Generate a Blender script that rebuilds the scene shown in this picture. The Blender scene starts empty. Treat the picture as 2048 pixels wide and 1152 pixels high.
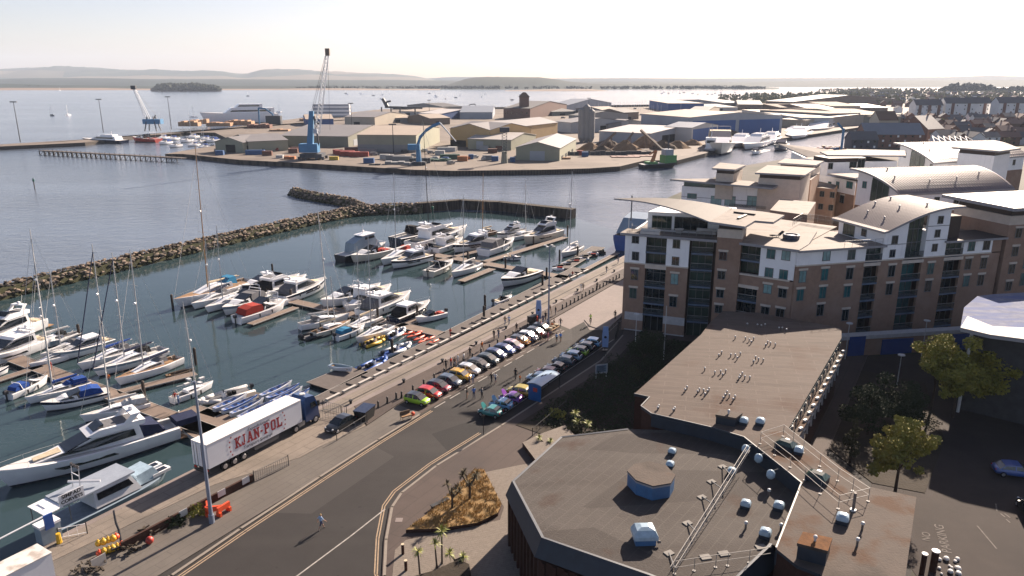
import bpy, math, random
from mathutils import Vector, Matrix, noise
S = bpy.context.scene
C = S.collection
R = math.radians
CAM_H = 42.0
FPX = 1480.0
PITCH = math.atan((576 - 158) / FPX)
cd = bpy.data.cameras.new('camera'); cam = bpy.data.objects.new('camera', cd); C.objects.link(cam)
cd.sensor_width = 36; cd.lens = FPX / 2048 * 36; cd.clip_start = 0.5; cd.clip_end = 60000
cam.location = (0, 0, CAM_H); cam.rotation_euler = (math.pi / 2 - PITCH, 0, 0)
S.camera = cam
SUN_AZ, SUN_EL = 56.4, 27.0          # azimuth from +X towards +Y
w = bpy.data.worlds.new('World'); S.world = w; w.use_nodes = True
nt = w.node_tree; nt.nodes.clear()
sky = nt.nodes.new('ShaderNodeTexSky'); sky.sky_type = 'NISHITA'; sky.sun_disc = False
sky.sun_elevation = R(SUN_EL); sky.sun_rotation = R(90 - SUN_AZ); sky.altitude = 40
sky.air_density = 0.75; sky.dust_density = 1.1; sky.ozone_density = 1.0
bg = nt.nodes.new('ShaderNodeBackground'); bg.inputs[1].default_value = 0.05
wo = nt.nodes.new('ShaderNodeOutputWorld')
tint = nt.nodes.new('ShaderNodeMix'); tint.data_type = 'RGBA'; tint.blend_type = 'MULTIPLY'; tint.inputs[0].default_value = 1; tint.inputs[7].default_value = (1.15, .98, .94, 1)
nt.links.new(sky.outputs[0], tint.inputs[6]); nt.links.new(tint.outputs[2], bg.inputs[0]); nt.links.new(bg.outputs[0], wo.inputs[0])
sl = bpy.data.lights.new('sun', 'SUN'); sl.energy = 5.0; sl.angle = R(0.53); sl.color = (1, .84, .69)
so = bpy.data.objects.new('sun', sl); C.objects.link(so)
sd = Vector((math.cos(R(SUN_AZ)) * math.cos(R(SUN_EL)), math.sin(R(SUN_AZ)) * math.cos(R(SUN_EL)), math.sin(R(SUN_EL))))
so.rotation_euler = sd.to_track_quat('Z', 'Y').to_euler(); so.location = sd * 300
S.view_settings.view_transform = 'Standard'; S.view_settings.look = 'None'
S.view_settings.exposure = 1.6; S.view_settings.gamma = 1.0; S.view_settings.use_curve_mapping = False
CP, SP = math.cos(PITCH), math.sin(PITCH)
def P(px, py, z=0.0):
 u = (px - 1024) / FPX; v = (576 - py) / FPX
 t = (z - CAM_H) / (-SP + v * CP)
 return Vector((u * t, (CP + v * SP) * t, z))
def PD(px, py, Y):
 u = (px - 1024) / FPX; v = (576 - py) / FPX
 t = Y / (CP + v * SP)
 return Vector((u * t, Y, CAM_H + (-SP + v * CP) * t))
QO = Vector((-46, 57.2, 0)); QD = Vector((.5202, .8540, 0)); QN = Vector((.8540, -.5202, 0))
QA = math.atan2(.8540, .5202)
def U(u, n, z=0.0):
 p = QO + QD * u + QN * n; p.z = z; return p
WZ = -2.6        # water level
PZ = -2.05       # pontoon decks
rnd = random.Random(7)
MATS = {}
ALB = dict(road_asphalt=.52, pink_asphalt=.55, grey_pavement=.72, quay_concrete=.72, light_promenade=.8, paving_slabs=.62, yard_asphalt=.36, scrub_ground=.5, town_ground=.45, port_concrete=.58,
           roof_felt=.4, long_roof_felt=.37, stained_roof_felt=.42, rusty_moss_felt=.6, buff_brick=1.3, dark_red_brick=.45, white_cladding=1.27, cream_stone=1.1, pale_flat_roof=.4, white_roof_sheet=.34, galvanised_steel=1, grey_sheet_roof=.5,
           white_gelcoat=1.45, cream_gelcoat=1.3, pale_nonslip_deck=1.1, pontoon_planks=.8, grey_walkway_planks=.75, kerb_stone=.75, yellow_line_paint=.75, white_line_paint=.7, trailer_white=1.15, dark_blue_fascia=.7, leaf_dark_green=.6, leaf_dark_mix=.6, breakwater_rock=.85, dry_grass_ground=.95, dry_grass_blades=1.0)
def mt(name, col, rough=.6, var=.12, scale=1.5, metal=0, bump=0, bscale=8, spec=.5, col2=None, coat=0, alpha=1, world=False):
 if name in MATS: return MATS[name]
 k_ = ALB.get(name, 1); col = [min(.85, c * k_) for c in col[:3]]; col2 = [min(.85, c * k_) for c in col2[:3]] if col2 else None
 m = bpy.data.materials.new(name); m.use_nodes = True; t = m.node_tree; n = t.nodes; L = t.links
 b = n['Principled BSDF']
 b.inputs['Roughness'].default_value = rough; b.inputs['Metallic'].default_value = metal
 b.inputs['Specular IOR Level'].default_value = .22 if rough >= .75 and spec == .5 else spec
 if coat: b.inputs['Coat Weight'].default_value = coat; b.inputs['Coat Roughness'].default_value = .05
 if alpha < 1: b.inputs['Alpha'].default_value = alpha
 tc = n.new('ShaderNodeTexCoord')
 if world: geo = n.new('ShaderNodeNewGeometry'); src = geo.outputs['Position']
 else: src = tc.outputs['Object']
 nz = n.new('ShaderNodeTexNoise'); nz.inputs['Scale'].default_value = scale; nz.inputs['Detail'].default_value = 5; nz.inputs['Roughness'].default_value = .65
 L.new(src, nz.inputs['Vector'])
 mp = n.new('ShaderNodeMapRange'); mp.inputs[1].default_value = .3; mp.inputs[2].default_value = .7
 L.new(nz.outputs[0], mp.inputs[0])
 mx = n.new('ShaderNodeMix'); mx.data_type = 'RGBA'
 c2 = col2 or [min(1, c * (1 + var)) for c in col[:3]]; c1 = col if col2 else [c * (1 - var) for c in col[:3]]
 mx.inputs[6].default_value = (*c1[:3], 1); mx.inputs[7].default_value = (*c2[:3], 1)
 L.new(mp.outputs[0], mx.inputs[0]); L.new(mx.outputs[2], b.inputs['Base Color'])
 if bump:
  bn = n.new('ShaderNodeTexNoise'); bn.inputs['Scale'].default_value = bscale; bn.inputs['Detail'].default_value = 4
  L.new(src, bn.inputs['Vector'])
  bp = n.new('ShaderNodeBump'); bp.inputs['Strength'].default_value = bump; bp.inputs['Distance'].default_value = .1
  L.new(bn.outputs[0], bp.inputs['Height']); L.new(bp.outputs[0], b.inputs['Normal'])
 MATS[name] = m; m['cm'] = 1
 return m
def nd(m): return m.node_tree.nodes, m.node_tree.links, m.node_tree.nodes['Principled BSDF']
def overlay(m, col, kind='noise', scale=.1, lo=.5, hi=.6, rot=0, stretch=(1, 1, 1), amt=1.0, detail=4, world=True):
 n, L, b = nd(m); k_ = ALB.get(m.name, 1); col = [min(.85, c * k_) for c in col]
 src = b.inputs['Base Color'].links[0].from_socket
 g = n.new('ShaderNodeNewGeometry') if world else n.new('ShaderNodeTexCoord')
 mp = n.new('ShaderNodeMapping'); mp.inputs['Rotation'].default_value = (0, 0, rot); mp.inputs['Scale'].default_value = stretch
 L.new(g.outputs['Position' if world else 'Object'], mp.inputs[0])
 if kind == 'noise':
  t = n.new('ShaderNodeTexNoise'); t.inputs['Scale'].default_value = scale; t.inputs['Detail'].default_value = detail; o = t.outputs[0]
 elif kind == 'voronoi':
  t = n.new('ShaderNodeTexVoronoi'); t.inputs['Scale'].default_value = scale; o = t.outputs['Distance']
 elif kind == 'cells':
  t = n.new('ShaderNodeTexVoronoi'); t.inputs['Scale'].default_value = scale
  sp = n.new('ShaderNodeSeparateColor'); L.new(t.outputs['Color'], sp.inputs[0]); o = sp.outputs[0]
 elif kind == 'brick':
  t = n.new('ShaderNodeTexBrick'); t.inputs['Scale'].default_value = scale; t.inputs['Mortar Size'].default_value = .012; o = t.outputs['Fac']
  t.inputs['Brick Width'].default_value = 1.0; t.inputs['Row Height'].default_value = .25; 
 elif kind == 'wave':
  t = n.new('ShaderNodeTexWave'); t.inputs['Scale'].default_value = scale; t.inputs['Distortion'].default_value = .5; o = t.outputs['Fac']
 L.new(mp.outputs[0], t.inputs['Vector'])
 r = n.new('ShaderNodeMapRange'); r.inputs[1].default_value = lo; r.inputs[2].default_value = hi; r.inputs[4].default_value = amt
 L.new(o, r.inputs[0])
 x = n.new('ShaderNodeMix'); x.data_type = 'RGBA'; L.new(r.outputs[0], x.inputs[0]); L.new(src, x.inputs[6])
 x.inputs[7].default_value = (*col, 1); L.new(x.outputs[2], b.inputs['Base Color'])
 return t, mp
class MB:
 def __init__(s): s.v = []; s.f = []; s.m = []; s.T = None
 def add(s, vs, fs, mi=0):
  o = len(s.v)
  s.v += [tuple(s.T @ Vector(q)) if s.T is not None else tuple(q) for q in vs]
  for f in fs: s.f.append([i + o for i in f]); s.m.append(mi)
  return s
 def box(s, x0, x1, y0, y1, z0, z1, mi=0, top=None):
  s.add([(x0, y0, z0), (x1, y0, z0), (x1, y1, z0), (x0, y1, z0), (x0, y0, z1), (x1, y0, z1), (x1, y1, z1), (x0, y1, z1)],
              [(3, 2, 1, 0), (0, 1, 5, 4), (1, 2, 6, 5), (2, 3, 7, 6), (3, 0, 4, 7)], mi)
  s.f.append([len(s.v) - 4, len(s.v) - 3, len(s.v) - 2, len(s.v) - 1]); s.m.append(mi if top is None else top)
  return s
 def cbox(s, c, sx, sy, sz, mi=0, rz=0, ry=0):
  o = s.T; M = Matrix.Translation(Vector(c)) @ Matrix.Rotation(rz, 4, 'Z') @ Matrix.Rotation(ry, 4, 'Y')
  s.T = M if o is None else o @ M
  s.box(-sx / 2, sx / 2, -sy / 2, sy / 2, -sz / 2, sz / 2, mi); s.T = o; return s
 def prism(s, poly, z0, z1, mi=0, top=None, base=True):
  n = len(poly); a = sum(poly[i][0] * poly[(i + 1) % n][1] - poly[(i + 1) % n][0] * poly[i][1] for i in range(n))
  if a < 0: poly = poly[::-1]
  zt = z1 if callable(z1) else (lambda x, y: z1)
  s.add([(p[0], p[1], z0) for p in poly] + [(p[0], p[1], zt(p[0], p[1])) for p in poly],
              [(i, (i + 1) % n, n + (i + 1) % n, n + i) for i in range(n)], mi)
  o = len(s.v) - 2 * n
  if base: s.f.append([o + i for i in range(n)][::-1]); s.m.append(mi)
  s.f.append([o + n + i for i in range(n)]); s.m.append(mi if top is None else top)
  return s
 def tube(s, a, b, r0, r1=None, n=6, mi=0, cap=True):
  a = Vector(a); b = Vector(b); r1 = r0 if r1 is None else r1
  d = (b - a).normalized(); x = d.orthogonal().normalized(); y = d.cross(x)
  vs = []
  for c, r in ((a, r0), (b, r1)):
   for i in range(n):
    t = 2 * math.pi * i / n; vs.append(c + x * math.cos(t) * r + y * math.sin(t) * r)
  fs = [(i, (i + 1) % n, n + (i + 1) % n, n + i) for i in range(n)]
  if cap: fs += [tuple(range(n))[::-1], tuple(range(n, 2 * n))]
  return s.add(vs, fs, mi)
 def path(s, pts, r, n=5, mi=0):
  for a, b in zip(pts, pts[1:]): s.tube(a, b, r, r, n, mi)
  return s
 def loft(s, rings, mi=0, caps=True, closed=True):
  k = len(rings[0]); vs = [p for r in rings for p in r]; fs = []
  for j in range(len(rings) - 1):
   for i in range(k if closed else k - 1):
    a = j * k + i; b = j * k + (i + 1) % k; fs.append((a, b, b + k, a + k))
  if caps: fs += [tuple(range(k))[::-1], tuple(range((len(rings) - 1) * k, len(rings) * k))]
  return s.add(vs, fs, mi)
 def quad(s, a, b, c, d, mi=0): return s.add([a, b, c, d], [(0, 1, 2, 3)], mi)
 def dome(s, c, r, h, mi=0, n=8, k=3):
  rings = []
  for j in range(k + 1):
   t = math.pi / 2 * j / k
   rr = max(r * math.cos(t), .002)
   rings.append([(c[0] + rr * math.cos(2 * math.pi * i / n), c[1] + rr * math.sin(2 * math.pi * i / n), c[2] + h * math.sin(t)) for i in range(n)])
  return s.loft(rings, mi)
 def ball(s, c, r, mi=0, n=8, k=5, sz=1):
  rings = []
  for j in range(k + 1):
   t = -math.pi / 2 + math.pi * j / k; rr = max(r * math.cos(t), .001)
   rings.append([(c[0] + rr * math.cos(2 * math.pi * i / n), c[1] + rr * math.sin(2 * math.pi * i / n), c[2] + sz * r * math.sin(t)) for i in range(n)])
  return s.loft(rings, mi)
 def mesh(s, name, mats, smooth=False):
  me = bpy.data.meshes.new(name); me.from_pydata(s.v, [], s.f)
  for m in (mats if isinstance(mats, (list, tuple)) else [mats]): me.materials.append(m)
  me.polygons.foreach_set('material_index', s.m)
  if smooth: me.polygons.foreach_set('use_smooth', [True] * len(s.f))
  me.update(); return me
 def build(s, name, mats, parent=None, smooth=False, loc=None, rz=0, label=None):
  o = bpy.data.objects.new(name, s.mesh(name, mats, smooth)); C.objects.link(o)
  if parent is not None: o.parent = parent
  if loc is not None: o.location = loc; o.rotation_euler = (0, 0, rz)
  if label: o['label'] = label
  return o
def autosmooth(o, ang=40):
 me = o.data
 me.polygons.foreach_set('use_smooth', [True] * len(me.polygons))
 try: me.set_sharp_from_angle(angle=R(ang))
 except Exception: pass
 return o
def thing(name, label, cat, loc=(0, 0, 0), rz=0, group=None):
 o = bpy.data.objects.new(name, None); C.objects.link(o); o.location = loc; o.rotation_euler = (0, 0, rz)
 o.empty_display_size = .2
 o['label'] = label; o['category'] = cat
 if group: o['group'] = group
 return o
def tag(o, label, cat, group=None, kind=None):
 if label: o['label'] = label
 if cat: o['category'] = cat
 if group: o['group'] = group
 if kind: o['kind'] = kind
 return o
def struct(o, label=None):
 o['kind'] = 'structure'
 if label: o['label'] = label
 return o
def kids(o): return [c for c in o.children]
def dup(o, loc, rz, label=None, group=None, parent=None, scale=None):
 r = o.copy(); C.objects.link(r)
 if parent is None: r.location = loc; r.rotation_euler = (0, 0, rz)
 else: r.parent = parent
 if scale: r.scale = (scale,) * 3
 if label: r['label'] = label
 if group: r['group'] = group
 for c in kids(o): dup(c, None, 0, parent=r)
 return r
# ============================================================ ground, water, far land
asphalt = mt('road_asphalt', (.052, .047, .046), .85, .12, .35, bump=.3, bscale=30, world=True)
overlay(asphalt, (.082, .074, .07), 'noise', .06, .5, .75, rot=-QA, stretch=(.25, 2.2, 1), amt=.8)
overlay(asphalt, (.03, .028, .028), 'noise', .12, .56, .72, rot=-QA, stretch=(.2, 1.6, 1), amt=.6)
overlay(asphalt, (.025, .024, .025), 'cells', .055, .8, .805, amt=.75)
overlay(asphalt, (.11, .1, .095), 'cells', .09, .9, .905, amt=.45)
overlay(asphalt, (.02, .02, .02), 'noise', .8, .7, .73, amt=.6)
pinkasph = mt('pink_asphalt', (.13, .098, .086), .85, .1, .5, bump=.25, bscale=25, world=True)
overlay(pinkasph, (.085, .068, .062), 'noise', .09, .5, .7, amt=.7)
overlay(pinkasph, (.08, .065, .06), 'brick', .16, .9, .99, rot=-QA, amt=.4)
greypave = mt('grey_pavement', (.16, .142, .125), .85, .1, .8, bump=.2, bscale=20, world=True)
overlay(greypave, (.115, .1, .09), 'noise', .1, .45, .7, amt=.8)
overlay(greypave, (.09, .08, .075), 'brick', .28, .9, .99, rot=-QA, amt=.5)
concrete = mt('quay_concrete', (.255, .215, .18), .85, .12, .9, bump=.25, bscale=12, world=True)
overlay(concrete, (.155, .135, .115), 'noise', .14, .48, .72, amt=.85, rot=-QA, stretch=(.3, 1.5, 1))
overlay(concrete, (.11, .095, .085), 'brick', .2, .9, .99, rot=-QA, amt=.5)
overlay(concrete, (.1, .085, .07), 'noise', .9, .66, .72, amt=.5)
lightpave = mt('light_promenade', (.24, .2, .185), .8, .1, 1.2, bump=.2, bscale=12, world=True)
overlay(lightpave, (.17, .145, .135), 'noise', .1, .5, .7, amt=.7)
slabs = mt('paving_slabs', (.26, .22, .185), .85, .15, 2.5, bump=.3, bscale=10, world=True)
overlay(slabs, (.12, .1, .085), 'brick', .9, .9, .99, rot=.3, amt=.7)
kerbm = mt('kerb_stone', (.27, .235, .2), .8, .1, 2, world=True)
yellow = mt('yellow_line_paint', (.38, .28, .19), .8, .2, 4, world=True)
whitep = mt('white_line_paint', (.42, .39, .36), .8, .3, 3, world=True)
piling = mt('piling_wall', (.075, .062, .052), .85, .3, .6, bump=.6, bscale=2, world=True)
overlay(piling, (.02, .018, .016), 'wave', .35, .6, .9, rot=-QA, amt=.7)
portground = mt('port_concrete', (.30, .25, .21), .85, .12, .05, world=True)
overlay(portground, (.2, .165, .14), 'noise', .03, .5, .65, amt=.8)
overlay(portground, (.15, .13, .12), 'noise', .12, .6, .7, amt=.6)
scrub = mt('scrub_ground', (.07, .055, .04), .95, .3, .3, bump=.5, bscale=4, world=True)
drygrass = mt('dry_grass_ground', (.30, .19, .085), .95, .3, 1.2, bump=.6, bscale=6, world=True, col2=(.17, .115, .05))
townsoil = mt('town_ground', (.13, .115, .095), .9, .25, .03, world=True)
overlay(townsoil, (.05, .06, .03), 'noise', .02, .5, .6, amt=.9)
def water(name, base, rough, amp, sc):
 m = bpy.data.materials.new(name); m.use_nodes = True; n, L, b = nd(m)
 b.inputs['Base Color'].default_value = (*base, 1); b.inputs['Roughness'].default_value = rough
 b.inputs['IOR'].default_value = 1.33; b.inputs['Specular IOR Level'].default_value = .5
 g = n.new('ShaderNodeNewGeometry')
 mp = n.new('ShaderNodeMapping'); mp.inputs['Scale'].default_value = (.75, 1.35, 1); mp.inputs['Rotation'].default_value = (0, 0, .12)
 L.new(g.outputs['Position'], mp.inputs[0])
 t1 = n.new('ShaderNodeTexNoise'); t1.inputs['Scale'].default_value = sc; t1.inputs['Detail'].default_value = 3; t1.inputs['Roughness'].default_value = .55
 t2 = n.new('ShaderNodeTexNoise'); t2.inputs['Scale'].default_value = sc * .18; t2.inputs['Detail'].default_value = 2
 L.new(mp.outputs[0], t1.inputs['Vector']); L.new(mp.outputs[0], t2.inputs['Vector'])
 a = n.new('ShaderNodeMath'); a.operation = 'MULTIPLY_ADD'; a.inputs[1].default_value = 2.2
 L.new(t2.outputs[0], a.inputs[0]); L.new(t1.outputs[0], a.inputs[2])
 t3 = n.new('ShaderNodeTexNoise'); t3.inputs['Scale'].default_value = .012; t3.inputs['Detail'].default_value = 4
 mp3 = n.new('ShaderNodeMapping'); mp3.inputs['Scale'].default_value = (.35, 1.2, 1); L.new(g.outputs['Position'], mp3.inputs[0]); L.new(mp3.outputs[0], t3.inputs['Vector'])
 r = n.new('ShaderNodeMapRange'); r.inputs[1].default_value = .35; r.inputs[2].default_value = .65; r.inputs[3].default_value = amp * .45; r.inputs[4].default_value = amp
 L.new(t3.outputs[0], r.inputs[0])
 bp = n.new('ShaderNodeBump'); bp.inputs['Distance'].default_value = 1.0
 L.new(r.outputs[0], bp.inputs['Strength']); L.new(a.outputs[0], bp.inputs['Height']); L.new(bp.outputs[0], b.inputs['Normal'])
 return m
wm = water('open_water', (.10, .125, .165), .13, .26, 1.3)
cm = water('marina_water', (.026, .046, .052), .06, .035, .8)
b_ = MB(); b_.box(-40000, 40000, -400, 40000, WZ - 6, WZ)
struct(b_.build('harbour_water', wm), 'wide blue grey harbour water reaching the far shore')
marina_poly = [U(-60, 0), U(160, 0), U(175, -8), P(1150, 436, WZ), P(1000, 424, WZ), P(860, 423, WZ), P(700, 425, WZ), P(300, 530, WZ), P(0, 592, WZ), P(-300, 660, WZ), Vector((-300, 60, 0)), Vector((-300, -60, 0)), Vector((-110, -60, 0))]
b_ = MB(); b_.add([(p.x, p.y, WZ + .03) for p in marina_poly], [tuple(range(len(marina_poly)))][::1])
o = b_.build('marina_water', cm); struct(o, 'calm dark green marina water inside the breakwater')
if o.data.polygons[0].normal.z < 0: o.data.flip_normals()
town = [U(-60, 0), U(152, 0), U(205, -6), P(1318, 408, -1), P(1480, 336, -1), P(1700, 300, -1), P(1745, 263, -1), P(1835, 243, -1), P(1900, 232, 0), (700, 990), (5000, 5000), (9000, 4000), (900, -60), (-60, -60)]
b_ = MB(); b_.prism([(p[0], p[1]) for p in town], -8, -.12, 0, 1)
struct(b_.build('town_ground', [piling, townsoil]), 'ground of the town behind the quay')
def sheet(name, poly, z, m, label=None, depth=.3, sides=None, kind=True):
 b = MB(); b.prism([(p[0], p[1]) for p in poly], z - depth, z, 1 if sides else 0, 0)
 o = b.build(name, [m, sides] if sides else [m])
 return struct(o, label) if kind else o
sheet('road', [U(-60, 14.2), U(30, 13.2), U(50, 12.9), U(92, 14.0), U(160, 13.5), U(160, 50), U(100, 50), U(60, 70), U(-60, 70)], -.112, asphalt, 'dark asphalt quay road')
sheet('quay_apron', [U(-60, .0), U(152, 0), U(152, 4.1), U(95, 4.1), U(42, 3.2), U(38, 9.2), U(31, 8.2), U(28, 8.2), U(19, 4.8), U(0, 3.2), U(-60, 2.5)], .0, concrete, 'pale concrete apron along the quay edge', .6)
sheet('pavement', [U(-60, 2.55), U(0, 3.25), U(19, 4.85), U(28, 8.25), U(31, 8.25), U(38, 9.25), U(45, 8.6), U(44.5, 12.9), U(30, 13.2), U(-60, 14.2)], -.004, greypave, 'grey pavement between apron and road', .6)
sheet('promenade', [U(42.05, 3.22), U(95, 4.12), U(152, 4.12), U(152, 8.4), U(118, 8.5), U(87, 8.7), U(85, 11.4), U(72, 7.8), U(45.05, 8.4), U(38.3, 9.1)], -.002, pinkasph, 'wide promenade strip beside the quay', .6)
sheet('parking_bays', [U(45.1, 8.5), U(72, 7.9), U(84.9, 11.5), U(84, 13.6), U(60, 13.0), U(44.6, 12.8)], -.104, pinkasph, 'parking bays by the promenade')
sheet('light_road', [U(87.2, 8.8), U(118, 8.6), U(152, 8.5), U(152, 18), U(125, 17.5), U(99, 17.5), U(88, 19.8), U(86.5, 17), U(90, 14.2), U(85, 13.9)], -.1, lightpave, 'pale road surface beside the apartments')
sheet('traffic_island', [U(90.8, 13.9), U(88.2, 16.2), U(87.2, 19.8), U(99, 18.5), U(125, 17.8), U(125, 12.6), U(99, 13.2)], .01, lightpave, 'pale curved pavement by the apartments', .3, kerbm)
sheet('side_pavement', [U(-60, 50), U(2, 42), U(16.6, 30.4), U(20.8, 27), U(25.4, 23.8), U(28.1, 22.9), U(34.7, 22.6), U(47, 23.5), U(74, 24.8), U(87, 23), U(99, 19), U(99, 60), U(40, 60), U(-60, 90)], .0, pinkasph, 'pink grey pavement beside the civic building', .3, kerbm)
def line(name, pts, w, z, m, label, wide=None):
 b = MB()
 for a, c in zip(pts, pts[1:]):
  a = Vector((a[0], a[1], 0)); c = Vector((c[0], c[1], 0)); d = (c - a).normalized(); s = Vector((-d.y, d.x, 0)) * w / 2
  a2 = a - d * w * .3; c2 = c + d * w * .3
  b.add([(q.x, q.y, zz) for zz in (z - .05, z) for q in (a2 - s, c2 - s, c2 + s, a2 + s)], [(4, 5, 6, 7), (0, 1, 5, 4), (1, 2, 6, 5), (2, 3, 7, 6), (3, 0, 4, 7)])
 return struct(b.build(name, m), label)
line('kerb', [U(-60, 14.05), U(0, 14.6), U(7.1, 14.45), U(15, 13.85), U(26, 13.3), U(36, 12.95), U(44, 12.9)], .3, .006, kerbm, 'kerb on the quay side of the road')
for k, dn in enumerate((.35, .65)):
 line('yellow_line', [U(-60, 14.1 + dn), U(7.1, 14.6 + dn), U(15, 14.0 + dn), U(26, 13.45 + dn), U(36, 13.05 + dn), U(46, 12.95 + dn)], .13, -.1, yellow, 'painted double yellow line on the quay side')
 line('yellow_line', [U(-20, 60 - dn), U(13.5, 34.6 - dn), U(16.7, 30.1 - dn), U(20.8, 26.7 - dn), U(25.4, 23.5 - dn), U(28.1, 22.6 - dn), U(34.7, 22.3 - dn), U(44, 22.9 - dn)], .12, -.1, yellow, 'painted double yellow line on the inland side')
line('kerb', [U(-20, 60.6), U(13.9, 35), U(16.8, 30.5), U(21.0, 27.1), U(25.6, 23.95), U(28.2, 23.05), U(34.7, 22.75), U(47, 23.65), U(74, 24.95), U(86.6, 23.2)], .26, .012, kerbm, 'kerb on the inland side of the road')
line('channel_line', [U(-30, 25.2), U(12.7, 23.85), U(19.7, 23.75), U(25.0, 23.5)], .14, -.098, whitep, 'thin pale line where two road surfaces meet')
for k in range(11): line('bay_line', [U(47 + k * 3.45, 13.2 + .02 * k), U(49.2 + k * 3.45, 13.25 + .02 * k)], .16, -.09, whitep, 'dashed edge line of the parking bays')
for k in range(9): line('bay_line', [U(50 + k * 4.1, 12.4), U(51.3 + k * 4.1, 12.7)], .12, -.088, whitep, 'short white mark at the mouth of a parking bay')
line('channel_line', [U(50, 22), U(60, 22.2), U(84, 22.6)], .12, -.09, whitep, 'white edge line by the right hand row of cars')
line('rail_groove', [U(38, 2.1), U(69, 2.55), U(100, 2.7), U(152, 2.6)], .3, .008, mt('dark_groove', (.05, .042, .038), .8, .2, 1, world=True), 'dark drainage groove along the quay edge')
line('coping_strip', [U(40, 3.35), U(69, 4.2), U(100, 4.6), U(152, 4.6)], .9, .009, lightpave, 'pale paving strip along the promenade')
line('quay_coping', [U(-60, .35), U(152, .35)], .7, .012, lightpave, 'pale coping stones on the quay edge')
port = [P(330, 309, -.6), P(365, 309, -.6), P(480, 321, -.6), P(600, 327, -.6), P(730, 335, -.6), P(830, 341, -.6), P(905, 343, -.6), P(1080, 341, -.6), P(1180, 338, -.6), P(1240, 334, -.6), P(1290, 322, -.6), P(1355, 322, -.6), P(1410, 308, -.6), P(1440, 296, -.6), P(1490, 287, -.6), P(1600, 273, -.6), P(1740, 252, -.6), P(1838, 238, -.6), (620, 1000), (1500, 2000),
  P(1700, 180, -1), P(1590, 189, -1), P(1440, 205, -1), P(1380, 213, -1), P(1200, 216, -1), P(1000, 218, -1), P(770, 219, -1), P(640, 232, -1), P(420, 262, -1), P(360, 268, -1), P(200, 279, -1), P(0, 291, -1), P(-200, 305, -1), P(-200, 314, -1), P(0, 294, -.6), P(170, 286, -.6), P(270, 273, -.6), P(330, 266, -.6), P(430, 266, -.6), P(470, 285, -.6)]
b_ = MB(); b_.prism([(p[0], p[1]) for p in port], -8, -.25, 0, 1)
struct(b_.build('port_ground', [piling, portground]), 'pale concrete quays of the commercial port')
farwood = mt('far_woodland', (.018, .03, .022), .95, .4, .004, world=True)
farhill = mt('far_hill_fields', (.06, .07, .05), .95, .3, .002, world=True)
overlay(farhill, (.035, .048, .03), 'noise', .0011, .47, .53, amt=.9, stretch=(1, .5, 1))
overlay(farhill, (.2, .16, .11), 'cells', .0011, .66, .68, amt=.7)
sand = mt('sand_shore', (.22, .165, .125), .9, .15, .01, world=True)
def ridge(name, pts, d0, d1, d2, m, label, step=6, rough=1.0, z0=None):
 z0 = WZ - 1 if z0 is None else z0
 xs = [p[0] for p in pts]; n = int((xs[-1] - xs[0]) / step); rows = 9
 vs = []; fs = []
 for i in range(n + 1):
  px = xs[0] + (xs[-1] - xs[0]) * i / n
  for (a, b), (c, d) in zip(pts, pts[1:]):
   if a <= px <= c: py = b + (d - b) * (px - a) / (c - a); break
  top = PD(px, py, d1).z; tx = (px - 1024) / FPX / CP
  for j in range(rows):
   t = j / (rows - 1)
   if t <= .5: y = d0 + (d1 - d0) * t * 2; h = math.sin(t * math.pi) ** .9
   else: y = d1 + (d2 - d1) * (t * 2 - 1); h = math.sin(t * math.pi)
   q = noise.noise(Vector((px * .013, y * .0015, 3))) * .22 * rough * (0 if j in (4,) else 1) + noise.noise(Vector((px * .11, y * .01, 1))) * .05 * rough
   vs.append(((px - 1024) / FPX * y * (1.0 / (CP + (576 - 158) / FPX * SP)), y, z0 + (top - z0) * max(h * (1 + q), 0)))
 for i in range(n):
  for j in range(rows - 1):
   a = i * rows + j; fs.append((a, a + rows, a + rows + 1, a + 1))
 b = MB(); b.add(vs, fs); o = b.build(name, m, smooth=True)
 return struct(o, label)
ridge('hills', [(-250, 141), (0, 138), (40, 136), (80, 134.5), (100, 135.5), (150, 136), (250, 139), (340, 141), (450, 143), (475, 147), (495, 147), (520, 141), (560, 139), (600, 138.5), (640, 142), (700, 145), (760, 147), (800, 149), (830, 152), (850, 156), (870, 159)], 7000, 9500, 12500, farhill, 'long pale chalk ridge on the far skyline')
ridge('hills', [(820, 159), (900, 154), (960, 154), (1010, 156), (1100, 157), (1250, 156), (1400, 157), (1600, 156), (1750, 155.5), (1900, 154), (1980, 151), (2048, 153), (2300, 152)], 8000, 10500, 13000, farwood, 'low blue ridge on the right skyline')
ridge('hills', [(-250, 158), (0, 158), (60, 156), (180, 156), (300, 158), (420, 158), (560, 159), (700, 160), (800, 160), (900, 161), (1000, 163), (1500, 164), (1700, 160), (2100, 160), (2300, 160)], 4300, 6200, 9000, farwood, 'wooded lowland behind the far shore', rough=.6)
ridge('far_shore', [(-250, 167), (0, 167), (100, 170), (240, 171.5), (330, 172), (480, 171), (620, 172), (820, 172.5), (880, 174), (1535, 175), (1560, 177)], 3300, 3700, 4300, farwood, 'wooded far shore of the harbour', rough=.4)
ridge('beach', [(-250, 176.2), (0, 175.8), (200, 176), (240, 177), (340, 177.6), (560, 177.6), (620, 176.6), (700, 176.8), (780, 178), (880, 178.2)], 3150, 3340, 3600, sand, 'thin sandy beach on the far shore', rough=.2)
ridge('sandbank', [(1010, 181), (1100, 178.2), (1180, 178), (1215, 181.2)], 2900, 3000, 3100, sand, 'low sandbank out in the harbour', rough=.1)
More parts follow.
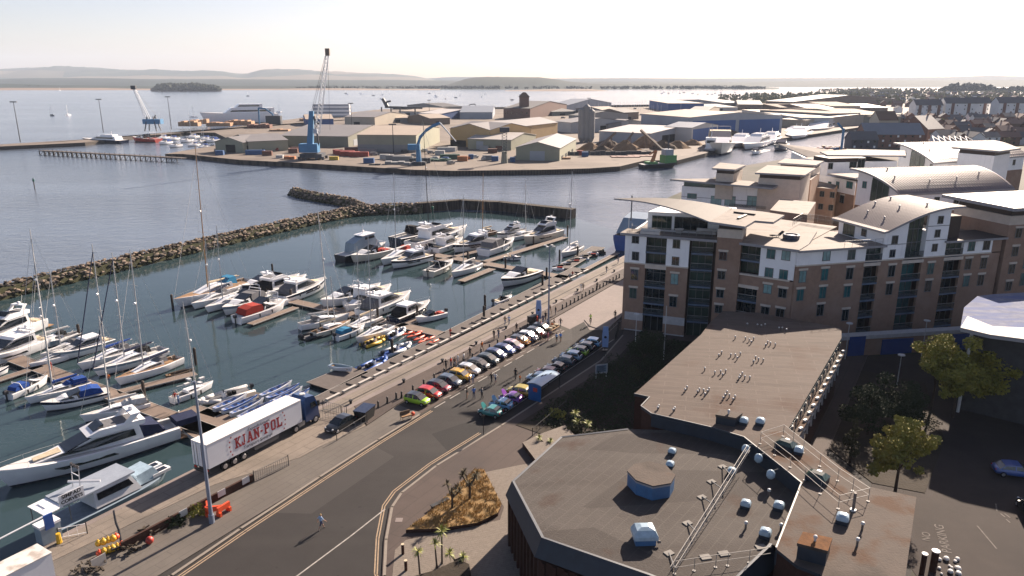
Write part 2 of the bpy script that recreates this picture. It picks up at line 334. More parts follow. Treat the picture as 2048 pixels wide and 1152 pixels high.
ridge('hills', [(880, 174), (905, 166), (930, 158), (950, 154.5), (975, 153.5), (1030, 154), (1080, 154.5), (1110, 158), (1140, 163), (1180, 167), (1260, 168), (1400, 168), (1500, 170), (1530, 176)], 3400, 3900, 4700, farwood, 'dark wooded hill on the far side of the harbour', rough=.5)
vm = bpy.data.materials.new('haze_air'); vm.use_nodes = True; vn = vm.node_tree; vn.nodes.remove(vn.nodes['Principled BSDF'])
pv = vn.nodes.new('ShaderNodeVolumePrincipled'); pv.inputs['Color'].default_value = (.68, .8, 1, 1); pv.inputs['Density'].default_value = .00006; pv.inputs['Anisotropy'].default_value = 0
vn.links.new(pv.outputs[0], vn.nodes['Material Output'].inputs['Volume'])
HAZE = MB().box(-13500, 13500, -1500, 13400, WZ - 10, 420).build('haze', vm); HAZE['kind'] = 'stuff'; HAZE['label'] = 'thin pale haze over the harbour'
# ============================================================ apartment blocks on the right
brick = mt('buff_brick', (.21, .14, .105), .9, .12, 1.2, bump=.2, bscale=10, world=True)
overlay(brick, (.25, .18, .145), 'noise', .35, .5, .7, amt=.6)
overlay(brick, (.1, .07, .055), 'wave', .9, .75, .95, amt=.25, stretch=(0, 0, 1))
render_w = mt('white_cladding', (.66, .66, .68), .5, .05, .5, world=True)
overlay(render_w, (.42, .42, .45), 'noise', .8, .58, .75, amt=.35, stretch=(3, 3, .4))
creamst = mt('cream_stone', (.5, .44, .38), .8, .1, 1, world=True)
palest = mt('pale_stone_band', (.46, .45, .45), .8, .12, 1.5, world=True)
glassd = mt('dark_glass', (.010, .022, .028), .06, .5, .25, spec=.8, world=True)
glasst = mt('teal_glass', (.03, .12, .13), .08, .5, .4, spec=.9, world=True)
glassg = mt('green_grey_glass', (.03, .055, .045), .08, .6, .35, spec=.7, world=True)
curtain = mt('curtained_glass', (.2, .33, .33), .15, .3, 1, spec=.6, world=True)
framem = mt('grey_window_frame', (.12, .125, .13), .5, .1, 2)
bluebal = mt('blue_balcony_edge', (.09, .13, .2), .45, .15, 1)
ribroof = mt('ribbed_metal_roof', (.2, .165, .165), .62, .08, .6, spec=.2, world=True)
fasc = mt('roof_fascia', (.26, .26, .28), .45, .08, 1)
flatroof = mt('pale_flat_roof', (.5, .43, .38), .8, .12, .35, world=True)
overlay(flatroof, (.3, .25, .21), 'noise', .5, .52, .7, amt=.7)
greyroof = mt('grey_sheet_roof', (.12, .105, .1), .75, .08, .5, world=True)
railm = mt('railing_steel', (.3, .3, .31), .4, .1, 2, metal=.5)
railglass = mt('railing_glass', (.06, .08, .085), .1, .2, 2, alpha=.35)
bluedoor = mt('blue_steel_door', (.015, .055, .22), .5, .1, 1)
darkbrown = mt('dark_clerestory', (.035, .022, .018), .5, .2, 1)
class Wall:
 def __init__(s, a, b, parent=None, org=(0, 0)):
  s.a = Vector((a[0], a[1], 0)); s.b = Vector((b[0], b[1], 0)); s.d = (s.b - s.a).normalized()
  s.n = Vector((s.d.y, -s.d.x, 0)); s.L = (s.b - s.a).length; s.par = parent
  s.O = Vector((org[0], org[1], 0))
 def pt(s, q, z, out=0.0):
  p = s.a + s.d * q + s.n * out; p.z = z; return p - s.O
 def sz(s, px, py):
  u = (px - 1024) / FPX; v = (576 - py) / FPX
  d = Vector((u, CP + v * SP, -SP + v * CP)); o = Vector((0, 0, CAM_H))
  t = (s.a - o).dot(s.n) / d.dot(s.n); h = o + d * t
  return (h - s.a).dot(s.d), h.z
 def box(s, mb, s0, s1, z0, z1, o0, o1, mi=0):
  vs = [s.pt(q, z, o) for z in (z0, z1) for q, o in ((s0, o1), (s1, o1), (s1, o0), (s0, o0))]
  mb.add(vs, [(3, 2, 1, 0), (4, 5, 6, 7), (0, 1, 5, 4), (1, 2, 6, 5), (2, 3, 7, 6), (3, 0, 4, 7)], mi)
 def window(s, q, z, w=1.15, h=1.5, glass=None, lintel=None, parent=None, proud=0.0, bars=1):
  m = MB()
  for a, b, c, d in ((q - w / 2 - .08, q + w / 2 + .08, z + h / 2, z + h / 2 + .1), (q - w / 2 - .12, q + w / 2 + .12, z - h / 2 - .1, z - h / 2),
                           (q - w / 2 - .08, q - w / 2, z - h / 2, z + h / 2), (q + w / 2, q + w / 2 + .08, z - h / 2, z + h / 2)):
   s.box(m, a, b, c, d, -.05 + proud, .07 + proud, 0)
  for k in range(bars):
   c = q - w / 2 + w * (k + 1) / (bars + 1); s.box(m, c - .03, c + .03, z - h / 2, z + h / 2, 0 + proud, .055 + proud, 0)
  if lintel: s.box(m, q - w / 2 - .25, q + w / 2 + .25, z + h / 2 + .1, z + h / 2 + .42, -.05 + proud, .12 + proud, 1)
  o = m.build('window', [framem, lintel or framem], parent or s.par)
  m2 = MB(); s.box(m2, q - w / 2, q + w / 2, z - h / 2, z + h / 2, -.04 + proud, .03 + proud)
  m2.build('pane', glass or glassd, o)
  return o
 def bay(s, s0, s1, z0, z1, floors, parent=None, glass=None, depth=1.5, balcony=True, lintel=None):
  p = parent or s.par
  m = MB(); s.box(m, s0, s1, z0, z1, -depth - .1, -depth)
  g = m.build('glazed_bay', glass or glassd, p)
  m = MB(); nb = max(2, round((s1 - s0) / 1.1))
  for k in range(nb + 1):
   c = s0 + (s1 - s0) * k / nb; s.box(m, c - .04, c + .04, z0, z1, -depth, -depth + .08)
  for f in floors: s.box(m, s0, s1, f + 2.1, f + 2.2, -depth, -depth + .06)
  m.build('mullions', framem, g)
  for f in floors:
   m = MB(); s.box(m, s0 - .02, s1 + .02, f - .28, f, -depth, .06, 0)
   b = m.build('balcony', bluebal, p)
   if balcony:
    m = MB(); s.box(m, s0, s1, f + .01, f + .95, .0, .03)
    m.build('balustrade', railglass, b)
    m = MB(); s.box(m, s0, s1, f + .96, f + 1.02, -.03, .05)
    m.build('handrail', railm, b)
  if lintel:
   m = MB(); s.box(m, s0 - .2, s1 + .2, z1, z1 + .5, -.05, .13); m.build('lintel', lintel, p)
def coreprism(name, poly, z0, z1, mats, parent, top=1):
 m = MB(); m.prism([(p[0], p[1]) for p in poly], z0, z1, 0, top); return m.build(name, mats, parent)
def slab(name, pts, th, mats, parent, over=0):
 n = len(pts); m = MB()
 ar = sum(pts[i][0] * pts[(i + 1) % n][1] - pts[(i + 1) % n][0] * pts[i][1] for i in range(n))
 if ar < 0: pts = pts[::-1]
 m.add([tuple(p) for p in pts] + [(p[0], p[1], p[2] - th) for p in pts],
          [tuple(range(n))], 1)
 m.f += [[n + i for i in range(n)][::-1]] + [[i, n + i, n + (i + 1) % n, (i + 1) % n] for i in range(n)]; m.m += [0] * (n + 1)
 return m.build(name, mats, parent)
def rail(name, pts, parent, h=1.0, glass=False, sp=1.4, m_=None):
 m = MB(); g = MB()
 for a, b in zip(pts, pts[1:]):
  a = Vector(a); b = Vector(b); L = (b - a).length; k = max(1, round(L / sp)); up = Vector((0, 0, h))
  for i in range(k + 1): q = a.lerp(b, i / k); m.tube(q, q + up, .025, n=4)
  m.tube(a + up, b + up, .03, n=4); m.tube(a + up * .5, b + up * .5, .02, n=4)
  if glass: g.add([a + up * .1, b + up * .1, b + up * .92, a + up * .92], [(0, 1, 2, 3)])
 o = m.build(name, m_ or railm, parent)
 if glass: g.build('glass_panel', railglass, o)
 return o
LN = creamst
A0, A1, A2, A3 = (19.1, 122.4), (29.4, 118.2), (36.2, 115.4), (43.4, 110.3)
blA = thing('apartment_block', 'white and buff brick waterfront apartment block with blade shaped penthouse roof', 'apartment block', (0, 0, 0))
wa = Wall(A0, A1, blA); wa2 = Wall(A1, (33.0, 117.3), blA); ws = Wall((32.9, 116.4), (36.4, 114.9), blA); wb = Wall((36.2, 115.4), A3, blA)
coreprism('core', [(20.5, 123.4), (30, 120.2), (37, 117.3), (44.2, 112.2), (58, 130), (38, 148), (28, 142)], -1.4, 16.7, [darkbrown, flatroof], blA)
def wallpieces(W, pcs, name, mat, parent, th=.45):
 for q0, q1, z0, z1 in pcs: m = MB(); W.box(m, q0, q1, z0, z1, -th, 0); o = m.build(name, mat, parent)
 return o
wallpieces(wa, [(0, 3.6, 3.3, 11.9), (7.1, 10.7, 3.3, 11.9)], 'brick_wall', brick, blA)
wallpieces(wa, [(0, 3.6, 12.1, 16.7), (7.0, 10.7, 12.1, 16.7)], 'white_wall', render_w, blA)
wallpieces(wa, [(0, 3.6, 1.9, 3.3), (7.1, 10.7, 1.9, 3.3), (0, 3.6, -1.4, .2), (7.1, 10.7, -1.4, .2)], 'stone_band', palest, blA)
wallpieces(wa, [(0, 3.6, .2, 1.9), (7.1, 10.7, .2, 1.9)], 'brick_base', brick, blA)
for W_1, *a_ in ((wa, -.05, 10.75, 11.9, 12.1, -.5, .1), (wa, 3.55, 7.15, 11.3, 11.88, -.5, .09), (wb, .0, 8.3, 11.75, 12.0, -.5, .1)): m = MB(); W_1.box(m, *a_); m.build('string_course', creamst, blA)
wl = Wall((30, 146), A0, blA)
wallpieces(wl, [(0, wl.L, -1.4, 11.9)], 'brick_end_wall', brick, blA); wallpieces(wl, [(0, wl.L, 12.1, 16.7)], 'white_end_wall', render_w, blA)
wa.bay(3.6, 7.1, -1.4, 11.3, [8.2, 5.3, 3.3], lintel=None)
wa.bay(3.6, 7.0, 12.1, 16.7, [14.2], glass=glassg)
wa2.bay(-.0, 3.4, -1.4, 16.7, [14.6, 11.9, 9.0, 5.9, 2.9], glass=glassg, depth=1.2)
for px, py, g in [(1271, 478, glassd), (1271, 512, glassd), (1353, 488, glassg), (1351, 522, glassd)]: q, z = wa.sz(px, py); wa.window(q, z, 1.05, 1.3, g)
for px, py, g in [(1269, 549, glassd), (1266, 586, glassg), (1349, 558, curtain), (1346, 603, glassd)]: q, z = wa.sz(px, py); wa.window(q, z, 1.1, 1.7, g, lintel=LN)
wallpieces(ws, [(0, ws.L, -1.4, 17.6)], 'stair_tower_wall', brick, blA)
wallpieces(ws, [(0, ws.L, 17.6, 19.0)], 'stair_tower_top', creamst, blA)
stp = [ws.pt(-.02, 0, -.02), ws.pt(ws.L + .02, 0, -.02), ws.pt(ws.L + .02, 0, -6), ws.pt(-.02, 0, -6)]
coreprism('stair_tower', stp, 10, 17.55, [brick, brick], blA); coreprism('stair_tower_band', stp, 17.55, 18.95, [creamst, creamst], blA)
m = MB(); ws.box(m, .1, ws.L - .1, 18.95, 19.75, -5, -.35); m.build('clerestory', darkbrown, blA)
slab('tower_roof', [P(1419, 443, 20.1), P(1490, 453, 20.1), P(1510, 441, 20.1), P(1547, 444, 20.1), P(1569, 430, 20.1), P(1525, 423, 20.1), P(1465, 417, 20.1)], .35, [fasc, flatroof], blA)
for a, b in (((1468, 425), (1510, 430)), ((1476, 438), (1492, 431))):
 a = P(*a, 20.15); b = P(*b, 20.15); m = MB(); m.tube(a, b, .3, n=4); m.build('cable_tray', darkbrown, blA)
for i, (px, py) in enumerate([(1446, 512), (1443, 550), (1440, 587), (1437, 618)]): q, z = ws.sz(px, py); ws.window(q, z, 1.05, 1.25, glassd, lintel=LN)
wallpieces(wb, [(3.5, 8.85, 12.0, 16.7)], 'white_wall', render_w, blA)
wallpieces(wb, [(3.5, 8.85, -1.4, 11.75)], 'brick_wall', brick, blA)
m = MB(); wb.box(m, .0, 3.5, 10.2, 11.75, -.45, 0); m.build('spandrel', brick, blA)
wb.bay(0, 3.5, -1.4, 9.7, [7.6, 4.7, 1.8], lintel=LN)
wb.bay(0, 3.5, 12.0, 16.7, [14.3], glass=glassg)
for px, py, g, l in [(1542, 508, glasst, None), (1572, 511, curtain, None), (1538, 545, glasst, None), (1567, 549, glasst, None), (1535, 578, curtain, LN), (1565, 586, glassd, LN), (1530, 622, glassd, LN), (1560, 626, glassd, LN)]:
 q, z = wb.sz(px, py); wb.window(q, z, 1.15, 1.35, g, lintel=l)
slab('terrace_edge', [Vector((18.2, 122.3, 17.15)), Vector((29.3, 117.6, 17.15)), Vector((32.9, 116.2, 17.15)), Vector((33.5, 118.5, 17.15)), Vector((20, 126, 17.15))], .4, [fasc, flatroof], blA)
slab('terrace_edge', [Vector((36.0, 114.7, 17.1)), Vector((43.5, 109.4, 17.1)), Vector((46.5, 113.5, 17.1)), Vector((52, 124, 17.1)), Vector((40, 122, 17.1))], .4, [fasc, flatroof], blA)
wp = Wall((23.5, 126.4), (37.2, 122.0), blA)
ph = [wp.pt(0, 0), wp.pt(wp.L, 0), wp.pt(wp.L, 0, -9), wp.pt(2, 0, -9)]
coreprism('penthouse_wall', ph, 16.7, 20.0, [render_w, render_w], blA)
for q, w_, g in ((2.4, 3.2, glassg), (7.3, 5.4, glassd)): wp.window(q, 18.2, w_, 2.2, g, bars=3)
n = 9; top = []; 
fr = [P(1228, 397, 22.4).lerp(P(1421, 444, 20.0), i / n) + Vector((0, 0, .8 * math.sin(math.pi * i / n))) for i in range(n + 1)]
bk = [P(1228, 397, 22.4).lerp(P(1465, 416, 20.1), i / n) + Vector((0, 0, .8 * math.sin(math.pi * i / n))) for i in range(n + 1)]
m = MB(); N = n + 1
m.add(fr + bk + [p - Vector((0, 0, .22)) for p in fr + bk], [(i, i + 1, N + i + 1, N + i) for i in range(n)], 1)
m.f += [[2 * N + N + i, 2 * N + N + i + 1, 2 * N + i + 1, 2 * N + i] for i in range(n)] + [[2 * N + i, 2 * N + i + 1, i + 1, i] for i in range(n)] + [[N + i, N + i + 1, 3 * N + i + 1, 3 * N + i] for i in range(n)]; m.m += [0] * 3 * n
m.build('blade_roof', [fasc, greyroof], blA)
m = MB(); p = P(1262, 441, 17.1); m.tube(p, p + Vector((0, 0, 4.6)), .12, n=8); m.build('roof_column', framem, blA)
rail('balustrade', [Vector((20.6, 125.2, 17.15)), Vector((20.3, 123.0, 17.15)), Vector((29.0, 119.3, 17.15)), Vector((32.6, 118.4, 17.15))], blA, glass=True)
rail('balustrade', [P(1585, 452, 17.1), P(1605, 440, 17.1), P(1650, 447, 17.1), P(1705, 455, 17.1)], blA, 1.3, glass=True)
def terrace_box(px, py, z, s, m_, name, label, cat, rz=.3):
 o = MB().box(-s[0] / 2, s[0] / 2, -s[1] / 2, s[1] / 2, 0, s[2]); b = o.build(name, m_, loc=P(px, py, z), rz=rz); tag(b, label, cat); return b
pot = mt('planter_glaze', (.5, .47, .44), .6, .1, 2)
m = MB(); m.loft([[(math.cos(t) * r, math.sin(t) * r * .6, z) for t in [i * math.pi / 5 for i in range(10)]] for r, z in ((.5, 0), (.75, .7), (.85, .75), (.7, .76), (.5, .5))]); tag(m.build('planter', pot, loc=P(1358, 466, 17.15)), 'white square planter at the middle of the penthouse terrace', 'planter')
for px, lab in ((1300, 'long padded bench at the left end of the penthouse terrace'), (1412, 'padded bench at the right end of the penthouse terrace')):
 t = thing('bench', lab, 'bench', P(px, 468, 17.15), -.35)
 MB().box(-1.6, 1.6, -.35, .35, .0, .42).build('seat', pot, t); MB().box(-1.6, 1.6, .36, .5, 0, .85).build('backrest', pot, t)
t = thing('hot_tub', 'round black and blue covered hot tub on the flat roof terrace', 'hot tub', P(1582, 478, 17.1), 0)
m = MB(); m.loft([[(math.cos(a) * r, math.sin(a) * r, z) for a in [i * math.pi / 8 for i in range(16)]] for r, z in ((1.25, 0), (1.35, .7), (1.2, .8), (1.0, .8), (.9, .45))]); m.build('shell', mt('tub_shell', (.05, .06, .09), .4), t)
m = MB(); m.loft([[(math.cos(a) * r, math.sin(a) * r, z) for a in [i * math.pi / 8 for i in range(16)]] for r, z in ((.95, .6), (.01, .66))]); m.build('cover', mt('tub_cover', (.35, .4, .5), .4), t)
t = thing('sun_lounger', 'dark reclining sun lounger beside the hot tub', 'lounger', P(1552, 474, 17.1), .2)
MB().box(-1, .4, -.35, .35, .25, .36).build('seat', mt('dark_cloth', (.04, .045, .06), .8), t); m = MB(); m.cbox((.85, 0, .6), 1.0, .7, .1, ry=-.7); m.build('backrest', MATS['dark_cloth'], t)
m = MB(); [m.tube((x, y, 0), (x, y, .26), .04) for x in (-.9, .3) for y in (-.3, .3)]; m.build('leg', framem, t)
B0, B1 = (43.6, 110.0), (81.0, 119.8)
blB = thing('apartment_block', 'brick apartment block with white curved roof pavilion in its middle', 'apartment block')
wB = Wall(B0, B1, blB)
bq = [wB.pt(0, 0, -1.9), wB.pt(wB.L, 0, -1.9), wB.pt(wB.L, 0, -13), wB.pt(3, 0, -13)]
coreprism('core', bq, -1.4, 16.6, [darkbrown, flatroof], blB)
bays = [(12.3, 15.0), (19.5, 23.2), (27.6, 31.0)]
edges = [0] + [e for b in bays for e in b] + [wB.L]
wallpieces(wB, [(edges[i], edges[i + 1], -1.4, 14.3) for i in range(0, len(edges), 2)], 'brick_wall', brick, blB)
wallpieces(wB, [(0, 12.3, 14.5, 16.6), (31.0, 36.8, 14.5, 16.6)], 'white_wall', render_w, blB)
wallpieces(wB, [(36.8, wB.L, 14.5, 16.6)], 'brick_return', brick, blB)
m = MB(); wB.box(m, -.1, 36.8, 14.3, 14.5, -.5, .12); m.build('string_course', creamst, blB)
for a, b in bays: wB.bay(a, b, -1.4, 13.6, [10.8, 8.0, 5.2, 2.4], glass=glasst if a > 19 and a < 21 else glassd, lintel=LN)
wB.bay(12.3, 15.4, 14.5, 16.6, [14.5], glass=glassg, depth=.6); wB.bay(27.6, 31.0, 14.5, 16.6, [14.5], glass=glassg, depth=.6)
for px, py, g in [(1653, 511, curtain), (1703, 509, glassg), (1943, 492, glasst), (1973, 490, glassd)]: q, z = wB.sz(px, py); wB.window(q, z, 1.2, 1.5, g)
for px, py, g in [(1649, 549, glasst), (1699, 547, glassd), (1783, 542, glassd), (1861, 537, glasst), (1936, 528, glassd), (1967, 526, glassd),
                  (1645, 585, glasst), (1694, 583, glasst), (1778, 578, glassd), (1856, 572, glassd), (1932, 562, glasst), (1961, 560, glassd),
                  (1605, 553, curtain), (1600, 590, glasst), (1601, 515, glasst), (1690, 630, glassd), (1640, 620, glassd)]:
 q, z = wB.sz(px, py)
 if 0.8 < q < wB.L - .8: wB.window(q, z, 1.1, 1.75 if py > 520 else 1.4, g, lintel=LN if py > 520 else None)
slab('roof_edge', [wB.pt(-.2, 16.95, .6), wB.pt(15.6, 16.95, .6), wB.pt(15.6, 16.95, -3), wB.pt(0, 16.95, -3)], .35, [fasc, flatroof], blB)
slab('roof_edge', [wB.pt(27, 16.95, .6), wB.pt(39.2, 16.95, .6), wB.pt(39.2, 16.95, -6), wB.pt(27, 16.95, -6)], .35, [fasc, greyroof], blB)
pv_ = thing('roof_pavilion', 'white pavilion with curved metal roof rising to the right', 'pavilion')
wP = Wall(wB.pt(15.4, 0, .05), wB.pt(27.4, 0, .05), pv_)
def curve(q): t = max(0, min(1, q / 12.0)); return 18.9 + 3.3 * math.sin(t * math.pi / 2 * .95)
m = MB()
def gab(W, m, q0, q1, zb, o0=-.4, o1=0):
 k = max(1, int((q1 - q0) / 1)); qs = [q0 + (q1 - q0) * i / k for i in range(k + 1)]
 for a, b in zip(qs, qs[1:]):
  vs = [W.pt(a, zb, o1), W.pt(b, zb, o1), W.pt(b, curve(b), o1), W.pt(a, curve(a), o1), W.pt(a, zb, o0), W.pt(b, zb, o0), W.pt(b, curve(b), o0), W.pt(a, curve(a), o0)]
  m.add(vs, [(0, 1, 2, 3), (7, 6, 5, 4), (3, 2, 6, 7), (1, 5, 6, 2), (0, 3, 7, 4), (0, 4, 5, 1)])
gab(wP, m, 0, 4.2, 14.5); gab(wP, m, 7.9, 12, 14.5); m.build('white_wall', render_w, pv_)
m = MB(); gab(wP, m, 4.2, 7.9, 14.5, -1.1, -1.0); g = m.build('tall_glazing', glassg, pv_)
m = MB(); [wP.box(m, q - .04, q + .04, 14.5, curve(q) - .1, -1.0, -.9) for q in (5.1, 6.05, 7.0)]; [wP.box(m, 4.2, 7.9, z, z + .12, -1.0, -.88) for z in (16.7, 18.9)]; m.build('mullions', framem, g)
m = MB(); wP.box(m, 4.2, 7.9, 14.5, 15.5, -.1, -.05); m.build('balustrade', railglass, pv_)
ov = (-.9, 14.0)
m = MB(); k = 16; rows = []
for dz, oo in ((0, .7), (0, -11.8)):
 rows.append([wP.pt(ov[0] + (ov[1] - ov[0]) * i / k, curve(ov[0] + (ov[1] - ov[0]) * i / k) + .35 - (.12 * (-ov[0]) if i == 0 else 0), oo) for i in range(k + 1)])
m.add(rows[0] + rows[1], [(i, i + 1, k + 2 + i, k + 1 + i) for i in range(k)], 1)
lo = [[p - Vector((0, 0, .3)) for p in r] for r in rows]
m.add(rows[0] + lo[0], [(i, k + 1 + i, k + 2 + i, i + 1) for i in range(k)], 0); m.add(rows[1] + lo[1], [(i, i + 1, k + 2 + i, k + 1 + i) for i in range(k)], 0); m.add(lo[0] + lo[1], [(i, k + 1 + i, k + 2 + i, i + 1) for i in range(k)], 0)
m.quad(rows[0][-1], rows[1][-1], lo[1][-1], lo[0][-1]); m.quad(rows[1][0], rows[0][0], lo[0][0], lo[1][0])
for j in range(0, 30):
 o = .6 - j * .42
 m.path([wP.pt(ov[0] + (ov[1] - ov[0]) * i / k, curve(ov[0] + (ov[1] - ov[0]) * i / k) + .37, o) for i in range(k + 1)], .03, 3, 1)
rf = m.build('curved_roof', [fasc, ribroof], pv_)
for q, o in ((3, -8), (6, -10), (2.5, -3.5), (6.5, -5), (9.5, -2.5), (9, -10)):
 m = MB(); p = wP.pt(q, curve(q) + .3, o); m.tube(p, p + Vector((0, 0, .4)), .12); m.dome(p + Vector((0, 0, .4)), .22, .15); m.build('roof_vent', fasc, rf)
m = MB(); m.prism([wP.pt(.1, 0, -.42)[:2], wP.pt(4.15, 0, -.42)[:2], wP.pt(4.15, 0, -1.12)[:2], wP.pt(7.95, 0, -1.12)[:2], wP.pt(7.95, 0, -.42)[:2], wP.pt(11.9, 0, -.42)[:2], wP.pt(11.9, 0, -11)[:2], wP.pt(.1, 0, -11)[:2]], 14.5, 18.6, 0, 0)
m.build('side_wall', render_w, pv_)
wPl = Wall(wP.pt(0.08, 0, -11), wP.pt(0.08, 0, -.4), pv_)
wPl.window(2.6, 17.7, 2.6, 1.8, glassg, bars=2); wPl.window(6.2, 17.9, 1.0, 1.0, glassd)
for q, z, w_, h in ((1.9, 17.6, 1.0, 1.2), (1.8, 15.4, .9, 1.1), (10.1, 20.4, .9, 1.1), (9.9, 18.2, .9, 1.1), (9.8, 15.9, .9, 1.1)): wP.window(q, z, w_, h, glassd)
m = MB(); wP.box(m, 0, 4.2, 16.8, 16.9, 0, .03); wP.box(m, 7.9, 12, 17.1, 17.2, 0, .03); wP.box(m, 7.9, 12, 19.4, 19.5, 0, .03); m.build('cladding_joint', framem, pv_)
m = MB(); m.prism([wB.pt(27.4, 0, -1.3)[:2], wB.pt(31, 0, -1.3)[:2], wB.pt(31, 0, -8)[:2], wB.pt(27.4, 0, -8)[:2]], 16.9, 20.6, 0, 1); m.build('recessed_room', [darkbrown, flatroof], blB)
rail('balustrade', [wB.pt(8, 16.95, .2), wB.pt(15, 16.95, .2)], blB, 1.0)
blC = thing('apartment_tower', 'brick corner tower with dark clerestory and wide white flat roof', 'tower block')
cq = [wB.pt(39.2, 0, .3), wB.pt(39.2, 0, -11), wB.pt(62, 0, -11), wB.pt(62, 0, .3)]
coreprism('brick_wall', cq, -1.4, 18.9, [brick, brick], blC); coreprism('stone_top', cq, 18.9, 20.4, [creamst, creamst], blC)
ci = [wB.pt(39.6, 0, -.1), wB.pt(39.6, 0, -10.6), wB.pt(62, 0, -10.6), wB.pt(62, 0, -.1)]
coreprism('clerestory', ci, 20.4, 21.5, [darkbrown, darkbrown], blC)
slab('flat_roof', [wB.pt(37.4, 22.1, 2.2), wB.pt(38, 22.1, -13), wB.pt(64, 22.1, -13), wB.pt(64, 22.1, 2.2)], .55, [fasc, mt('white_roof_sheet', (.62, .56, .52), .6, .06, .3, world=True)], blC)
wC = Wall(wB.pt(39.2, 0, .31), wB.pt(62, 0, .31), blC)
for z in (17.5, 14.4, 11.4, 8.4, 5.4): wC.window(2.2, z, 1.1, 1.5, glassd, lintel=LN)
for z in (15.5, 12.4, 9.4): wC.window(5.8, z, 2.6, 2.1, glasst, bars=2)
m = MB(); p = wB.pt(33.5, 16.95, -5.5); m.box(-.6, .6, -.1, .1, 0, 2.3); o = m.build('blue_door', bluedoor, blC); o.location = wB.pt(36, 16.95, -8); o.rotation_euler.z = .2
rw = thing('garage_wall', 'stone faced garage wall with three blue steel doors', 'wall')
wG = Wall((50.4, 108.9), (84, 114.5), rw); 
m = MB(); wG.box(m, 0, wG.L, -1.4, 2.7, -1.4, 0); m.build('wall', brick, rw)
m = MB(); wG.box(m, -.1, wG.L, 2.7, 3.3, -1.5, .12); wG.box(m, -.1, 2.2, -.3, .4, 0, .05); m.build('stone_band', palest, rw)
for a, b, z in ((2.4, 5.2, 3.2), (8.2, 13.6, 2.4), (17.5, 24, 2.6)): m = MB(); wG.box(m, a, b, -1.3, z, .0, .13); m.build('blue_door', bluedoor, rw)
def simple_block(name, label, cat, front, depth, zt, mats, wins=(), parent=None, zb=-1.2):
 t = thing(name, label, cat); W = Wall(front[0], front[1], t)
 poly = [W.pt(0, 0), W.pt(W.L, 0), W.pt(W.L, 0, -depth), W.pt(0, 0, -depth)]
 coreprism('wall', poly, zb, zt, [mats[0], mats[1]], t); return t, W
t2, w2 = simple_block('apartment_block', 'white apartment block with long flat roof nearest the channel mouth', 'apartment block', (P(1364, 372, 16.5)[:2], P(1536, 383, 16.5)[:2]), 9, 16.5, (render_w, flatroof))
e0 = P(1340, 358, 18.4)
slab('flat_roof', [P(1340, 358, 18.2), P(1545, 376, 18.2), P(1556, 371, 18.2), P(1500, 362, 18.2), P(1420, 357, 18.2)], .4, [fasc, flatroof], t2)
m = MB(); w2.box(m, .3, 9, 16.5, 17.8, -4, -.6); m.build('glazed_band', glassg, t2)
m = MB(); w2.box(m, 9, w2.L, 16.5, 17.8, -6, 0.0); m.build('upper_wall', render_w, t2)
for px, w_ in ((1384, 2.2),): q, z = w2.sz(px, 392); w2.window(q, z, w_, 1.1, glasst)
for px in (1432, 1460, 1505): q, z = w2.sz(px, 402); w2.window(q, z, 2.4, 2.2, curtain, bars=1)
m = MB(); w2.box(m, 12, w2.L, w2.sz(1500, 412)[1] - .3, w2.sz(1500, 412)[1] + .3, 0, 1.2); o = m.build('balcony', railglass, t2)
m = MB(); w2.box(m, 0, w2.L, 13.9, 14.0, 0, .03); m.build('cladding_joint', framem, t2)
def pent(label, rf_px, z, wall_px, zb, mats, th=.4, name='apartment_penthouse'):
 t = thing(name, label, 'penthouse')
 slab('flat_roof', [P(a, b, z) for a, b in rf_px], th, [fasc, mats[1]], t)
 coreprism('wall', [P(a, b, z - .6) for a, b in wall_px], zb, z - 1.35, [mats[0], mats[0]], t)
 wl_ = [P(a, b, z - .6) for a, b in wall_px]; c = sum(wl_, Vector()) / len(wl_)
 coreprism('clerestory', [c + (p - c) * .97 for p in wl_], z - 1.35, z - th - .002, [darkbrown, darkbrown], t)
 return t
pent('small grey penthouse box at the left of the rear blocks', [(1424, 336), (1470, 339), (1492, 330), (1440, 325)], 21.5, [(1433, 340), (1468, 342), (1486, 333), (1442, 329)], 14, (creamst, flatroof))
pent('wide flat roofed penthouse with three dark windows', [(1510, 345), (1610, 350), (1632, 336), (1535, 330)], 21.0, [(1518, 349), (1602, 354), (1622, 341), (1540, 336)], -1, (creamst, flatroof))
pent('pale flat roofed penthouse furthest left of the channel side row', [(1555, 325), (1632, 330), (1648, 322), (1570, 317)], 20.5, [(1560, 328), (1628, 333), (1642, 326), (1575, 321)], -1, (creamst, flatroof))
tb = thing('apartment_wing', 'sunlit brown brick wing in the gap between the blocks', 'building')
for i, (pp, zt) in enumerate([([(1597, 357), (1622, 360), (1640, 345), (1612, 342)], 17.5), ([(1627, 374), (1668, 378), (1680, 366), (1640, 362)], 14.0), ([(1540, 420), (1615, 430), (1632, 404), (1560, 398)], 16.3)]):
 coreprism('wall', [P(a, b, zt) for a, b in pp], -1, zt, [brick, flatroof], tb)
wx = Wall(P(1627, 374, 14)[:2], P(1668, 378, 14)[:2], tb)
for q, z in ((2.5, 12.4), (5.2, 12.4), (2.5, 9), (5.2, 9)): wx.window(q, z, 1.1, 1.4, glassd)
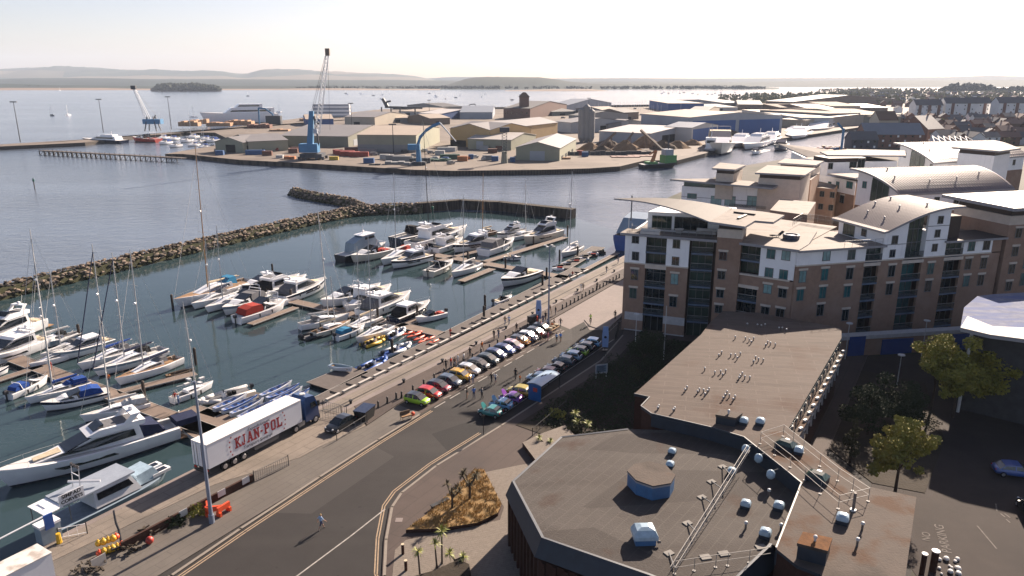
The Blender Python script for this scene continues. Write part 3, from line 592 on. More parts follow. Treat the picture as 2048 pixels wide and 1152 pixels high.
def barrel(label, hi0, hi1, lo0, lo1, zh, zl, n=12, ribs=44, ends=True, glassend=True):
 t = thing('curved_roof_block', label, 'apartment block')
 H0, H1, L0, L1 = P(*hi0, zh), P(*hi1, zh), P(*lo0, zl), P(*lo1, zl)
 def pt(s, u):
  a = H0.lerp(H1, s); b = L0.lerp(L1, s); p = a.lerp(b, u); p.z = zl + (zh - zl) * math.cos(u * math.pi / 2) ** .85 if u < 1 else zl
  return p
 m = MB(); r0 = [pt(0, i / n) for i in range(n + 1)]; r1 = [pt(1, i / n) for i in range(n + 1)]
 m.add(r0 + r1, [(i, i + 1, n + 2 + i, n + 1 + i) for i in range(n)], 1)
 d = Vector((0, 0, .45)); l0 = [p - d for p in r0]; l1 = [p - d for p in r1]
 m.add(r0 + l0, [(i, n + 1 + i, n + 2 + i, i + 1) for i in range(n)], 0); m.add(r1 + l1, [(i, i + 1, n + 2 + i, n + 1 + i) for i in range(n)], 0)
 m.add(l0 + l1, [(i, n + 1 + i, n + 2 + i, i + 1) for i in range(n)], 0); m.quad(r0[-1], l0[-1], l1[-1], r1[-1]); m.quad(r0[0], r1[0], l1[0], l0[0])
 for j in range(1, ribs): m.path([pt(j / ribs, i / n) + Vector((0, 0, .03)) for i in range(n + 1)], .035, 3, 1)
 rf = m.build('curved_roof', [fasc, ribroof], t)
 for sx, ux in ((.12, .6), (.35, .75), (.6, .7), (.85, .55), (.2, .25)):
  p = pt(sx, ux); m = MB(); m.tube(p, p + Vector((0, 0, .45)), .14); m.dome(p + Vector((0, 0, .45)), .28, .2); m.build('roof_vent', fasc, rf)
 ins = .05
 q0 = [pt(ins, .06 + .92 * i / n) for i in range(n + 1)]; q1 = [pt(1 - ins, .06 + .92 * i / n) for i in range(n + 1)]
 m = MB(); nn = n + 1
 for q in (q0, q1): m.add([p - d for p in q] + [Vector((p.x, p.y, -1.2)) for p in q], [(i, nn + i, nn + i + 1, i + 1) for i in range(n)])
 m.quad(q0[-1] - d, q1[-1] - d, Vector((q1[-1].x, q1[-1].y, -1.2)), Vector((q0[-1].x, q0[-1].y, -1.2))); m.quad(q0[0] - d, Vector((q0[0].x, q0[0].y, -1.2)), Vector((q1[0].x, q1[0].y, -1.2)), q1[0] - d)
 m.build('white_wall', render_w, t)
 We = Wall((q0[0].x, q0[0].y), (q0[-1].x, q0[-1].y), t); g = We.L
 m = MB(); k = 6
 for i in range(k):
  a, b = .32 + .36 * i / k, .32 + .36 * (i + 1) / k
  za = pt(0, .06 + .92 * a).z - 1.0; zb = pt(0, .06 + .92 * b).z - 1.0
  vs = [We.pt(a * g, zh - 7, .08), We.pt(b * g, zh - 7, .08), We.pt(b * g, zb, .08), We.pt(a * g, za, .08)]
  m.add(vs, [(0, 1, 2, 3)]);
 gl = m.build('tall_glazing', glassg, t)
 m = MB(); [We.box(m, (.32 + .36 * i / 3) * g - .05, (.32 + .36 * i / 3) * g + .05, zh - 7, zh - 2.2, .08, .14) for i in range(4)]; m.build('mullions', framem, gl)
 We.window(.16 * g, zh - 3.6, 1.0, 1.4, glasst); We.window(.85 * g, zl - 1.6, 1.1, 1.4, glassd)
 Wf = Wall((q0[-1].x, q0[-1].y), (q1[-1].x, q1[-1].y), t)
 for i in range(5): Wf.window(Wf.L * (.12 + .19 * i), zl - 2.0, 1.3, 1.6, glassd)
 m = MB(); We.box(m, 0, g, -1.2, zh - 8.5, 0, .1); Wf.box(m, 0, Wf.L, -1.2, zh - 8.5, 0, .1); m.build('brick_wall', brick, t)
 return t
barrel('block with the largest ribbed curved roof in the middle of the rear row', (1700, 336), (1945, 330), (1800, 388), (2030, 377), 22.0, 17.8)
barrel('furthest block with a ribbed curved roof half hidden behind a white stair tower', (1787, 285), (1978, 280), (1868, 326), (2060, 310), 22.5, 18.4)
t = pent('white rear tower with dark clerestory before the furthest curved roof', [(1903, 294), (2000, 302), (2042, 296), (2010, 288), (1950, 287)], 24.5, [(1918, 300), (1990, 306), (2022, 301), (1990, 294), (1940, 294)], -1, (render_w, flatroof))
t, W = simple_block('apartment_block', 'white block with curved canopy in the rear row', 'apartment block', (P(1656, 325, 19.5)[:2], P(1795, 322, 19.5)[:2]), 14, 19.5, (render_w, flatroof))
slab('flat_roof', [P(1640, 303, 21), P(1655, 310, 21), P(1812, 311, 21), P(1810, 301, 21), P(1700, 298, 21)], .4, [fasc, flatroof], t)
m = MB(); W.box(m, .5, 12, 19.5, 20.6, -8, -.4); m.build('clerestory', darkbrown, t)
for px, py in ((1661, 332), (1706, 330), (1722, 328)): q, z = W.sz(px, py); W.window(q, z, 1.3 + .8 * (px > 1700), 1.6 + 1.2 * (px > 1715), glassd)
t = thing('pitched_roof_block', 'rear block with a brown pitched sheet roof pointing at the channel', 'apartment block')
slab('pitched_roof', [P(1556, 287, 20), P(1634, 322, 17.5), P(1665, 312, 19), P(1668, 300, 20)], .4, [fasc, flatroof], t)
coreprism('wall', [P(1583, 303, 17), P(1628, 324, 17), P(1660, 318, 17), P(1655, 300, 17)], -1, 17.0, [render_w, render_w], t)
t, W = simple_block('apartment_block', 'low white and brick block with teal windows left of the largest curved roof', 'apartment block', (P(1640, 352, 15.5)[:2], P(1712, 366, 15.5)[:2]), 10, 15.5, (brick, flatroof))
slab('flat_roof', [P(1655, 347, 17), P(1710, 356, 17), P(1728, 352, 17), P(1727, 347, 17), P(1700, 346, 17)], .4, [fasc, flatroof], t)
m = MB(); W.box(m, 0, W.L, 12.2, 15.9, 0, .12); m.build('white_wall', render_w, t)
for px in (1660, 1676, 1700): q, z = W.sz(px, 370); W.window(q, z, 1.2 + 1.2 * (px > 1690), 1.7, glasst, proud=.12)
for px in (1660, 1684): q, z = W.sz(px, 398); W.window(q, z, 1.6, 2.0, glassd, lintel=LN, proud=.02)
# ============================================================ civic building in the foreground
felt = mt('roof_felt', (.172, .15, .135), .9, .1, .5, bump=.35, bscale=6, world=True)
overlay(felt, (.115, .095, .085), 'noise', .16, .45, .7, amt=.8, rot=-.5, stretch=(.4, 1.6, 1))
overlay(felt, (.27, .24, .21), 'brick', .28, .9, .99, rot=-.92, amt=.4)
overlay(felt, (.09, .075, .068), 'cells', .22, .6, .62, rot=-.92, stretch=(.35, 1.2, 1), amt=.5)
overlay(felt, (.11, .055, .035), 'noise', .22, .6, .72, amt=.7)
felt2 = mt('long_roof_felt', (.245, .19, .16), .9, .08, .6, bump=.3, bscale=6, world=True)
overlay(felt2, (.17, .13, .11), 'noise', .35, .5, .72, amt=.8, rot=.2, stretch=(.25, 2.2, 1))
overlay(felt2, (.15, .07, .04), 'noise', .13, .54, .68, amt=.75, detail=6)
overlay(felt2, (.36, .29, .25), 'brick', .2, .9, .99, rot=.25, amt=.45)
overlay(felt2, (.12, .09, .08), 'noise', .9, .6, .75, rot=.25, stretch=(.12, 2.5, 1), amt=.6)
felt3 = mt('stained_roof_felt', (.2, .16, .135), .9, .12, .6, bump=.35, bscale=5, world=True)
overlay(felt3, (.16, .075, .035), 'noise', .3, .5, .62, amt=.85, detail=7)
overlay(felt3, (.09, .075, .065), 'noise', .2, .56, .68, amt=.7, detail=6)
rustm = mt('rusty_moss_felt', (.2, .09, .035), .95, .3, 1.5, bump=.3, world=True)
bluefas = mt('dark_blue_fascia', (.022, .034, .055), .55, .2, 1, world=True)
lantblue = mt('blue_lantern_panel', (.05, .13, .27), .5, .2, .8, world=True)
darkbrick = mt('dark_red_brick', (.10, .045, .032), .9, .2, 2, bump=.3, world=True)
dome_m = mt('rooflight_dome', (.32, .42, .5), .25, .15, 2)
whitecap = mt('white_vent_cap', (.5, .5, .5), .5, .1, 3)
ventpipe = mt('dark_vent_pipe', (.12, .1, .09), .7, .2, 3)
galv = mt('galvanised_steel', (.2, .19, .18), .6, .15, 3, spec=.3)
ZR, ZU = 7.0, 8.4
cb = thing('civic_building', 'big brick civic building with octagonal felt roof and dark blue fascia', 'building')
oc = [P(1024, 963, ZR), P(1122, 874, ZR), P(1256, 858, ZR), Vector((20.5, 69.5, ZR)), Vector((28, 62, ZR)), Vector((26, 48.5, ZR)), P(1545, 1090, ZR), Vector((14.0, 43.6, ZR)), P(1298, 1152, ZR), P(1083, 1077, ZR)]
def lower(p, d): return Vector((p.x, p.y, p.z - d))
A_, B_, C_, D_, E_ = oc[0], oc[1], oc[2], oc[9], oc[8]
A_, B_ = P(1024, 963, ZR - .5), P(1122, 874, ZR - .55)
m = MB(); m.add([C_, D_, A_, B_], [(0, 3, 2, 1)][:1]); m.add([C_] + oc[3:8] + [E_, D_], [tuple(range(8))[::-1]])
o = m.build('roof', felt, cb)
for pl in o.data.polygons:
 if pl.normal.z < 0: o.data.flip_normals(); break
ring = [A_, B_, C_, oc[3], oc[4], oc[5], oc[6], oc[7], E_, D_]
cen = sum(ring, Vector()) / len(ring)
def outp(p, k, dz): d = (p - cen); d.z = 0; d.normalize(); return Vector((p.x + d.x * k, p.y + d.y * k, p.z + dz))
for (a, b) in ((A_, B_), (D_, A_), (E_, D_), (oc[7], E_), (B_, C_), (oc[6], oc[7])):
 m = MB(); t1, t2 = outp(a, .0, .09), outp(b, .0, .09); l1, l2 = outp(a, .62, -1.5), outp(b, .62, -1.5)
 m.add([t1, t2, l2, l1, outp(a, -.25, .06), outp(b, -.25, .06), outp(a, .1, -1.5), outp(b, .1, -1.5)], [(0, 1, 2, 3), (1, 0, 4, 5), (3, 2, 7, 6)])
 m.build('fascia', bluefas, cb)
m = MB(); pw = [outp(p, .25, 0) for p in ring]; m.prism([p[:2] for p in pw], 0, ZR - 1.9, 0)
m.build('brick_wall', darkbrick, cb)
m = MB()
for a, b in ((D_, A_), (E_, D_), (A_, B_)):
 a, b = outp(a, .25, 0), outp(b, .25, 0)
 for k in range(9):
  q = a.lerp(b, (k + .5) / 9); d = (b - a).normalized(); m.cbox((q.x, q.y, 2.6), .28, .5, 5.0, rz=math.atan2(d.y, d.x))
o = m.build('brick_piers', darkbrick, cb); o['kind'] = 'stuff'
lz = ZR + 1.45
lt = [P(1254, 941, lz), P(1268, 928, lz), P(1300, 922, lz), P(1333, 931, lz), P(1351, 950, lz), P(1342, 966, lz), P(1306, 972, lz), P(1272, 960, lz)]
lan = bpy.data.objects.new('roof_lantern', None); C.objects.link(lan); lan.parent = cb
lc = sum(lt, Vector()) / 8
m = MB(); m.prism([(lc + (p - lc) * .97)[:2] for p in lt], ZR - .3, lz - .12); m.build('lantern_wall', lantblue, lan)
m = MB(); m.prism([(lc + (p - lc) * .985)[:2] for p in lt], lz - .3, lz - .14); m.build('white_trim', fasc, lan)
m = MB(); m.prism([p[:2] for p in lt], lz - .12, lz, 0, 1); m.build('lantern_roof', [bluefas, felt3], lan)
up = [P(*q, ZU) for q in [(1268, 788), (1299, 795), (1282, 813), (1303, 828), (1420, 855), (1488, 875), (1603, 967), (1552, 1097), (1594, 1131), (1641, 1149), (1680, 1190), (1800, 1230), (1833, 994), (1738, 973), (1577, 857), (1683, 676), (1683, 656), (1515, 625), (1445, 622), (1420, 645), (1402, 669)]]
long_ = up[:5] + [up[5], P(1500, 835, ZU)] 
cu = thing('civic_hall', 'long flat roofed wing dotted with small vent pipes', 'building')
m = MB(); m.prism([p[:2] for p in up[:6]] + [P(1577, 857, ZU)[:2]] + [p[:2] for p in up[15:]], ZU - .25, ZU, 1, 0); m.build('roof', [felt2, bluefas], cu)
m = MB(); m.prism([p[:2] for p in up[5:15]], ZU - .251, ZU - .003, 1, 0); m.build('stained_roof', [felt3, bluefas], cu)
cc = Vector((29, 78, 0))
def inset(p, k): d = cc - p; d.z = 0; d.normalize(); return (p.x + d.x * k, p.y + d.y * k)
m = MB(); m.prism([inset(p, .12) for p in up[:6]] + [inset(P(1577, 857, ZU), .1)] + [inset(p, .25) for p in up[15:]], -.5, ZU - .25, 0)
m.build('brick_wall', darkbrick, cu)
m = MB(); m.prism([(lambda p: (p.x, p.y))(p + (Vector((27, 57, 0)) - Vector((p.x, p.y, 0))).normalized() * .12) for p in up[5:15]], -.5, ZU - .26, 0); m.build('brick_wall', darkbrick, cu)
for a, b in zip(up[3:7], up[4:8]):
 d = (b - a).normalized(); W = Wall((a.x, a.y), (b.x, b.y), cu); m = MB(); W.box(m, 0, W.L, ZR, ZU - .26, -.1, -.02 if False else .03); m.build('dark_band', bluefas, cu)
m = MB(); m.path([p + Vector((0, 0, .05)) for p in up[0:8]], .09, 4); m.build('roof_trim', bluefas, cu)
Wr = Wall(P(1577, 857, ZU)[:2], P(1683, 676, ZU)[:2], cu)
m = MB(); Wr.box(m, 0, Wr.L, 6.9, ZU - .3, -.2, .06); m.build('clerestory', glassd, cu)
m = MB(); Wr.box(m, 0, Wr.L, 6.5, 6.7, -.2, .7); m.build('ledge', felt3, cu)
for k in range(14):
 q = 1.4 + k * (Wr.L - 2.5) / 13
 m = MB(); Wr.box(m, q - .1, q + .1, 6.9, ZU - .32, 0, .12); m.build('mullion', galv, cu)
 m = MB(); Wr.box(m, q - .45, q + .45, 3.6, 4.9, 0, .35); w_ = m.build('window', whitecap, cu)
 m = MB(); Wr.box(m, q - .38, q + .38, 3.68, 4.82, .0, .37); m.build('pane', glassd, w_)
 m = MB(); p0 = Wr.pt(q + .4, 6.71, .5); m.cbox(p0 + Vector((0, 0, .12)), .5, .25, .25, rz=.7); m.build('ledge_lamp', whitecap, cu)
m = MB(); Wr.box(m, -1, Wr.L + 1, -.5, 5.5, .0, .02)
vroot = thing('roof_vent', 'x', 'vent', P(1470, 680, ZU), 0)
m = MB(); m.tube((0, 0, 0), (0, 0, .36), .065, n=7); m.build('pipe', ventpipe, vroot)
m = MB(); m.tube((0, 0, .36), (0, 0, .46), .11, .11, n=8); m.dome((0, 0, .46), .11, .06); m.build('cap', whitecap, vroot)
VR = {0: [(1080, 268), (1160, 275), (1190, 280), (1220, 272), (1330, 300), (1355, 300), (1388, 312)],
      1: [(985, 370), (1065, 378), (1095, 390), (1110, 408), (1130, 380), (1225, 432), (1240, 408), (1262, 418), (1300, 428)],
      2: [(878, 490), (855, 513), (950, 510), (985, 512), (1000, 535), (1025, 500), (1130, 563), (1145, 530), (1168, 545), (1205, 550)],
      3: [(745, 620), (825, 650), (870, 643), (885, 668), (910, 637), (1015, 693), (1040, 657), (1060, 685), (1100, 690), (1022, 676)],
      4: [(605, 768), (590, 788), (702, 786), (688, 803), (735, 792), (745, 824), (778, 782), (765, 800), (890, 853), (920, 806), (905, 830), (938, 832), (983, 842), (968, 864)],
      5: [(383, 918), (375, 932), (508, 936), (497, 948)]}
VL = {0: 'small vent pipe in the shaded far row of the long roof', 1: 'small white capped vent pipe in the furthest sunlit row of the long roof', 2: 'small white capped vent pipe in the second sunlit row of the long roof',
      3: 'small white capped vent pipe in the middle row of the long roof', 4: 'small white capped vent pipe in the crowded row near the brown roof box', 5: 'small white capped vent pipe by the near left roof edge'}
first = True
for k, L_ in VR.items():
 for a, b in L_:
  loc = P(1220 + a * .2539, 580 + (b + 18) * .2539, ZU)
  if first: vroot.location = loc; vroot['label'] = VL[k]; vroot['group'] = 'roof vents row %d' % k; first = False
  else: dup(vroot, loc, 0, VL[k], 'roof vents row %d' % k)
def rooflight(px, py, z, s, label, rz=-.5):
 t = thing('rooflight', label, 'rooflight', P(px, py, z), rz)
 MB().box(-s * .55, s * .55, -s * .55, s * .55, 0, s * .42).build('kerb', bluefas, t)
 m = MB(); m.loft([[(sx * r, sy * r, z_) for sx, sy in ((-1, -.7), (-.7, -1), (.7, -1), (1, -.7), (1, .7), (.7, 1), (-.7, 1), (-1, .7))] for r, z_ in ((s * .58, s * .42), (s * .58, s * .6), (s * .5, s * .85), (s * .3, s * .98), (s * .05, s * 1.02))])
 m.build('dome', dome_m, t, smooth=False); return t
RL = [(1344, 908, ZR, .62, 'white domed rooflight near the dark band in the far middle of the octagonal roof'), (1340, 934, ZR, .62, 'white domed rooflight right behind the blue octagonal lantern'),
      (1463, 948, ZR, .65, 'white domed rooflight partly under the sloping steel gantry'), (1491, 1015, ZR, .72, 'white domed rooflight alone right of the sloping gantry'),
      (1557, 1019, ZR, .75, 'white domed rooflight in the shadow of the roof guard rail'), (1530, 1074, ZR, .78, 'white domed rooflight nearest the rust stained roof edge'),
      (1487, 848, ZU, .75, 'white domed rooflight beside the brown roof box'), (1520, 849, ZU, .75, 'white domed rooflight right of the one by the brown box'),
      (1597, 907, ZU, .72, 'white domed rooflight inside the guard rail enclosure'), (1684, 1045, ZU, .82, 'white domed rooflight outside the end of the guard rail')]
for a in RL: rooflight(*a)
for px, py, lab in ((1571, 896, 'grey glazed roof hatch at the far end of the guard rail enclosure'), (1634, 961, 'grey glazed roof hatch at the near end of the guard rail enclosure')):
 t = thing('roof_hatch', lab, 'roof hatch', P(px, py, ZU), -.75)
 MB().box(-.85, .85, -.6, .6, 0, .5).build('curb', bluefas, t); m = MB(); m.loft([[(-.9, -.65, .5), (.9, -.65, .5), (.9, .65, .5), (-.9, .65, .5)], [(-.5, -.35, .8), (.5, -.35, .8), (.5, .35, .8), (-.5, .35, .8)]]); m.build('glazed_lid', glassg, t)
 MB().box(-.2, .2, .2, .5, .62, .82).build('handle', whitecap, t)
t = thing('ventilation_cowl', 'large white and blue roof ventilation cowl on the octagonal roof', 'cowl', P(1288, 1082, ZR), .05)
MB().box(-.8, .8, -.65, .65, 0, .55).build('base', lantblue, t)
m = MB(); m.loft([[(-.95, -.75, .5), (.95, -.75, .5), (.95, .75, .5), (-.95, .75, .5)], [(-.95, -.75, .8), (.95, -.75, .8), (.95, .75, .8), (-.95, .75, .8)], [(-.7, -.5, 1.25), (.7, -.5, 1.25), (.7, .6, 1.25), (-.7, .6, 1.25)], [(-.3, -.2, 1.4), (.3, -.2, 1.4), (.3, .3, 1.4), (-.3, .3, 1.4)]]); m.build('hood', dome_m, t)
m = MB(); m.tube((.9, -.6, .3), (1.15, -.6, .3), .12); m.build('motor', ventpipe, t)
def roofbox(name, label, pxs, z, h, th=.25, m1=felt3, m2=rustm):
 t = thing(name, label, 'roof housing'); q = [P(a, b, z + h) for a, b in pxs]; c = sum(q, Vector()) / 4; c.z = 0
 m = MB(); m.prism([(c + (Vector((p.x, p.y, 0)) - c) * .94)[:2] for p in q], z - .1, z + h - th); m.build('housing', bluefas, t)
 m = MB(); m.prism([p[:2] for p in q], z + h - th, z + h, 0, 1); l = m.build('lid', [m1, m2], t)
 m = MB(); cz = Vector((c.x, c.y, z + h)); m.tube(cz, cz + Vector((0, 0, .25)), .09); m.ball(cz + Vector((0, 0, .32)), .16); m.build('vent_knob', whitecap, l)
roofbox('roof_housing', 'low brown felted box on the long roof by the domes', [(1431, 829), (1472, 836), (1485, 826), (1441, 819)], ZU, 1.0, m2=felt3)
roofbox('roof_housing', 'rust coloured felted box near the bottom of the picture', [(1594, 1086), (1656, 1102), (1665, 1076), (1606, 1063)], ZU, 1.3)
t = thing('roof_pipe', 'tall dark flue pipe at the end of the guard rail', 'pipe', P(1706, 1021, ZU)); m = MB(); m.tube((0, 0, 0), (0, 0, 1.6), .12, n=8); m.build('flue', ventpipe, t); m = MB(); m.tube((0, 0, 0), (0, 0, .12), .25, n=8); m.build('collar', whitecap, t)
for px, py, z, lab in ((1724, 1060, ZU, 'short white capped pipe right of the near dome on the stained roof'), (1714, 1092, ZU, 'short white capped pipe nearest the bottom edge on the stained roof'), (1491, 1058, ZR, 'short white capped pipe between two domes on the octagonal roof'), (1537, 992, ZR, 'short white pipe standing in the shade under the upper roof edge'), (1561, 1062, ZR, 'square dark post at the edge of the upper roof')):
 dup(vroot, P(px, py, z), 0, lab, None, scale=1.35).pop('group', None) if False else None
 t = dup(vroot, P(px, py, z), 0, lab, scale=1.4); 
 if 'group' in t.keys(): del t['group']
def guard(name, label, pts, h=1.1, feet=None, post=2.2):
 t = thing(name, label, 'guard rail'); m = MB(); f = 0
 for a, b in zip(pts, pts[1:]):
  L = (b - a).length; k = max(1, round(L / post)); up_ = Vector((0, 0, h))
  m2 = MB(); m2.tube(a + up_, b + up_, .024, n=4); m2.tube(a + up_ * .5, b + up_ * .5, .02, n=4); m2.build('rail', galv, t)
  for i in range(k):
   q = a.lerp(b, i / k); m3 = MB(); m3.tube(q, q + up_, .024, n=4); m3.tube(q, q + Vector((0, 0, .05)), .14, n=6); m3.build('post', galv, t)
 return t
guard('guard_rail', 'galvanised guard rail enclosure along the upper roof', [P(*q, ZU) for q in [(1520, 888), (1566, 873), (1606, 906), (1675, 962), (1736, 1003), (1676, 1018), (1640, 988), (1580, 935), (1520, 888)]], 1.25)
guard('guard_rail', 'galvanised guard rail at the bottom edge of the octagonal roof', [P(*q, ZR) for q in [(1349, 1148), (1388, 1142), (1431, 1135), (1455, 1132), (1498, 1126), (1540, 1119)]], 1.1)
edgeg = mt('weathered_slab', (.2, .19, .175), .85, .15, 2)
t = thing('roof_gantry', 'long sloping steel gantry rail across the octagonal roof', 'gantry')
ga, gb = P(1497, 893, ZU + .4), P(1345, 1135, ZR + .5)
for off in (-.16, .16):
 d = (gb - ga).normalized(); s = Vector((-d.y, d.x, 0)) * off; m = MB(); m.tube(ga + s, gb + s, .032, n=4); m.tube(ga + s - Vector((0, 0, .35)), gb + s - Vector((0, 0, .35)), .025, n=4); m.build('rail', galv, t)
m = MB()
for i in range(26):
 a = ga.lerp(gb, i / 26); b = ga.lerp(gb, (i + 1) / 26); s = Vector((-(gb - ga).y, (gb - ga).x, 0)).normalized() * .16
 m.tube(a + s, b - s, .018, n=3); m.tube(a - s, b - s - Vector((0, 0, .35)), .018, n=3); m.tube(a + s, b + s - Vector((0, 0, .35)), .018, n=3)
m.build('lacing', galv, t)
for px, py, w_ in ((1445, 934, 3), (1423, 964, 3), (1404, 995, 3), (1375, 1047, 3), (1338, 1107, 3)):
 p = P(px, py, ZR); q = ga.lerp(gb, max(0, min(1, (py + 22 - 893) / 242))); m = MB(); m.cbox(p + Vector((0, 0, .04)), .7, .55, .08, rz=.5); m.build('foot_plate', edgeg, t)
 m = MB(); m.tube(p + Vector((0, 0, .08)), Vector((q.x, q.y, q.z - .35)), .05, n=4); m.build('outrigger', bluefas, t)
for px, py in ((1411, 1115), (1448, 1108), (1522, 1095)): m = MB(); m.cbox(P(px, py, ZR) + Vector((0, 0, .04)), .8, .6, .08, rz=.2); tag(m.build('counterweight', edgeg), 'pale square counterweight slab %s of the bottom guard rail' % {1411: 'left', 1448: 'in the middle', 1522: 'at the right end'}[px], 'counterweight')
for i, (px, py) in enumerate([(1505, 902), (1531, 920), (1556, 952)]):
 t = thing('floodlight', '%s white dish floodlight hanging below the upper roof edge' % ['far', 'middle', 'near'][i], 'floodlight', P(px, py - 12, ZU))
 m = MB(); m.tube((0, 0, .1), (-.6, -.2, 0), .04); m.build('bracket', galv, t); m = MB(); m.ball((-.7, -.25, -.3), .42, sz=1.1); o = m.build('dish', dome_m, t, smooth=True)
t = thing('canopy_building', 'low building with a curved white roof at the right edge', 'building')
zc = 11.5
pts = [P(*q, zc) for q in [(1921, 655), (1980, 669), (2048, 678), (2200, 700), (2200, 590), (2048, 585), (1990, 588), (1955, 592), (1928, 615)]]
slab('canopy_roof', pts, .5, [fasc, mt('shade_tinted_mottled_roof', (.10, .12, .19), .9, .2, .8, spec=.12, world=True, col2=(.2, .21, .27))], t)  # mottled roof darkened to blue in place of the tower's cast shadow
overlay(MATS['shade_tinted_mottled_roof'], (.09, .12, .24), 'noise', .35, .47, .58, amt=.8, stretch=(.5, 2, 1), rot=-.4)
slab('sun_painted_rim', [P(*q, zc + .06) for q in [(1921, 655), (1980, 669), (2048, 678), (2200, 700), (2200, 672), (2048, 655), (1985, 652), (1935, 632)]], .06, [fasc, mt('pale_sun_rim', (.5, .47, .44), .8)], t)  # paler slab puts the sunlit front edge into the colour
coreprism('wall', [P(*q, zc - .5) for q in [(1950, 660), (2200, 706), (2200, 600), (1960, 596)]], -1.4, zc - .6, [mt('shade_darkened_wall', (.05, .05, .052), .9, .2, 1, world=True), felt], t)  # wall grey darkened to stand in for shade under the canopy
m = MB(); p = P(1944, 664, zc - .5); m.tube(Vector((p.x, p.y, -1.4)), p, .2); m.build('column', whitecap, t)
# ============================================================ boats
gel = mt('white_gelcoat', (.52, .52, .53), .22, .05, .7, coat=.3)
gelc = mt('cream_gelcoat', (.48, .44, .37), .3, .08, .7, coat=.2)
gelgrey = mt('grey_hull_paint', (.2, .26, .32), .35, .1, .7)
gelnavy = mt('navy_hull_paint', (.012, .018, .04), .2, .2, .7, coat=.4)
gelblue = mt('blue_hull_paint', (.02, .08, .3), .3, .15, .7)
boot = mt('antifoul_paint', (.02, .025, .035), .7, .2, 1)
bootr = mt('red_antifoul_paint', (.15, .03, .02), .7, .2, 1)
bglass = mt('smoked_boat_glass', (.008, .010, .014), .07, .4, 1, spec=.8)
teak = mt('teak_deck', (.26, .16, .09), .75, .15, 3)
deckg = mt('pale_nonslip_deck', (.42, .41, .4), .7, .08, 2)
chrome = mt('stainless_rail', (.5, .5, .5), .3, .1, 3, metal=.8)
alum = mt('mast_alloy', (.5, .5, .5), .4, .1, 1, metal=.3)
wood = mt('varnished_mast', (.38, .2, .08), .45, .15, 1)
blackp = mt('black_mast', (.015, .015, .017), .4, .2, 1)
CLOTH = {k: mt(k + '_canvas', c, .85, .2, 2, bump=.3) for k, c in dict(blue=(.012, .05, .22), navy=(.012, .018, .05), black=(.012, .012, .014), grey=(.13, .13, .14), cream=(.5, .42, .3), white=(.5, .5, .5), teal=(.02, .16, .3), red=(.3, .03, .02), green=(.02, .1, .07)).items()}
tubew = mt('pale_inflatable_tube', (.45, .47, .5), .55, .1, 2); tubeb = mt('blue_inflatable_tube', (.02, .09, .35), .5, .1, 2)
tubey = mt('yellow_inflatable_tube', (.55, .33, .02), .5, .1, 2); tubeo = mt('orange_kayak_plastic', (.6, .07, .02), .45, .1, 2); tubek = mt('dark_inflatable_tube', (.03, .03, .035), .6, .2, 2)
motorb = mt('outboard_cowl', (.02, .02, .025), .3, .2, 2); redp = mt('red_paint', (.35, .03, .02), .5, .15, 2)
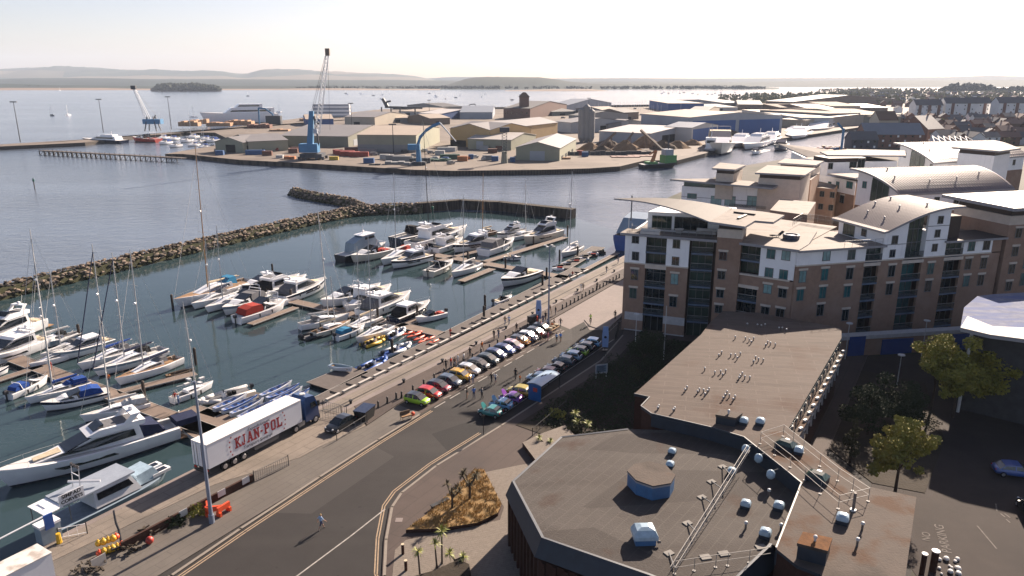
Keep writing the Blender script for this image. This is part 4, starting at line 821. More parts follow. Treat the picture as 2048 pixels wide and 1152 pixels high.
def hull(t, L, B, H, cols, draft=.35, bow=2.2, fine=.5, sheer=.3, transom=.9, deckmat=None, rake=.08, well=None):
 N = 12; rings = []
 for i in range(N + 1):
  k = i / N; f = 1 - max(0, (k - fine) / (1 - fine)) ** bow; f *= transom + (1 - transom) * min(1, k / .35)
  b = max(B / 2 * f, .015); z = H * (1 - sheer * .35 + sheer * k * k)
  x = -L / 2 + L * k; xw = -L / 2 + (L * (1 - rake)) * k
  fl = .78 - .28 * max(0, k - .5) * 2; d = draft * (1 - .75 * max(0, k - .6) / .4)
  rings.append([(xw, 0, -d), (xw, -b * fl, -.02), (xw + (x - xw) * .2, -b * (fl + (1 - fl) * .3), .14 * H), (xw + (x - xw) * .75, -b * .985, z * .72), (x, -b, z), (x, -b * .9, z + .04),
                      (x, b * .9, z + .04), (x, b, z), (xw + (x - xw) * .75, b * .985, z * .72), (xw + (x - xw) * .2, b * (fl + (1 - fl) * .3), .14 * H), (xw, b * fl, -.02)])
 m = MB(); K = 11; vs = [p for r in rings for p in r]; fs = []; mi = []
 strip = {0: 0, 1: 0, 2: 1, 3: 2, 4: 3, 5: 3, 6: 3, 7: 2, 8: 1, 9: 0, 10: 0}
 o = len(m.v); m.add(vs, [], 0)
 for j in range(N):
  for i in range(K):
   if i == 5: continue
   m.f.append([j * K + i, j * K + (i + 1) % K, (j + 1) * K + (i + 1) % K, (j + 1) * K + i][::-1]); m.m.append(strip[i])
 m.f.append(list(range(K))); m.m.append(1)
 m.f = [f[::-1] for f in m.f]
 h = m.build('hull', [cols[0], cols[1], cols[2], cols[1] if len(cols) < 4 else cols[3]], t); autosmooth(h, 35)
 m = MB(); dk = [(r[5], r[6]) for r in rings]; w0 = well or (-1, -1)
 for j in range(N):
  a, b = j / N, (j + 1) / N
  dz = .03
  if w0[0] <= (a + b) / 2 <= w0[1]:
   q = [Vector(dk[j][0]), Vector(dk[j + 1][0]), Vector(dk[j + 1][1]), Vector(dk[j][1])]; s = .82
   inn = [Vector((p.x, p.y * s, p.z - w0[2])) for p in q]
   m.add([*q, *[Vector((p.x, p.y * s, p.z)) for p in q], *inn], [(0, 1, 5, 4), (3, 7, 6, 2), (8, 9, 10, 11)], 0)
   m.add([Vector((q[0].x, q[0].y * s, q[0].z)), Vector((q[1].x, q[1].y * s, q[1].z)), inn[1], inn[0], Vector((q[3].x, q[3].y * s, q[3].z)), Vector((q[2].x, q[2].y * s, q[2].z)), inn[2], inn[3]], [(0, 1, 2, 3), (4, 7, 6, 5)], 0)
  else: m.add([dk[j][0], dk[j + 1][0], dk[j + 1][1], dk[j][1]], [(0, 1, 2, 3)], 0)
 m.build('deck', deckmat or deckg, t)
 return rings
def prof(t, name, pts, w, mat, tum=.12, parent=None, y0=0, mi=0, mats=None, w2=None):
 m = MB(); n = len(pts); zb = min(p[1] for p in pts); vs = []
 for sgn in (-1, 1):
  for x, z in pts:
   ww = w
   if w2 is not None:
    xa = min(p[0] for p in pts); xb = max(p[0] for p in pts); ww = w + (w2 - w) * (max(0, (x - xa) / (xb - xa) - .4) / .6)
   vs.append((x, y0 + sgn * (ww - tum * (z - zb)), z))
 a = sum(pts[i][0] * pts[(i + 1) % n][1] - pts[(i + 1) % n][0] * pts[i][1] for i in range(n))
 f1 = list(range(n)); f2 = [n + i for i in range(n)][::-1]
 fs = [f1, f2] + [(i, n + i, n + (i + 1) % n, (i + 1) % n) for i in range(n)]
 if a < 0: fs = [list(f)[::-1] for f in fs]
 m.add(vs, fs); return m.build(name, mat, parent or t)
def brail(t, rings, L, k0=.5, k1=1.0, h=.6, r=.022):
 m = MB(); N = len(rings) - 1; a = int(k0 * N)
 for side in (5, 6):
  pts = [Vector(rings[i][side]) + Vector((0, 0, h)) for i in range(a, N + 1)]
  m.path(pts, r, 3); 
  for p in pts[:-1:2]: m.tube(p, p - Vector((0, 0, h)), r * .8, n=3)
 m.build('bow_rail', chrome, t)
def fender(t, rings, L, ks=(.3, .5, .68), side=4, mat=None):
 for k in ks:
  p = Vector(rings[int(k * (len(rings) - 1))][side]); s = -1 if side == 4 else 1
  m = MB(); m.tube((p.x, p.y + s * .12, p.z - .75), (p.x, p.y + s * .12, p.z - .15), .12, n=6); m.build('fender', mat or motorb, t)
def yacht(t, L, H=None, fly=True, hullc=None, glass=bglass, arch=True, canvas=None, hardtop=False, stripe=None, dingy=False, platform=True):
 B = L * .31 if L < 16 else L * .235; H = H or (L * .115 + .3 if L < 18 else L * .088 + .4); hc = hullc or gel
 r = hull(t, L, B, H, [boot, gel if hullc is None else hc, stripe or hc, gel], deckmat=deckg, sheer=.35, well=(0, .2, .55))
 u = L / 12; v = u * (.72 if L > 18 else 1); z0 = H * .93
 prof(t, 'cabin', [(-3.4 * u, z0), (-3.2 * u, z0 + 1.5 * v), (-.2 * u, z0 + 1.55 * v), (1.6 * u, z0 + .8 * v), (3.9 * u, z0 + .28 * v), (4.3 * u, z0)], B * .40, gel, tum=.1, w2=B * .16)
 prof(t, 'side_windows', [(-2.9 * u, z0 + .55 * v), (-2.8 * u, z0 + 1.25 * v), (-.3 * u, z0 + 1.3 * v), (1.3 * u, z0 + .72 * v), (2.6 * u, z0 + .42 * v), (.4 * u, z0 + .42 * v)], B * .40 + .03, glass, tum=.1, w2=B * .25)
 prof(t, 'windscreen', [(-.25 * u, z0 + 1.52 * v), (-.1 * u, z0 + 1.6 * v), (1.75 * u, z0 + .8 * v), (1.55 * u, z0 + .76 * v)], B * .31, glass, tum=.05)
 prof(t, 'hull_windows', [(-1.5 * u, H * .50), (-1.2 * u, H * .66), (2.6 * u, H * .72), (2.0 * u, H * .54)], B * .497, glass, tum=0, w2=B * .45) if L > 13 else None
 if fly:
  prof(t, 'flybridge', [(-3.6 * u, z0 + 1.5 * v), (-3.7 * u, z0 + 1.95 * v), (-3.4 * u, z0 + 2.0 * v), (-.6 * u, z0 + 2.1 * v), (.3 * u, z0 + 1.75 * v), (-.1 * u, z0 + 1.5 * v)], B * .36, gel, tum=.05)
  prof(t, 'fly_seating', [(-3.3 * u, z0 + 1.98 * v), (-3.3 * u, z0 + 2.03 * v), (-.9 * u, z0 + 2.12 * v), (-.9 * u, z0 + 2.02 * v)], B * .26, CLOTH['grey'], tum=0)
  prof(t, 'fly_windscreen', [(-.9 * u, z0 + 2.05 * v), (-.95 * u, z0 + 2.45 * v), (-.8 * u, z0 + 2.45 * v), (-.2 * u, z0 + 1.95 * v)], B * .24, glass, tum=0)
 if arch:
  za = z0 + (2.0 if fly else 1.4) * v; m = MB()
  for s in (-1, 1): m.loft([[(x + dx, s * B * .33 + dy, z) for dx, dy in ((-.3 * u, -.06), (.3 * u, -.06), (.3 * u, .06), (-.3 * u, .06))] for x, z in ((-2.4 * u, za - .1), (-3.1 * u, za + .75 * v))])
  m.box(-3.45 * u, -2.75 * u, -B * .34, B * .34, za + .68 * v, za + .82 * v)
  a = m.build('radar_arch', gel, t); m = MB(); m.ball((-3.1 * u, 0, za + 1.0 * v), .28 * u ** .5, sz=.7); m.build('radar_dome', gel, a); m = MB(); m.tube((-3.1 * u, .5, za + .8 * v), (-3.5 * u, .5, za + 2.0 * v), .02, n=3); m.build('aerial', gel, a)
 if hardtop: prof(t, 'hardtop', [(-3.4 * u, z0 + 1.62 * v), (-3.2 * u, z0 + 1.78 * v), (-.2 * u, z0 + 1.74 * v), (.3 * u, z0 + 1.5 * v)], B * .38, gel)
 prof(t, 'cockpit_seats', [(-5.0 * u, z0 - .1), (-5.0 * u, z0 + .25), (-4.4 * u, z0 + .25), (-4.4 * u, z0 - .1)], B * .34, CLOTH['cream'] if not canvas else CLOTH[canvas], tum=0)
 if canvas: prof(t, 'canopy', [(-4.9 * u, z0), (-4.6 * u, z0 + .9 * v), (-3.1 * u, z0 + 1.4 * v), (-3.1 * u, z0)], B * .36, CLOTH[canvas])
 if platform: m = MB(); m.box(-L / 2 - .9 * u, -L / 2 + .05, -B * .4, B * .4, .25, .38); m.build('swim_platform', teak, t)
 m = MB(); m.prism([(1.9 * u, -B * .16), (3.6 * u, -B * .10), (3.6 * u, B * .10), (1.9 * u, B * .16)], z0 + .3 * v, lambda x, y: z0 + (.86 - .15 * (x / u - 1.4)) * v); m.build('sunpad', CLOTH['cream'] if L > 12 else deckg, t)
 m = MB(); p = Vector(r[-1][5]); m.tube((L / 2 - .2, 0, H * 1.05), (L / 2 + .25, 0, H * 1.0), .08, n=5); m.build('anchor', chrome, t)
 brail(t, r, L); fender(t, r, L)
def cruiser(t, L, canvas=None, hullc=None, stripe=None, arch=True, glass=bglass, outboard=False, cuddy=True, top='cream'):
 B = L * .33; H = L * .11 + .38; hc = hullc or gel; u = L / 8; z0 = H * .95
 r = hull(t, L, B, H, [boot, hc, stripe or hc, gel], sheer=.35, well=(.08, .5, .55), deckmat=deckg)
 if cuddy: prof(t, 'cabin', [(-.3 * u, z0), (-.1 * u, z0 + .55 * u), (1.2 * u, z0 + .5 * u), (2.9 * u, z0)], B * .38, gel, w2=B * .18)
 prof(t, 'windscreen', [(-.5 * u, z0 + .1), (-.7 * u, z0 + .95 * u), (-.55 * u, z0 + .98 * u), (.9 * u, z0 + .5 * u), (.7 * u, z0 + .2)], B * .37, glass, tum=.15)
 prof(t, 'cabin_window', [(.2 * u, z0 + .2 * u), (.3 * u, z0 + .4 * u), (1.5 * u, z0 + .32 * u), (1.7 * u, z0 + .2 * u)], B * .385, glass, w2=B * .3)
 prof(t, 'seats', [(-3.2 * u, z0 - .5), (-3.2 * u, z0 + .1), (-2.2 * u, z0 + .1), (-2.2 * u, z0 - .5)], B * .34, CLOTH[top], tum=0)
 prof(t, 'helm_seat', [(-1.3 * u, z0 - .5), (-1.4 * u, z0 + .3), (-1.1 * u, z0 + .3), (-.9 * u, z0 - .5)], B * .12, CLOTH[top], tum=0, y0=B * .15)
 if arch:
  m = MB(); 
  for s in (-1, 1): m.tube((-1.9 * u, s * B * .42, z0), (-2.3 * u, s * B * .36, z0 + 1.3 * u), .06, n=5)
  m.tube((-2.3 * u, -B * .36, z0 + 1.3 * u), (-2.3 * u, B * .36, z0 + 1.3 * u), .08, n=5); m.build('radar_arch', gel, t)
 if canvas: prof(t, 'canopy', [(-3.3 * u, z0 + .1), (-3.0 * u, z0 + .75 * u), (-2.0 * u, z0 + 1.0 * u), (-.6 * u, z0 + .95 * u), (-.4 * u, z0 + .6 * u), (-.5 * u, z0 + .1)], B * .40, CLOTH[canvas], tum=.12)
 if outboard: motor(t, -L / 2, 0, .45 + H * .5)
 brail(t, r, L, .55); fender(t, r, L, (.35, .6))
def motor(t, x, y, z, s=1.0):
 m = MB(); m.loft([[(x - .55 * s, y - .2 * s, z), (x, y - .2 * s, z), (x, y + .2 * s, z), (x - .55 * s, y + .2 * s, z)], [(x - .6 * s, y - .22 * s, z + .45 * s), (x - .02, y - .22 * s, z + .5 * s), (x - .02, y + .22 * s, z + .5 * s), (x - .6 * s, y + .22 * s, z + .45 * s)], [(x - .45 * s, y - .1 * s, z + .62 * s), (x - .12, y - .1 * s, z + .65 * s), (x - .12, y + .1 * s, z + .65 * s), (x - .45 * s, y + .1 * s, z + .62 * s)]])
 m.box(x - .38 * s, x - .15 * s, y - .06, y + .06, -.5, z); m.build('outboard_motor', motorb, t)
def sailboat(t, L, mh=None, hullc=None, stripe=None, boomc='blue', hood='blue', mastm=None, rake=.03, stays=True, furl=None, deckm=None, tent=None):
 B = L * .31; H = L * .08 + .45; hc = hullc or gel; u = L / 10; z0 = H * .97; mh = mh or L * 1.35
 r = hull(t, L, B, H, [boot, hc, stripe or hc, gel], sheer=.22, bow=1.7, fine=.35, transom=.72, well=(.04, .3, .5), deckmat=deckm or deckg)
 prof(t, 'coachroof', [(-1.9 * u, z0), (-1.8 * u, z0 + .55 * u), (.2 * u, z0 + .5 * u), (2.4 * u, z0 + .12), (2.8 * u, z0)], B * .30, gel, w2=B * .16)
 prof(t, 'cabin_window', [(-1.5 * u, z0 + .18 * u), (-1.4 * u, z0 + .4 * u), (.2 * u, z0 + .34 * u), (1.0 * u, z0 + .2 * u)], B * .305, bglass, w2=B * .24)
 mb_ = Vector((.7 * u, 0, z0 + .4 * u)); mt_ = mb_ + Vector((-mh * rake, 0, mh)); mm = mastm or alum
 m = MB(); m.tube(mb_, mt_, .1 + L * .002, .06, n=6, mi=0)
 for k in (.4, .7):
  q = mb_.lerp(mt_, k); m.tube(q + Vector((0, -.7 * u, 0)), q + Vector((0, .7 * u, 0)), .025, n=3)
 ms = m.build('mast', mm, t)
 m = MB(); q = mb_.lerp(mt_, .55); m.ball(q + Vector((.25, 0, 0)), .22); m.build('radar', gel, ms)
 m = MB(); m.tube(mb_ + Vector((0, 0, .75)), (-3.6 * u, 0, z0 + 1.35), .07, n=5); b = m.build('boom', mm, t)
 if boomc: m = MB(); m.tube(mb_ + Vector((0, 0, .95)), (-3.3 * u, 0, z0 + 1.5), .24, .14, n=6); m.build('sail_cover', CLOTH[boomc], b)
 if stays:
  m = MB(); bw = Vector((L / 2 - .1, 0, H * 1.15)); st = Vector((-L / 2 + .1, 0, H)); tip = mt_ - Vector((0, 0, .3))
  m.tube(tip, st, .014, n=3)
  for s in (-1, 1): m.tube(mb_.lerp(mt_, .98), (.5 * u, s * B * .45, z0), .014, n=3); m.tube(mb_.lerp(mt_, .4), (.3 * u, s * B * .45, z0), .012, n=3)
  m.build('rigging', chrome, t)
  m = MB(); m.tube(mb_.lerp(mt_, .93), bw, .075 if furl else .03, .1 if furl else .03, n=5); m.build('furled_headsail', CLOTH[furl or 'white'], t)
 if hood: prof(t, 'spray_hood', [(-2.6 * u, z0 + .3), (-2.5 * u, z0 + 1.0 * u), (-1.7 * u, z0 + .95 * u), (-1.0 * u, z0 + .5 * u)], B * .27, CLOTH[hood], tum=.2)
 if tent: prof(t, 'cockpit_tent', [(-4.6 * u, z0 + .2), (-4.4 * u, z0 + 1.1 * u), (-2.4 * u, z0 + 1.2 * u), (-2.2 * u, z0 + .2)], B * .32, CLOTH[tent], tum=.15)
 m = MB(); m.tube((-3.9 * u, 0, z0 - .3), (-3.9 * u, 0, z0 + .55), .06, n=5)
 for i in range(10):
  a, b2 = i * math.pi / 5, (i + 1) * math.pi / 5; m.tube((-3.9 * u, math.cos(a) * .45, z0 + .55 + math.sin(a) * .45), (-3.9 * u, math.cos(b2) * .45, z0 + .55 + math.sin(b2) * .45), .025, n=3)
 m.build('wheel', chrome, t)
 brail(t, r, L, .0, h=.55, r=.014); fender(t, r, L, (.35, .6))
def rib(t, L, tube=None, seats=True, console=True, motors=1, floor=None):
 tm = tube or tubew; B = L * .36; r = .22 + L * .012; pts = [Vector((-L / 2, -B / 2, .35)), Vector((L * .15, -B / 2, .4)), Vector((L * .36, -B * .32, .5)), Vector((L * .47, -B * .12, .62)), Vector((L * .5, 0, .66))]
 pts += [Vector((p.x, -p.y, p.z)) for p in pts[::-1][1:]]
 m = MB(); 
 for a, b in zip(pts, pts[1:]): m.tube(a, b, r, r, n=8)
 for p in pts: m.ball(p, r, n=8, k=4)
 m.build('tube', tm, t, smooth=True)
 m = MB(); m.prism([(-L / 2 + .1, -B * .4), (L * .15, -B * .4), (L * .42, -B * .1), (L * .42, B * .1), (L * .15, B * .4), (-L / 2 + .1, B * .4)], -.15, .28); m.build('floor', floor or CLOTH['grey'], t)
 if console: m = MB(); m.loft([[(-.1, -.3, .28), (.4, -.3, .28), (.4, .3, .28), (-.1, .3, .28)], [(0, -.28, 1.0), (.3, -.25, 1.0), (.3, .25, 1.0), (0, .28, 1.0)]]); m.build('console', gel, t); m = MB(); m.box(.1, .15, -.25, .25, 1.0, 1.35); m.build('windscreen', bglass, t)
 if seats: m = MB(); m.box(-.9, -.5, -.35, .35, .28, .85); m.build('seat', CLOTH['black'], t); m = MB(); m.box(-1.6, -1.2, -.35, .35, .28, .8); m.build('seat', CLOTH['black'], t)
 for k in range(motors): motor(t, -L / 2, (k - (motors - 1) / 2) * .6, .5)
def rowboat(t, L, hc, inside, thw=4, cover=None):
 B = L * .24 if L > 5 else L * .38; H = .62
 r = hull(t, L, B, H, [hc[0], hc[0], hc[1], hc[1]], draft=.15, bow=1.8, fine=.3, transom=.55, sheer=.5, well=(.05, .95, .38), deckmat=inside)
 for k in range(thw):
  x = -L * .36 + L * .66 * k / max(1, thw - 1); w_ = B * .36 * (1 - abs(x / (L * .55)) ** 2)
  m = MB(); m.box(x - .13, x + .13, -w_, w_, H * .62, H * .7); m.build('thwart', hc[2] if len(hc) > 2 else teak, t)
 if cover: prof(t, 'cover', [(-L * .4, H), (-L * .3, H + .25), (L * .2, H + .3), (L * .42, H + .1)], B * .42, CLOTH[cover])
def place(name, label, cat, bow, stern, fn, z=WZ, group=None, Lmin=None, **kw):
 a = P(*bow, z); b = P(*stern, z); d = a - b; L = d.length; c = (a + b) / 2
 t = thing(name, label, cat, c, math.atan2(d.y, d.x), group)
 fn(t, L, **kw); return t
SY, MY, CR = 'sailing_boat', 'motor_yacht', 'motor_cruiser'
place(MY, 'large white flybridge motor yacht cut by the left edge', 'motor yacht', (-75, 716), (84, 655), yacht, canvas=None)
place(MY, 'white motor yacht below the large flybridge one at the left edge', 'motor yacht', (-60, 748), (96, 690), yacht, fly=False, hardtop=True)
place(SY, 'grey blue hulled sailing boat next to the left edge motor yachts', 'sailing boat', (42, 708), (160, 676), sailboat, hullc=gelgrey, boomc='white', hood='black', mh=19)
place(SY, 'slim white sailing boat with white sail cover beside the grey hulled one', 'sailing boat', (83, 723), (176, 690), sailboat, boomc='white', hood='grey', mh=13)
place(CR, 'white motor boat with big rounded white hardtop among the masts', 'motor boat', (106, 727), (224, 690), yacht, fly=False, hardtop=True, arch=False, stripe=gelgrey)
place(SY, 'white sailing boat with navy furled headsail right of the white hardtop boat', 'sailing boat', (157, 745), (285, 702), sailboat, boomc='blue', hood='grey', furl='navy', mh=18)
place(SY, 'white sailing boat with black spray hood and grey striped hull', 'sailing boat', (188, 758), (330, 709), sailboat, boomc='navy', hood='black', furl='navy', stripe=gelgrey, mh=17)
place(SY, 'big cream decked sailing boat with red jackets on its rail', 'sailing boat', (232, 776), (360, 727), sailboat, boomc='navy', hood='grey', deckm=teak, mh=18.5)
place('work_punt', 'low brown work punt tied at the finger end', 'punt', (391, 745), (332, 757), rowboat, hc=[mt('brown_wood_hull', (.13, .09, .06), .8), MATS['brown_wood_hull']], inside=MATS['brown_wood_hull'], thw=2)
place(CR, 'motor boat with dark blue cockpit tent and grey outboard at the left', 'motor boat', (98, 766), (18, 800), cruiser, canvas='blue', outboard=True)
place(SY, 'white sailing boat with bright blue spray hood and blue sail cover', 'sailing boat', (52, 812), (180, 775), sailboat, boomc='blue', hood='blue', tent='blue', mh=20)
place(CR, 'white speed cruiser with navy stripe and blue windscreen tonneau', 'motor boat', (84, 826), (218, 794), cruiser, canvas='blue', stripe=gelnavy, arch=False)
place(SY, 'cluttered sailing boat with white sheets piled on deck', 'sailing boat', (162, 848), (300, 816), sailboat, boomc='white', hood='white', tent='white', mh=13)
t = place(MY, 'very large white motor yacht with black windows moored by the quay', 'motor yacht', (-8, 985), (352, 872), yacht, canvas='navy', hullc=gel)
for k in (0,): m = MB(); m.box(-12.6, -9.8, -1.2, 1.2, 1.7, 2.5); m.build('covered_tender', CLOTH['navy'], t)
t = thing('work_boat', 'white aluminium work boat with name board lying along the quay', 'work boat', (P(112, 1052, WZ) + P(328, 972, WZ)) / 2, QA)
r = hull(t, 14.0, 3.8, 1.2, [boot, gelgrey, gelgrey, gelgrey], deckmat=mt('grey_work_deck', (.16, .2, .25), .6, .2, 2), transom=.95, bow=3, fine=.6)
prof(t, 'cabin', [(-2.5, 1.4), (-2.5, 3.3), (1.5, 3.5), (2.6, 1.4)], 1.7, gel); prof(t, 'windows', [(-2.2, 2.3), (-2.2, 3.0), (1.3, 3.05), (1.7, 2.3)], 1.73, bglass)
prof(t, 'roof', [(-5.6, 3.35), (-5.6, 3.5), (2.0, 3.65), (2.0, 3.5)], 1.75, mt('blue_grey_roof', (.24, .27, .32), .5)); prof(t, 'aft_roof', [(-7.4, 3.2), (-7.4, 3.3), (-4.6, 3.4), (-4.6, 3.3)], 1.6, gel)
prof(t, 'wheelhouse_hood', [(2.3, 1.5), (2.4, 2.7), (4.4, 2.9), (5.2, 1.5)], 1.35, dome_m); 
for y in (-.8, .8): m = MB(); m.box(4.2, 6.4, y - .55, y + .55, 1.6, 1.95); m.build('deck_hatch', gel, t); m = MB(); m.box(4.5, 6.1, y - .38, y + .38, 1.9, 1.97); m.build('hatch_glass', bglass, t)
m = MB(); [m.tube((x, y, 1.4), (x, y, 3.3), .05) for x in (-7.2, -5.0) for y in (-1.5, 1.5)]; m.build('roof_posts', galv, t)
m = MB(); [m.path([(-3.2 + dx, -.5, 3.6), (-3.0 + dx, -.5, 6.3), (-3.0 + dx, .9, 6.3), (-3.2 + dx, .9, 3.6)], .05, 4) for dx in (0, .0)]; m.tube((-3.1, -.5, 5.2), (-3.1, .9, 5.2), .05)
ma = m.build('mast_frame', gel, t)
for i, y in enumerate((-.35, .2, .75)): m = MB(); m.tube((-3.1, y, 6.15), (-2.95, y, 6.15), .2, n=8); m.build('lamp', ventpipe, ma)
m = MB(); m.tube((-3.6, .9, 4.4), (-1.4, -1.1, 4.0), .16, n=6); m.build('scanner_bar', gel, ma)
def text(body, size, mat, parent=None, loc=(0, 0, 0), rot=(0, 0, 0), name='lettering', ext=.006, bold=0, sx=1, shear=0, font=None, align='CENTER', space=1):
 c = bpy.data.curves.new(name, 'FONT'); c.body = body; c.size = size; c.extrude = ext; c.offset = bold; c.shear = shear; c.align_x = align; c.align_y = 'CENTER'; c.space_character = space
 tmp = bpy.data.objects.new('tmp', c); C.objects.link(tmp); dg = bpy.context.evaluated_depsgraph_get()
 me = bpy.data.meshes.new_from_object(tmp.evaluated_get(dg)); bpy.data.objects.remove(tmp); me.materials.clear(); me.materials.append(mat)
 o = bpy.data.objects.new(name, me); C.objects.link(o)
 if parent: o.parent = parent
 o.location = loc; o.rotation_euler = rot; o.scale = (sx, 1, 1); return o
inkm = mt('dark_lettering', (.02, .02, .03), .6, .1); 
m = MB(); m.box(-6.0, -3.5, -1.82, -1.76, 3.55, 4.75); nb = m.build('name_board', gel, t)
text('SIMRAD', .55, inkm, nb, (-4.75, -1.84, 4.45), (math.pi / 2, 0, 0), bold=.02); text('CORVETS', .5, inkm, nb, (-4.75, -1.84, 3.9), (math.pi / 2, 0, 0), bold=.02)
place(SY, 'white sailing boat with tall mast and two people near the lorry', 'sailing boat', (428, 775), (345, 808), sailboat, boomc=None, hood=None, mh=13)
place('rigid_inflatable', 'black inflatable with covered seats and big outboard by the planked pontoon', 'inflatable boat', (398, 812), (500, 782), rib, tube=CLOTH['white'], z=WZ + .1)
gig = [mt('gig_white', (.5, .52, .56), .35, .05), gelblue, gelblue]; blin = mt('gig_inside_blue', (.07, .14, .36), .6, .5, 1.5, col2=(.5, .5, .52))
for i, (a, b) in enumerate([((428, 823), (496, 795)), ((445, 827), (516, 799)), ((462, 833), (529, 805)), ((477, 841), (546, 810)), ((521, 797), (585, 770)), ((534, 802), (600, 776)), ((547, 808), (606, 782)), ((562, 812), (620, 786))]):
 place('rowing_boat', ['blue and white rowing boat, %s of the near row' % k for k in ('first', 'second', 'third', 'fourth')][i] if i < 4 else ['blue and white rowing boat, %s of the far row' % k for k in ('first', 'second', 'third', 'fourth')][i - 4], 'rowing boat', b, a, rowboat, z=PZ + .05, group='blue and white rowing boats', hc=[gig[0], gelblue if i % 2 else gig[0], gelblue], inside=blin, thw=5)
place('rowing_boat', 'pale blue rowing boat in the shade behind the lorry', 'rowing boat', (364, 868), (420, 890), rowboat, hc=[gel, gelgrey], inside=CLOTH['black'], thw=3)
place('dinghy', 'white moulded dinghy pulled onto the floating platform', 'dinghy', (706, 744), (660, 735), rowboat, hc=[gel, gel], inside=gelgrey, thw=2, z=PZ + .15)
place('rigid_inflatable', 'blue inflatable with dark seats beside the long walkway', 'inflatable boat', (772, 722), (722, 744), rib, tube=tubeb, z=WZ)
place('rigid_inflatable', 'yellow inflatable beside the white sailing boat', 'inflatable boat', (770, 680), (728, 695), rib, tube=tubey)
place('rigid_inflatable', 'white tubed inflatable with blue seats tied to the long walkway', 'inflatable boat', (820, 693), (768, 713), rib, tube=tubew, floor=CLOTH['blue'])
place('rigid_inflatable', 'pale blue inflatable moored behind the orange kayaks', 'inflatable boat', (808, 662), (776, 680), rib, tube=tubew, floor=CLOTH['blue'])
for i, (a, b) in enumerate([((803, 672), (826, 664)), ((812, 677), (842, 667)), ((820, 668), (845, 664)), ((826, 683), (850, 672)), ((835, 688), (858, 676)), ((846, 683), (870, 674)), ((852, 690), (878, 680))]):
 t = thing('kayak', 'orange kayak in the raft of kayaks by the long walkway', 'kayak', (P(*a, PZ) + P(*b, PZ)) / 2, math.atan2((P(*b, PZ) - P(*a, PZ)).y, (P(*b, PZ) - P(*a, PZ)).x), 'orange kayaks')
 L = (P(*b, PZ) - P(*a, PZ)).length; m = MB()
 m.loft([[(L * (k - .5), math.cos(q) * w_, .1 + math.sin(q) * h) for q in [j * math.pi / 4 for j in range(8)]] for k, w_, h in ((0, .02, .05), (.15, .25, .16), (.5, .42, .22), (.85, .25, .2), (1, .02, .1))]); m.build('hull', tubeo, t, smooth=True)
 m = MB(); m.ball((0, 0, .28), .3, sz=.3); m.build('seat', CLOTH['black'], t)
place(SY, 'classic white sailing yacht with very tall varnished mast', 'sailing yacht', (350, 620), (500, 574), sailboat, boomc='cream', hood='teal', mastm=wood, mh=29, deckm=teak)
place(SY, 'white sailing boat alongside the classic yacht with varnished mast', 'sailing boat', (411, 629), (492, 598), sailboat, boomc='grey', hood=None, mh=15)
place(CR, 'dark hulled sports cruiser bow behind the classic yacht', 'motor boat', (478, 588), (560, 566), cruiser, hullc=gelnavy, top='grey')
place(CR, 'white cruiser with olive grey canopy between sailing boat and red trimmed boat', 'motor boat', (446, 635), (530, 602), cruiser, canvas='grey', stripe=gelgrey)
place(CR, 'slim white cruiser squeezed beside the boat with red cushions', 'motor boat', (480, 640), (566, 609), cruiser, canvas=None, top='white')
place('speed_boat', 'white outboard speed boat with red cushions and orange gear', 'speed boat', (572, 618), (474, 648), cruiser, canvas='red', outboard=True, top='red', arch=False)
place(MY, 'white motor yacht with glazed wheelhouse left of the black sided one', 'motor yacht', (614, 569), (512, 602), yacht, hardtop=True, canvas='black')
place(MY, 'white motor yacht with broad black hull side in the third cluster', 'motor yacht', (653, 574), (560, 608), yacht, fly=False, stripe=gelnavy, canvas='grey', hardtop=True)
place(CR, 'white cruiser with radar arch at the top of the fourth cluster', 'motor boat', (642, 620), (738, 592), cruiser, top='red', canvas=None)
place(MY, 'white motor yacht with cream roof at the top right of the fourth cluster', 'motor yacht', (783, 587), (700, 620), yacht, fly=False, hardtop=True)
place(MY, 'white motor yacht with brown rear canopy in the middle of the fourth cluster', 'motor yacht', (822, 602), (724, 638), yacht, canvas='grey', fly=False, hardtop=True)
place('pilot_boat', 'white wheelhouse boat with navy hull at the right of the fourth cluster', 'motor boat', (860, 618), (786, 650), yacht, fly=False, hullc=gelnavy, hardtop=True, canvas='black', arch=False)
place(SY, 'white sailing boat with inflatable on its stern at the left of the fourth cluster', 'sailing boat', (700, 640), (600, 660), sailboat, boomc='white', hood='grey', mh=20)
place(SY, 'cream decked sailing boat with crew aboard below the fourth cluster', 'sailing boat', (702, 652), (628, 676), sailboat, deckm=teak, boomc='cream', hood=None, mh=9, hullc=gelc)
place(CR, 'small boat with turquoise canopy and white outboard', 'motor boat', (730, 662), (672, 682), cruiser, canvas='teal', outboard=True, arch=False)
place(SY, 'white sailing boat with grey cockpit right of the turquoise canopy', 'sailing boat', (712, 690), (782, 661), sailboat, boomc='black', hood=None, mh=17, tent=None)
place('speed_boat', 'grey open speed boat with red engine right of the fourth cluster', 'speed boat', (831, 648), (890, 633), cruiser, hullc=gel, cuddy=False, outboard=True, arch=False, top='red')
t = thing('patrol_boat', 'grey blue patrol boat with tall wheelhouse and black fender collar', 'patrol boat', (P(680, 524, WZ) + P(772, 500, WZ)) / 2, 0)
d = P(772, 500, WZ) - P(680, 524, WZ); t.rotation_euler.z = math.atan2(d.y, d.x); L = d.length
hull(t, L, L * .27, 1.9, [boot, tubek, tubek, gelgrey], bow=3)
